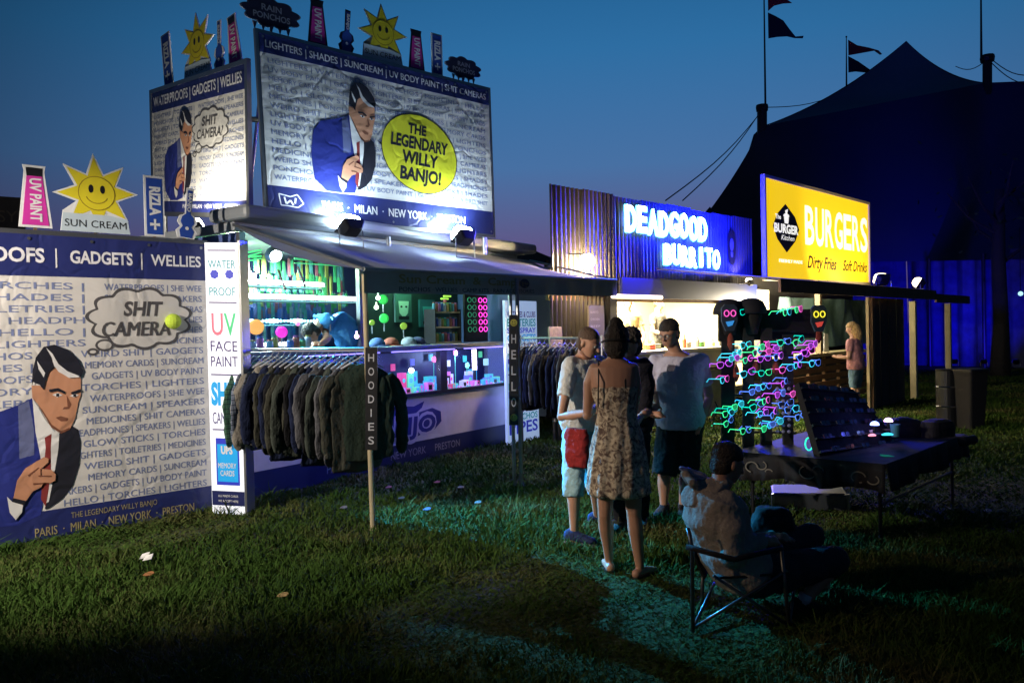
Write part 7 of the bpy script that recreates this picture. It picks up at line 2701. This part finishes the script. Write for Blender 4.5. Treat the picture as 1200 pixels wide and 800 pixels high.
for q in (FL_.lerp(BR_, .07), FR_.lerp(BL_, .08), BR_.lerp(FL_, .07), BL_.lerp(FR_, .07)):
    m = M(); m.tube([Vector((q.x, q.y, .56)), Vector((q.x, q.y, 0))], .014, 8); m.build('leg', DARKMET, tbl)
m = M(); q = FR_.lerp(BL_, .08); w = BR_.lerp(FL_, .07); m.tube([Vector((q.x, q.y, .28)), Vector((w.x, w.y, .28))], .010, 6); m.build('stretcher', DARKMET, tbl)
m = M()
SFt = Surf(FL_ - ZV * .2, FR_ - ZV * .2, FR_, FL_)
for cx, cy, r_, a0, a1 in ((.16, .10, .05, 0, 260), (.24, .12, .04, 180, 430), (.30, .07, .03, 20, 200), (.60, .10, .06, 120, 330), (.68, .12, .04, 0, 180), (.97, .10, .05, 10, 300), (1.07, .09, .04, 200, 420)):
    m.stroke(SFt, [(cx + r_ * math.cos(RAD(a)), cy + r_ * .8 * math.sin(RAD(a))) for a in np.linspace(a0, a1, 16)], .010, .034)
m.build('swirl_print', mat('swirl_print', (.16, .14, .11), .7), tbl, kind='stuff')

# upright glasses rack: three dark panels
NR = thing('glasses_stand', 'upright stand of dark panels hung with neon rimmed sunglasses', 'display stand', at(880, 540, 6.7))
Yr = 6.72
for i, (x0, x1, y0, y1) in enumerate(((846, 861, 384, 536), (871, 884, 384, 540), (892, 905, 384, 544), (918, 930, 392, 544))):
    m = M()
    S_ = Surf(at(x0, y1, Yr), at(x1, y1, Yr), at(x1, y0, Yr), at(x0, y0, Yr))
    m.prism(S_, [(0, 0), (S_.W, 0), (S_.W, S_.H), (0, S_.H)], -.03, 0)
    m.build('panel', BLACKC, NR)
for y in (386, 420, 462, 505, 540):
    m = M(); m.tube([at(846, y, Yr + .05), at(932, y + 2, Yr + .05)], .010, 6); m.build('cross_bar', DARKMET, NR)
m = M()
S_ = Surf(at(843, 400, Yr - .01), at(958, 396, Yr + .15), at(958, 362, Yr + .15), at(843, 364, Yr - .01))
m.prism(S_, [(0, 0), (S_.W, 0), (S_.W, S_.H), (0, S_.H)], -.03, 0)
m.build('header_panel', BLACKC, NR)

PALET = {'g': (.05, 1.0, .35), 'c': (.05, .75, 1.0), 'p': (.65, .10, 1.0), 'k': (1.0, .12, .65), 'b': (.10, .25, 1.0), 't': (.0, .75, .55)}
CN = {'g': 'green', 'c': 'cyan', 'p': 'purple', 'k': 'pink', 'b': 'blue', 't': 'teal'}
GLN = [(240, 110, 'tg'), (455, 115, 'gc'), (515, 100, 'gk'), (240, 285, 'cc'), (340, 290, 'gk'), (440, 270, 'tb'), (515, 265, 'gt'), (590, 285, 'pp'), (130, 385, 'pp'), (250, 360, 'gk'), (335, 355, 'pp'),
       (410, 345, 'bp'), (510, 390, 'cp'), (600, 380, 'cb'), (130, 465, 'ck'), (250, 430, 'cp'), (340, 430, 'tg'), (345, 500, 'cb'), (500, 530, 'kp'), (200, 600, 'gc'), (150, 640, 'gc'), (345, 575, 'gk'),
       (330, 640, 'cp'), (385, 640, 'bp'), (150, 685, 'gb'), (240, 730, 'gb'), (350, 712, 'gc'), (450, 590, 'bb'), (525, 655, 'bb'), (440, 480, 'pb'), (195, 330, 'cc'), (565, 320, 'pk'), (400, 690, 'bc'), (170, 620, 'tc'), (300, 320, 'gc'), (380, 310, 'kp'), (540, 340, 'bp'), (290, 520, 'bb'), (420, 540, 'pb'), (480, 620, 'bc'), (300, 600, 'tb'), (180, 355, 'cp'), (450, 410, 'kb')]


def neon_glasses(P, yaw, roll, c1, c2, label, s=.145):
    t = thing('neon_glasses', label, 'sunglasses', P, 'neon sunglasses on the stand')
    u_ = Vector((math.cos(yaw), math.sin(yaw), 0))
    w_ = Vector((-u_.y, u_.x, 0))
    up = (ZV * math.cos(roll) - u_ * math.sin(roll))
    u2 = (u_ * math.cos(roll) + ZV * math.sin(roll))
    g1_ = glow('rim_' + c1, tuple(x * 1.0 for x in PALET[c1]), 1.15)
    g2_ = glow('rim_' + c2, tuple(x * 1.0 for x in PALET[c2]), 1.15)
    fr = [(-.0, .05), (.10, .17), (.42, .20), (.50, .12), (.45, -.14), (.30, -.20), (.12, -.15), (.04, .0)]
    for sx, gm__ in ((-1, g1_), (1, g2_)):
        m = M()
        m.tube([P + u2 * (sx * (x + .04) * s) + up * (y * s) for x, y in fr + [fr[0]]], .0038, 5)
        o = m.build('rim', gm__, t)
        m = M()
        vs = [P + u2 * (sx * (x + .04) * s) + up * (y * s) for x, y in fr]
        m.add(vs, [tuple(range(8)) if sx > 0 else tuple(range(7, -1, -1))])
        cq = c1 if sx < 0 else c2
        lm = glow('lit_lens_' + cq, tuple(.35 * x for x in PALET[cq]), .8) if (int(P.x * 1000) % 3 == 0) else mat('dark_lens_' + cq, tuple(.02 + .10 * x for x in PALET[cq]), .15)
        o2 = m.build('lens', lm, t)
        so = o2.modifiers.new('thick', 'SOLIDIFY')
        so.thickness = .003
        m = M()
        q0 = P + u2 * (sx * .54 * s) + up * .13 * s
        m.tube([q0, q0 + w_ * .10 + u2 * sx * .01, q0 + w_ * .13 - up * .03], .0035, 5)
        m.build('temple', gm__, t)


rn_ = random.Random(9)
seen = {}
WHERE = lambda x, y: ('top' if y < 200 else 'upper' if y < 320 else 'middle' if y < 480 else 'lower' if y < 620 else 'bottom') + ' ' + ('left' if x < 270 else 'centre' if x < 430 else 'right')
for i, (cx, cy, cc) in enumerate(GLN):
    px, py = 820 + cx / 4.444, 340 + cy / 4.444
    P = at(px, py, Yr - .06 - .03 * (i % 3))
    key = '%s and %s neon sunglasses at the %s of the stand' % (CN[cc[0]], CN[cc[1]], WHERE(cx, cy)) if cc[0] != cc[1] else '%s neon sunglasses at the %s of the stand' % (CN[cc[0]], WHERE(cx, cy))
    if key in seen:
        key = key.replace(' neon sunglasses', ' rimmed sunglasses').replace(' of the stand', ' of the stand, again')
    seen[key] = 1
    neon_glasses(P, RAD(rn_.uniform(10, 50)), RAD(rn_.uniform(4, 24)), cc[0], cc[1], key, s=.118 + .02 * rn_.random())

# display heads wearing dark hats at the top, masks
for i, (px, py, lb) in enumerate(((854, 368, 'left dark display head with a round hat on the glasses stand'), (880, 367, 'right dark display head with a round hat on the glasses stand'))):
    P = at(px, py + 8, Yr + .02)
    t = thing('display_head', lb, 'display head', P)
    m = M(); m.loft([(P + ZV * z, a, b, Vector((1, 0, 0)), Vector((0, 1, 0))) for z, a, b in ((-.12, .05, .05), (-.05, .065, .075), (.02, .085, .095), (.07, .08, .09), (.10, .04, .05))], 18)
    m.build('head_form', BLACKC, t, smooth=True)
    m = M(); m.lathe(P + ZV * .055, [(.125, 0), (.132, .012), (.125, .05), (.10, .10), (.06, .125), (.01, .132)], 24); m.build('hat', mat('hat_felt_black', (.012, .012, .02), .8), t, smooth=True)


def mask(px, py, Yk, cols, label):
    P = at(px, py, Yk)
    t = thing('novelty_mask', label, 'mask', P)
    S_ = Surf(P + Vector((-.07, 0, -.11)), P + Vector((.07, .03, -.11)), P + Vector((.07, .03, .11)), P + Vector((-.07, 0, .11)))
    m = M(); m.prism(S_, [(.035, 0), (.105, 0), (.14, .08), (.14, .19), (.11, .22), (.03, .22), (0, .19), (0, .08)], -.02, 0)
    m.build('face_shell', mat('mask_grey_blue', (.06, .09, .13), .5), t)
    m = M()
    for ex in (.04, .10):
        m.tube([S_.p(ex + .022 * math.cos(a), .145 + .025 * math.sin(a), .006) for a in [2 * PI * k / 12 for k in range(13)]], .004, 5)
    m.build('eye_rims', glow('mk%d1' % px, cols[0], 1.3), t, kind='stuff')
    m = M(); m.poly(S_, [(.03, .075), (.11, .085), (.09, .045), (.05, .035)], .004); m.build('mouth', glow('mk%d2' % px, cols[1], .6), t)


mask(856, 372, Yr - .15, ((.9, .1, .5), (.05, .35, .9)), 'grey mask with pink eyes and blue mouth at the left of the stand top')
mask(961, 373, Yr - .1, ((1, .85, .05), (.8, .08, .06)), 'grey mask with yellow eyes and red mouth at the right of the stand top')
# feather tassels in rusty red
for i, (cx, cy, ln, lb) in enumerate(((160, 265, .16, 'rusty red feather tassel under the left mask'), (620, 235, .13, 'rusty red feather tassel under the right mask'), (190, 430, .15, 'dark red feather tassel left of the lower glasses'),
                                      (395, 405, .12, 'dark red feather tassel in the middle of the stand'), (290, 400, .1, 'short red feather tassel between the panels'))):
    P = at(820 + cx / 4.444, 340 + cy / 4.444, Yr - .03)
    m = M()
    m.loft([(P + ZV * z, a, a * .5, Vector((1, 0, 0)), Vector((0, 1, 0))) for z, a in ((ln / 2, .006), (ln * .2, .024), (-ln * .2, .028), (-ln / 2, .006))], 12)
    tag(m.build('feather_tassel', mat('rust_red', (.28, .05, .03), .8, bump=.6, bs=60), smooth=True), lb, 'tassel')
# pale beads hanging at the centre right
for i, (cx, lb) in enumerate(((405, 'left'), (435, 'middle'), (465, 'right'))):
    m = M()
    for k in range(9):
        m.ball(at(820 + cx / 4.444, 340 + (480 + 32 * k) / 4.444, Yr - .08), (.016, .008, .014), 8, 5)
    tag(m.build('bead_string', mat('pale_lilac_beads', (.30, .30, .45), .3), kind='thing'), lb + ' string of pale beads on the glasses stand', 'beads')

# sloping tray of sunglasses on the right of the table
STR = Surf(at(962, 538, 6.05), at(1060, 524, 6.9), at(1000, 456, 7.15), at(936, 448, 6.5))
ty = thing('sloping_tray', 'dark sloping tray of unlit sunglasses on the table', 'display tray', STR.c[0])
m = M(); m.prism(STR, [(0, 0), (STR.W, 0), (STR.W, STR.H), (0, STR.H)], -.05, 0); m.build('tray', BLACKC, ty)
for k in range(6):
    y = STR.H * (k + .5) / 6
    m = M(); m.prism(STR, [(0, y - .01), (STR.W, y - .01), (STR.W, y + .008), (0, y + .008)], .001, .02); m.build('ledge', DARKMET, ty)
SG_ = [mat('sg_%d' % i, c, .2) for i, c in enumerate(((.06, .06, .09), (.12, .03, .05), (.03, .05, .12), (.10, .10, .12)))]
for k in range(6):
    for j in range(5):
        if k == 5 and j > 3:
            continue
        c = STR.p(STR.W * (j + .55 + rn_.uniform(-.12, .12)) / 5.2, STR.H * (k + .5) / 6, .05)
        uu = (STR.c[1] - STR.c[0]).normalized()
        vv = (STR.c[3] - STR.c[0]).normalized()
        t = thing('sunglasses', 'unlit %s sunglasses in the %s row of the sloping tray' % (('grey', 'dark red', 'navy', 'silver grey')[(k + j) % 4], ('bottom', 'second lowest', 'third', 'fourth', 'second highest', 'top')[k]), 'sunglasses', c, 'unlit sunglasses on the sloping tray')
        for sx in (-1, 1):
            m = M(); m.loft([(c + uu * sx * .033 + STR.n * z, .028, .020, uu, vv) for z in (0, .004)], 10, e=2.6); m.build('lens', SG_[(k + j) % 4], t)
        m = M(); m.tube([c - uu * .062 + vv * .012, c + vv * .016, c + uu * .062 + vv * .012], .004, 5); m.build('brow_bar', SG_[(k + j + 1) % 4], t)
# lit things on the table
for i, (px, py, Yk, col, lb) in enumerate(((1025, 495, 6.55, (.25, .35, 1.0), 'left domed lamp glowing blue white on the table'), (1041, 491, 6.75, (.75, .45, 1.0), 'right domed lamp glowing violet white on the table'))):
    P = at(px, py, Yk)
    t = thing('domed_lamp', lb, 'lamp', P)
    m = M(); m.lathe(P - ZV * .02, [(.036, 0), (.035, .010), (.027, .022), (.014, .030), (.004, .032)], 18); m.build('dome', glow('dome%d' % i, col, 5), t, smooth=True)
    m = M(); m.lathe(P - ZV * .10, [(.05, 0), (.05, .01), (.012, .02), (.012, .078)], 14); m.build('base', DARKMET, t)
    lamp('POINT', P + ZV * .09 - Vector((0, .1, 0)), (.10, .12, 1.0), .6, .03, name='dome_light')
P = at(1049, 504, 6.5)
t = thing('cup', 'teal cup behind the left domed lamp', 'cup', P)
m = M(); m.lathe(P - ZV * .05, [(.03, 0), (.04, .1), (.036, .1), (.028, .02)], 16); m.build('cup_body', mat('cup_teal', (.10, .30, .32), .4), t)
for i, (px, py, Yk, L_, tilt, col, es, lb) in enumerate(((951, 487, 6.5, .075, -.35, (.08, .55, .05), .5, 'green oval flyer disc above the sloping tray'), (1022, 510, 6.4, .03, 0, (1, .35, .5), 1.5, 'small pink light bar below the left domed lamp'),
                                                       (1040, 509, 6.4, .045, 0, (.05, .6, .9), 2, 'small cyan light bar below the left domed lamp'), (1045, 536, 6.0, .09, -.25, (.02, .30, .22), .35, 'dark teal wand at the front corner of the table'),
                                                       (948, 520, 6.3, .05, 1.1, (.03, .8, .5), 1.3, 'green glowing ring below the glasses stand'), (977, 487, 9.5, .035, 0, (1, .55, .1), 3, 'small amber light glimpsed low under the burger counter'))):
    P = at(px, py, Yk)
    m = M()
    q = Vector((math.cos(tilt), 0, math.sin(tilt)))
    if i in (0,):
        m.loft([(P + Vector((0, z, 0)), L_, .034, q, Vector((-q.z, 0, q.x))) for z in (0, .01)], 18, e=2)
    elif i == 4:
        m.tube([P + Vector((.03 * math.cos(a), 0, .05 * math.sin(a))) for a in [2 * PI * k / 14 for k in range(15)]], .006, 6)
        m.tube([P + Vector((.03, 0, .04)), P + Vector((.035, 0, -.05))], .004, 5)
    else:
        m.tube([P - q * L_, P - q * L_ * .3 + ZV * .004, P + q * L_ * .3 + ZV * .004, P + q * L_], [.006, .011, .011, .006], 8)
    tag(m.build(('flyer_disc', 'light_bar', 'light_bar', 'wand', 'glow_ring', 'amber_light')[i], glow('tl%d' % i, col, es)), lb, ('disc', 'light', 'light', 'wand', 'ring', 'light')[i])
P = at(1098, 500, 7.0)
m = M()
m.loft([(P + ZV * z, a, b, Vector((.9, .4, 0)).normalized(), Vector((-.4, .9, 0)).normalized()) for z, a, b in ((-.12, .16, .09), (0, .16, .09), (.05, .13, .08), (.07, .06, .05))], 20, e=4)
tag(m.build('holdall', BLACKC), 'black holdall on the right end of the table', 'bag')
m = M()
q0 = at(1112, 518, 6.9)
m.tube([q0, at(1142, 515, 7.0)], [.045, .04], 14)
tag(m.build('rolled_mat', CLB, smooth=True), 'rolled black mat poking out past the right end of the table', 'mat')
m = M()
S_ = Surf(at(1060, 512, 7.0) - ZV * .0, at(1060, 512, 7.0) + Vector((.5, .3, 0)), at(1060, 512, 7.0) + Vector((.5, .3, .2)), at(1060, 512, 7.0) + ZV * .2)
P = at(1058, 500, 7.1)
m.loft([(P + ZV * z, a, b, Vector((1, 0, 0)), Vector((0, 1, 0))) for z, a, b in ((-.13, .20, .15), (0, .19, .14), (.06, .14, .10), (.09, .03, .03))], 20)
tag(m.build('cloth_heap', CLB, smooth=True), 'heap of dark cloth behind the domed lamps', 'cloth')
# metal case under the table
c = onz(950, 600)
bx = thing('flight_case', 'low silver metal case on the grass under the table', 'case', c)
m = M(); m.boxv(at(906, 606, 6.95) * 1.0, Vector((.62, -.10, 0)), Vector((.12, .42, 0)), ZV * .20); m.build('case_body', mat('brushed_case', (.20, .22, .26), .35, .8, var=.2), bx, bevel=.008)
P = at(906, 606, 6.95)
m = M(); m.boxv(P + ZV * .201 + Vector((.02, .02, 0)), Vector((.58, -.095, 0)), Vector((.11, .37, 0)), ZV * .012); m.build('lid', mat('case_lid', (.16, .17, .20), .6, .1), bx)
for q in (Vector((0, 0, 0)), Vector((.62, -.10, 0))):
    m = M(); m.boxv(P + q - Vector((.012, .012, 0)), Vector((.024, 0, 0)), Vector((0, .024, 0)), ZV * .21); m.build('corner_trim', STEEL, bx)
# wire curls beside the stand
for i, (px, y0, lb) in enumerate(((838, 470, 'left'), (846, 500, 'right'))):
    m = M()
    m.tube([at(px + 3 * math.sin(k * 1.3 + i), y0 + k * 7, Yr - .02 + .02 * math.cos(k)) for k in range(11)], .005, 5)
    tag(m.build('wire_garland', DARKMET), lb + ' dark wire garland hanging at the left of the glasses stand', 'garland')
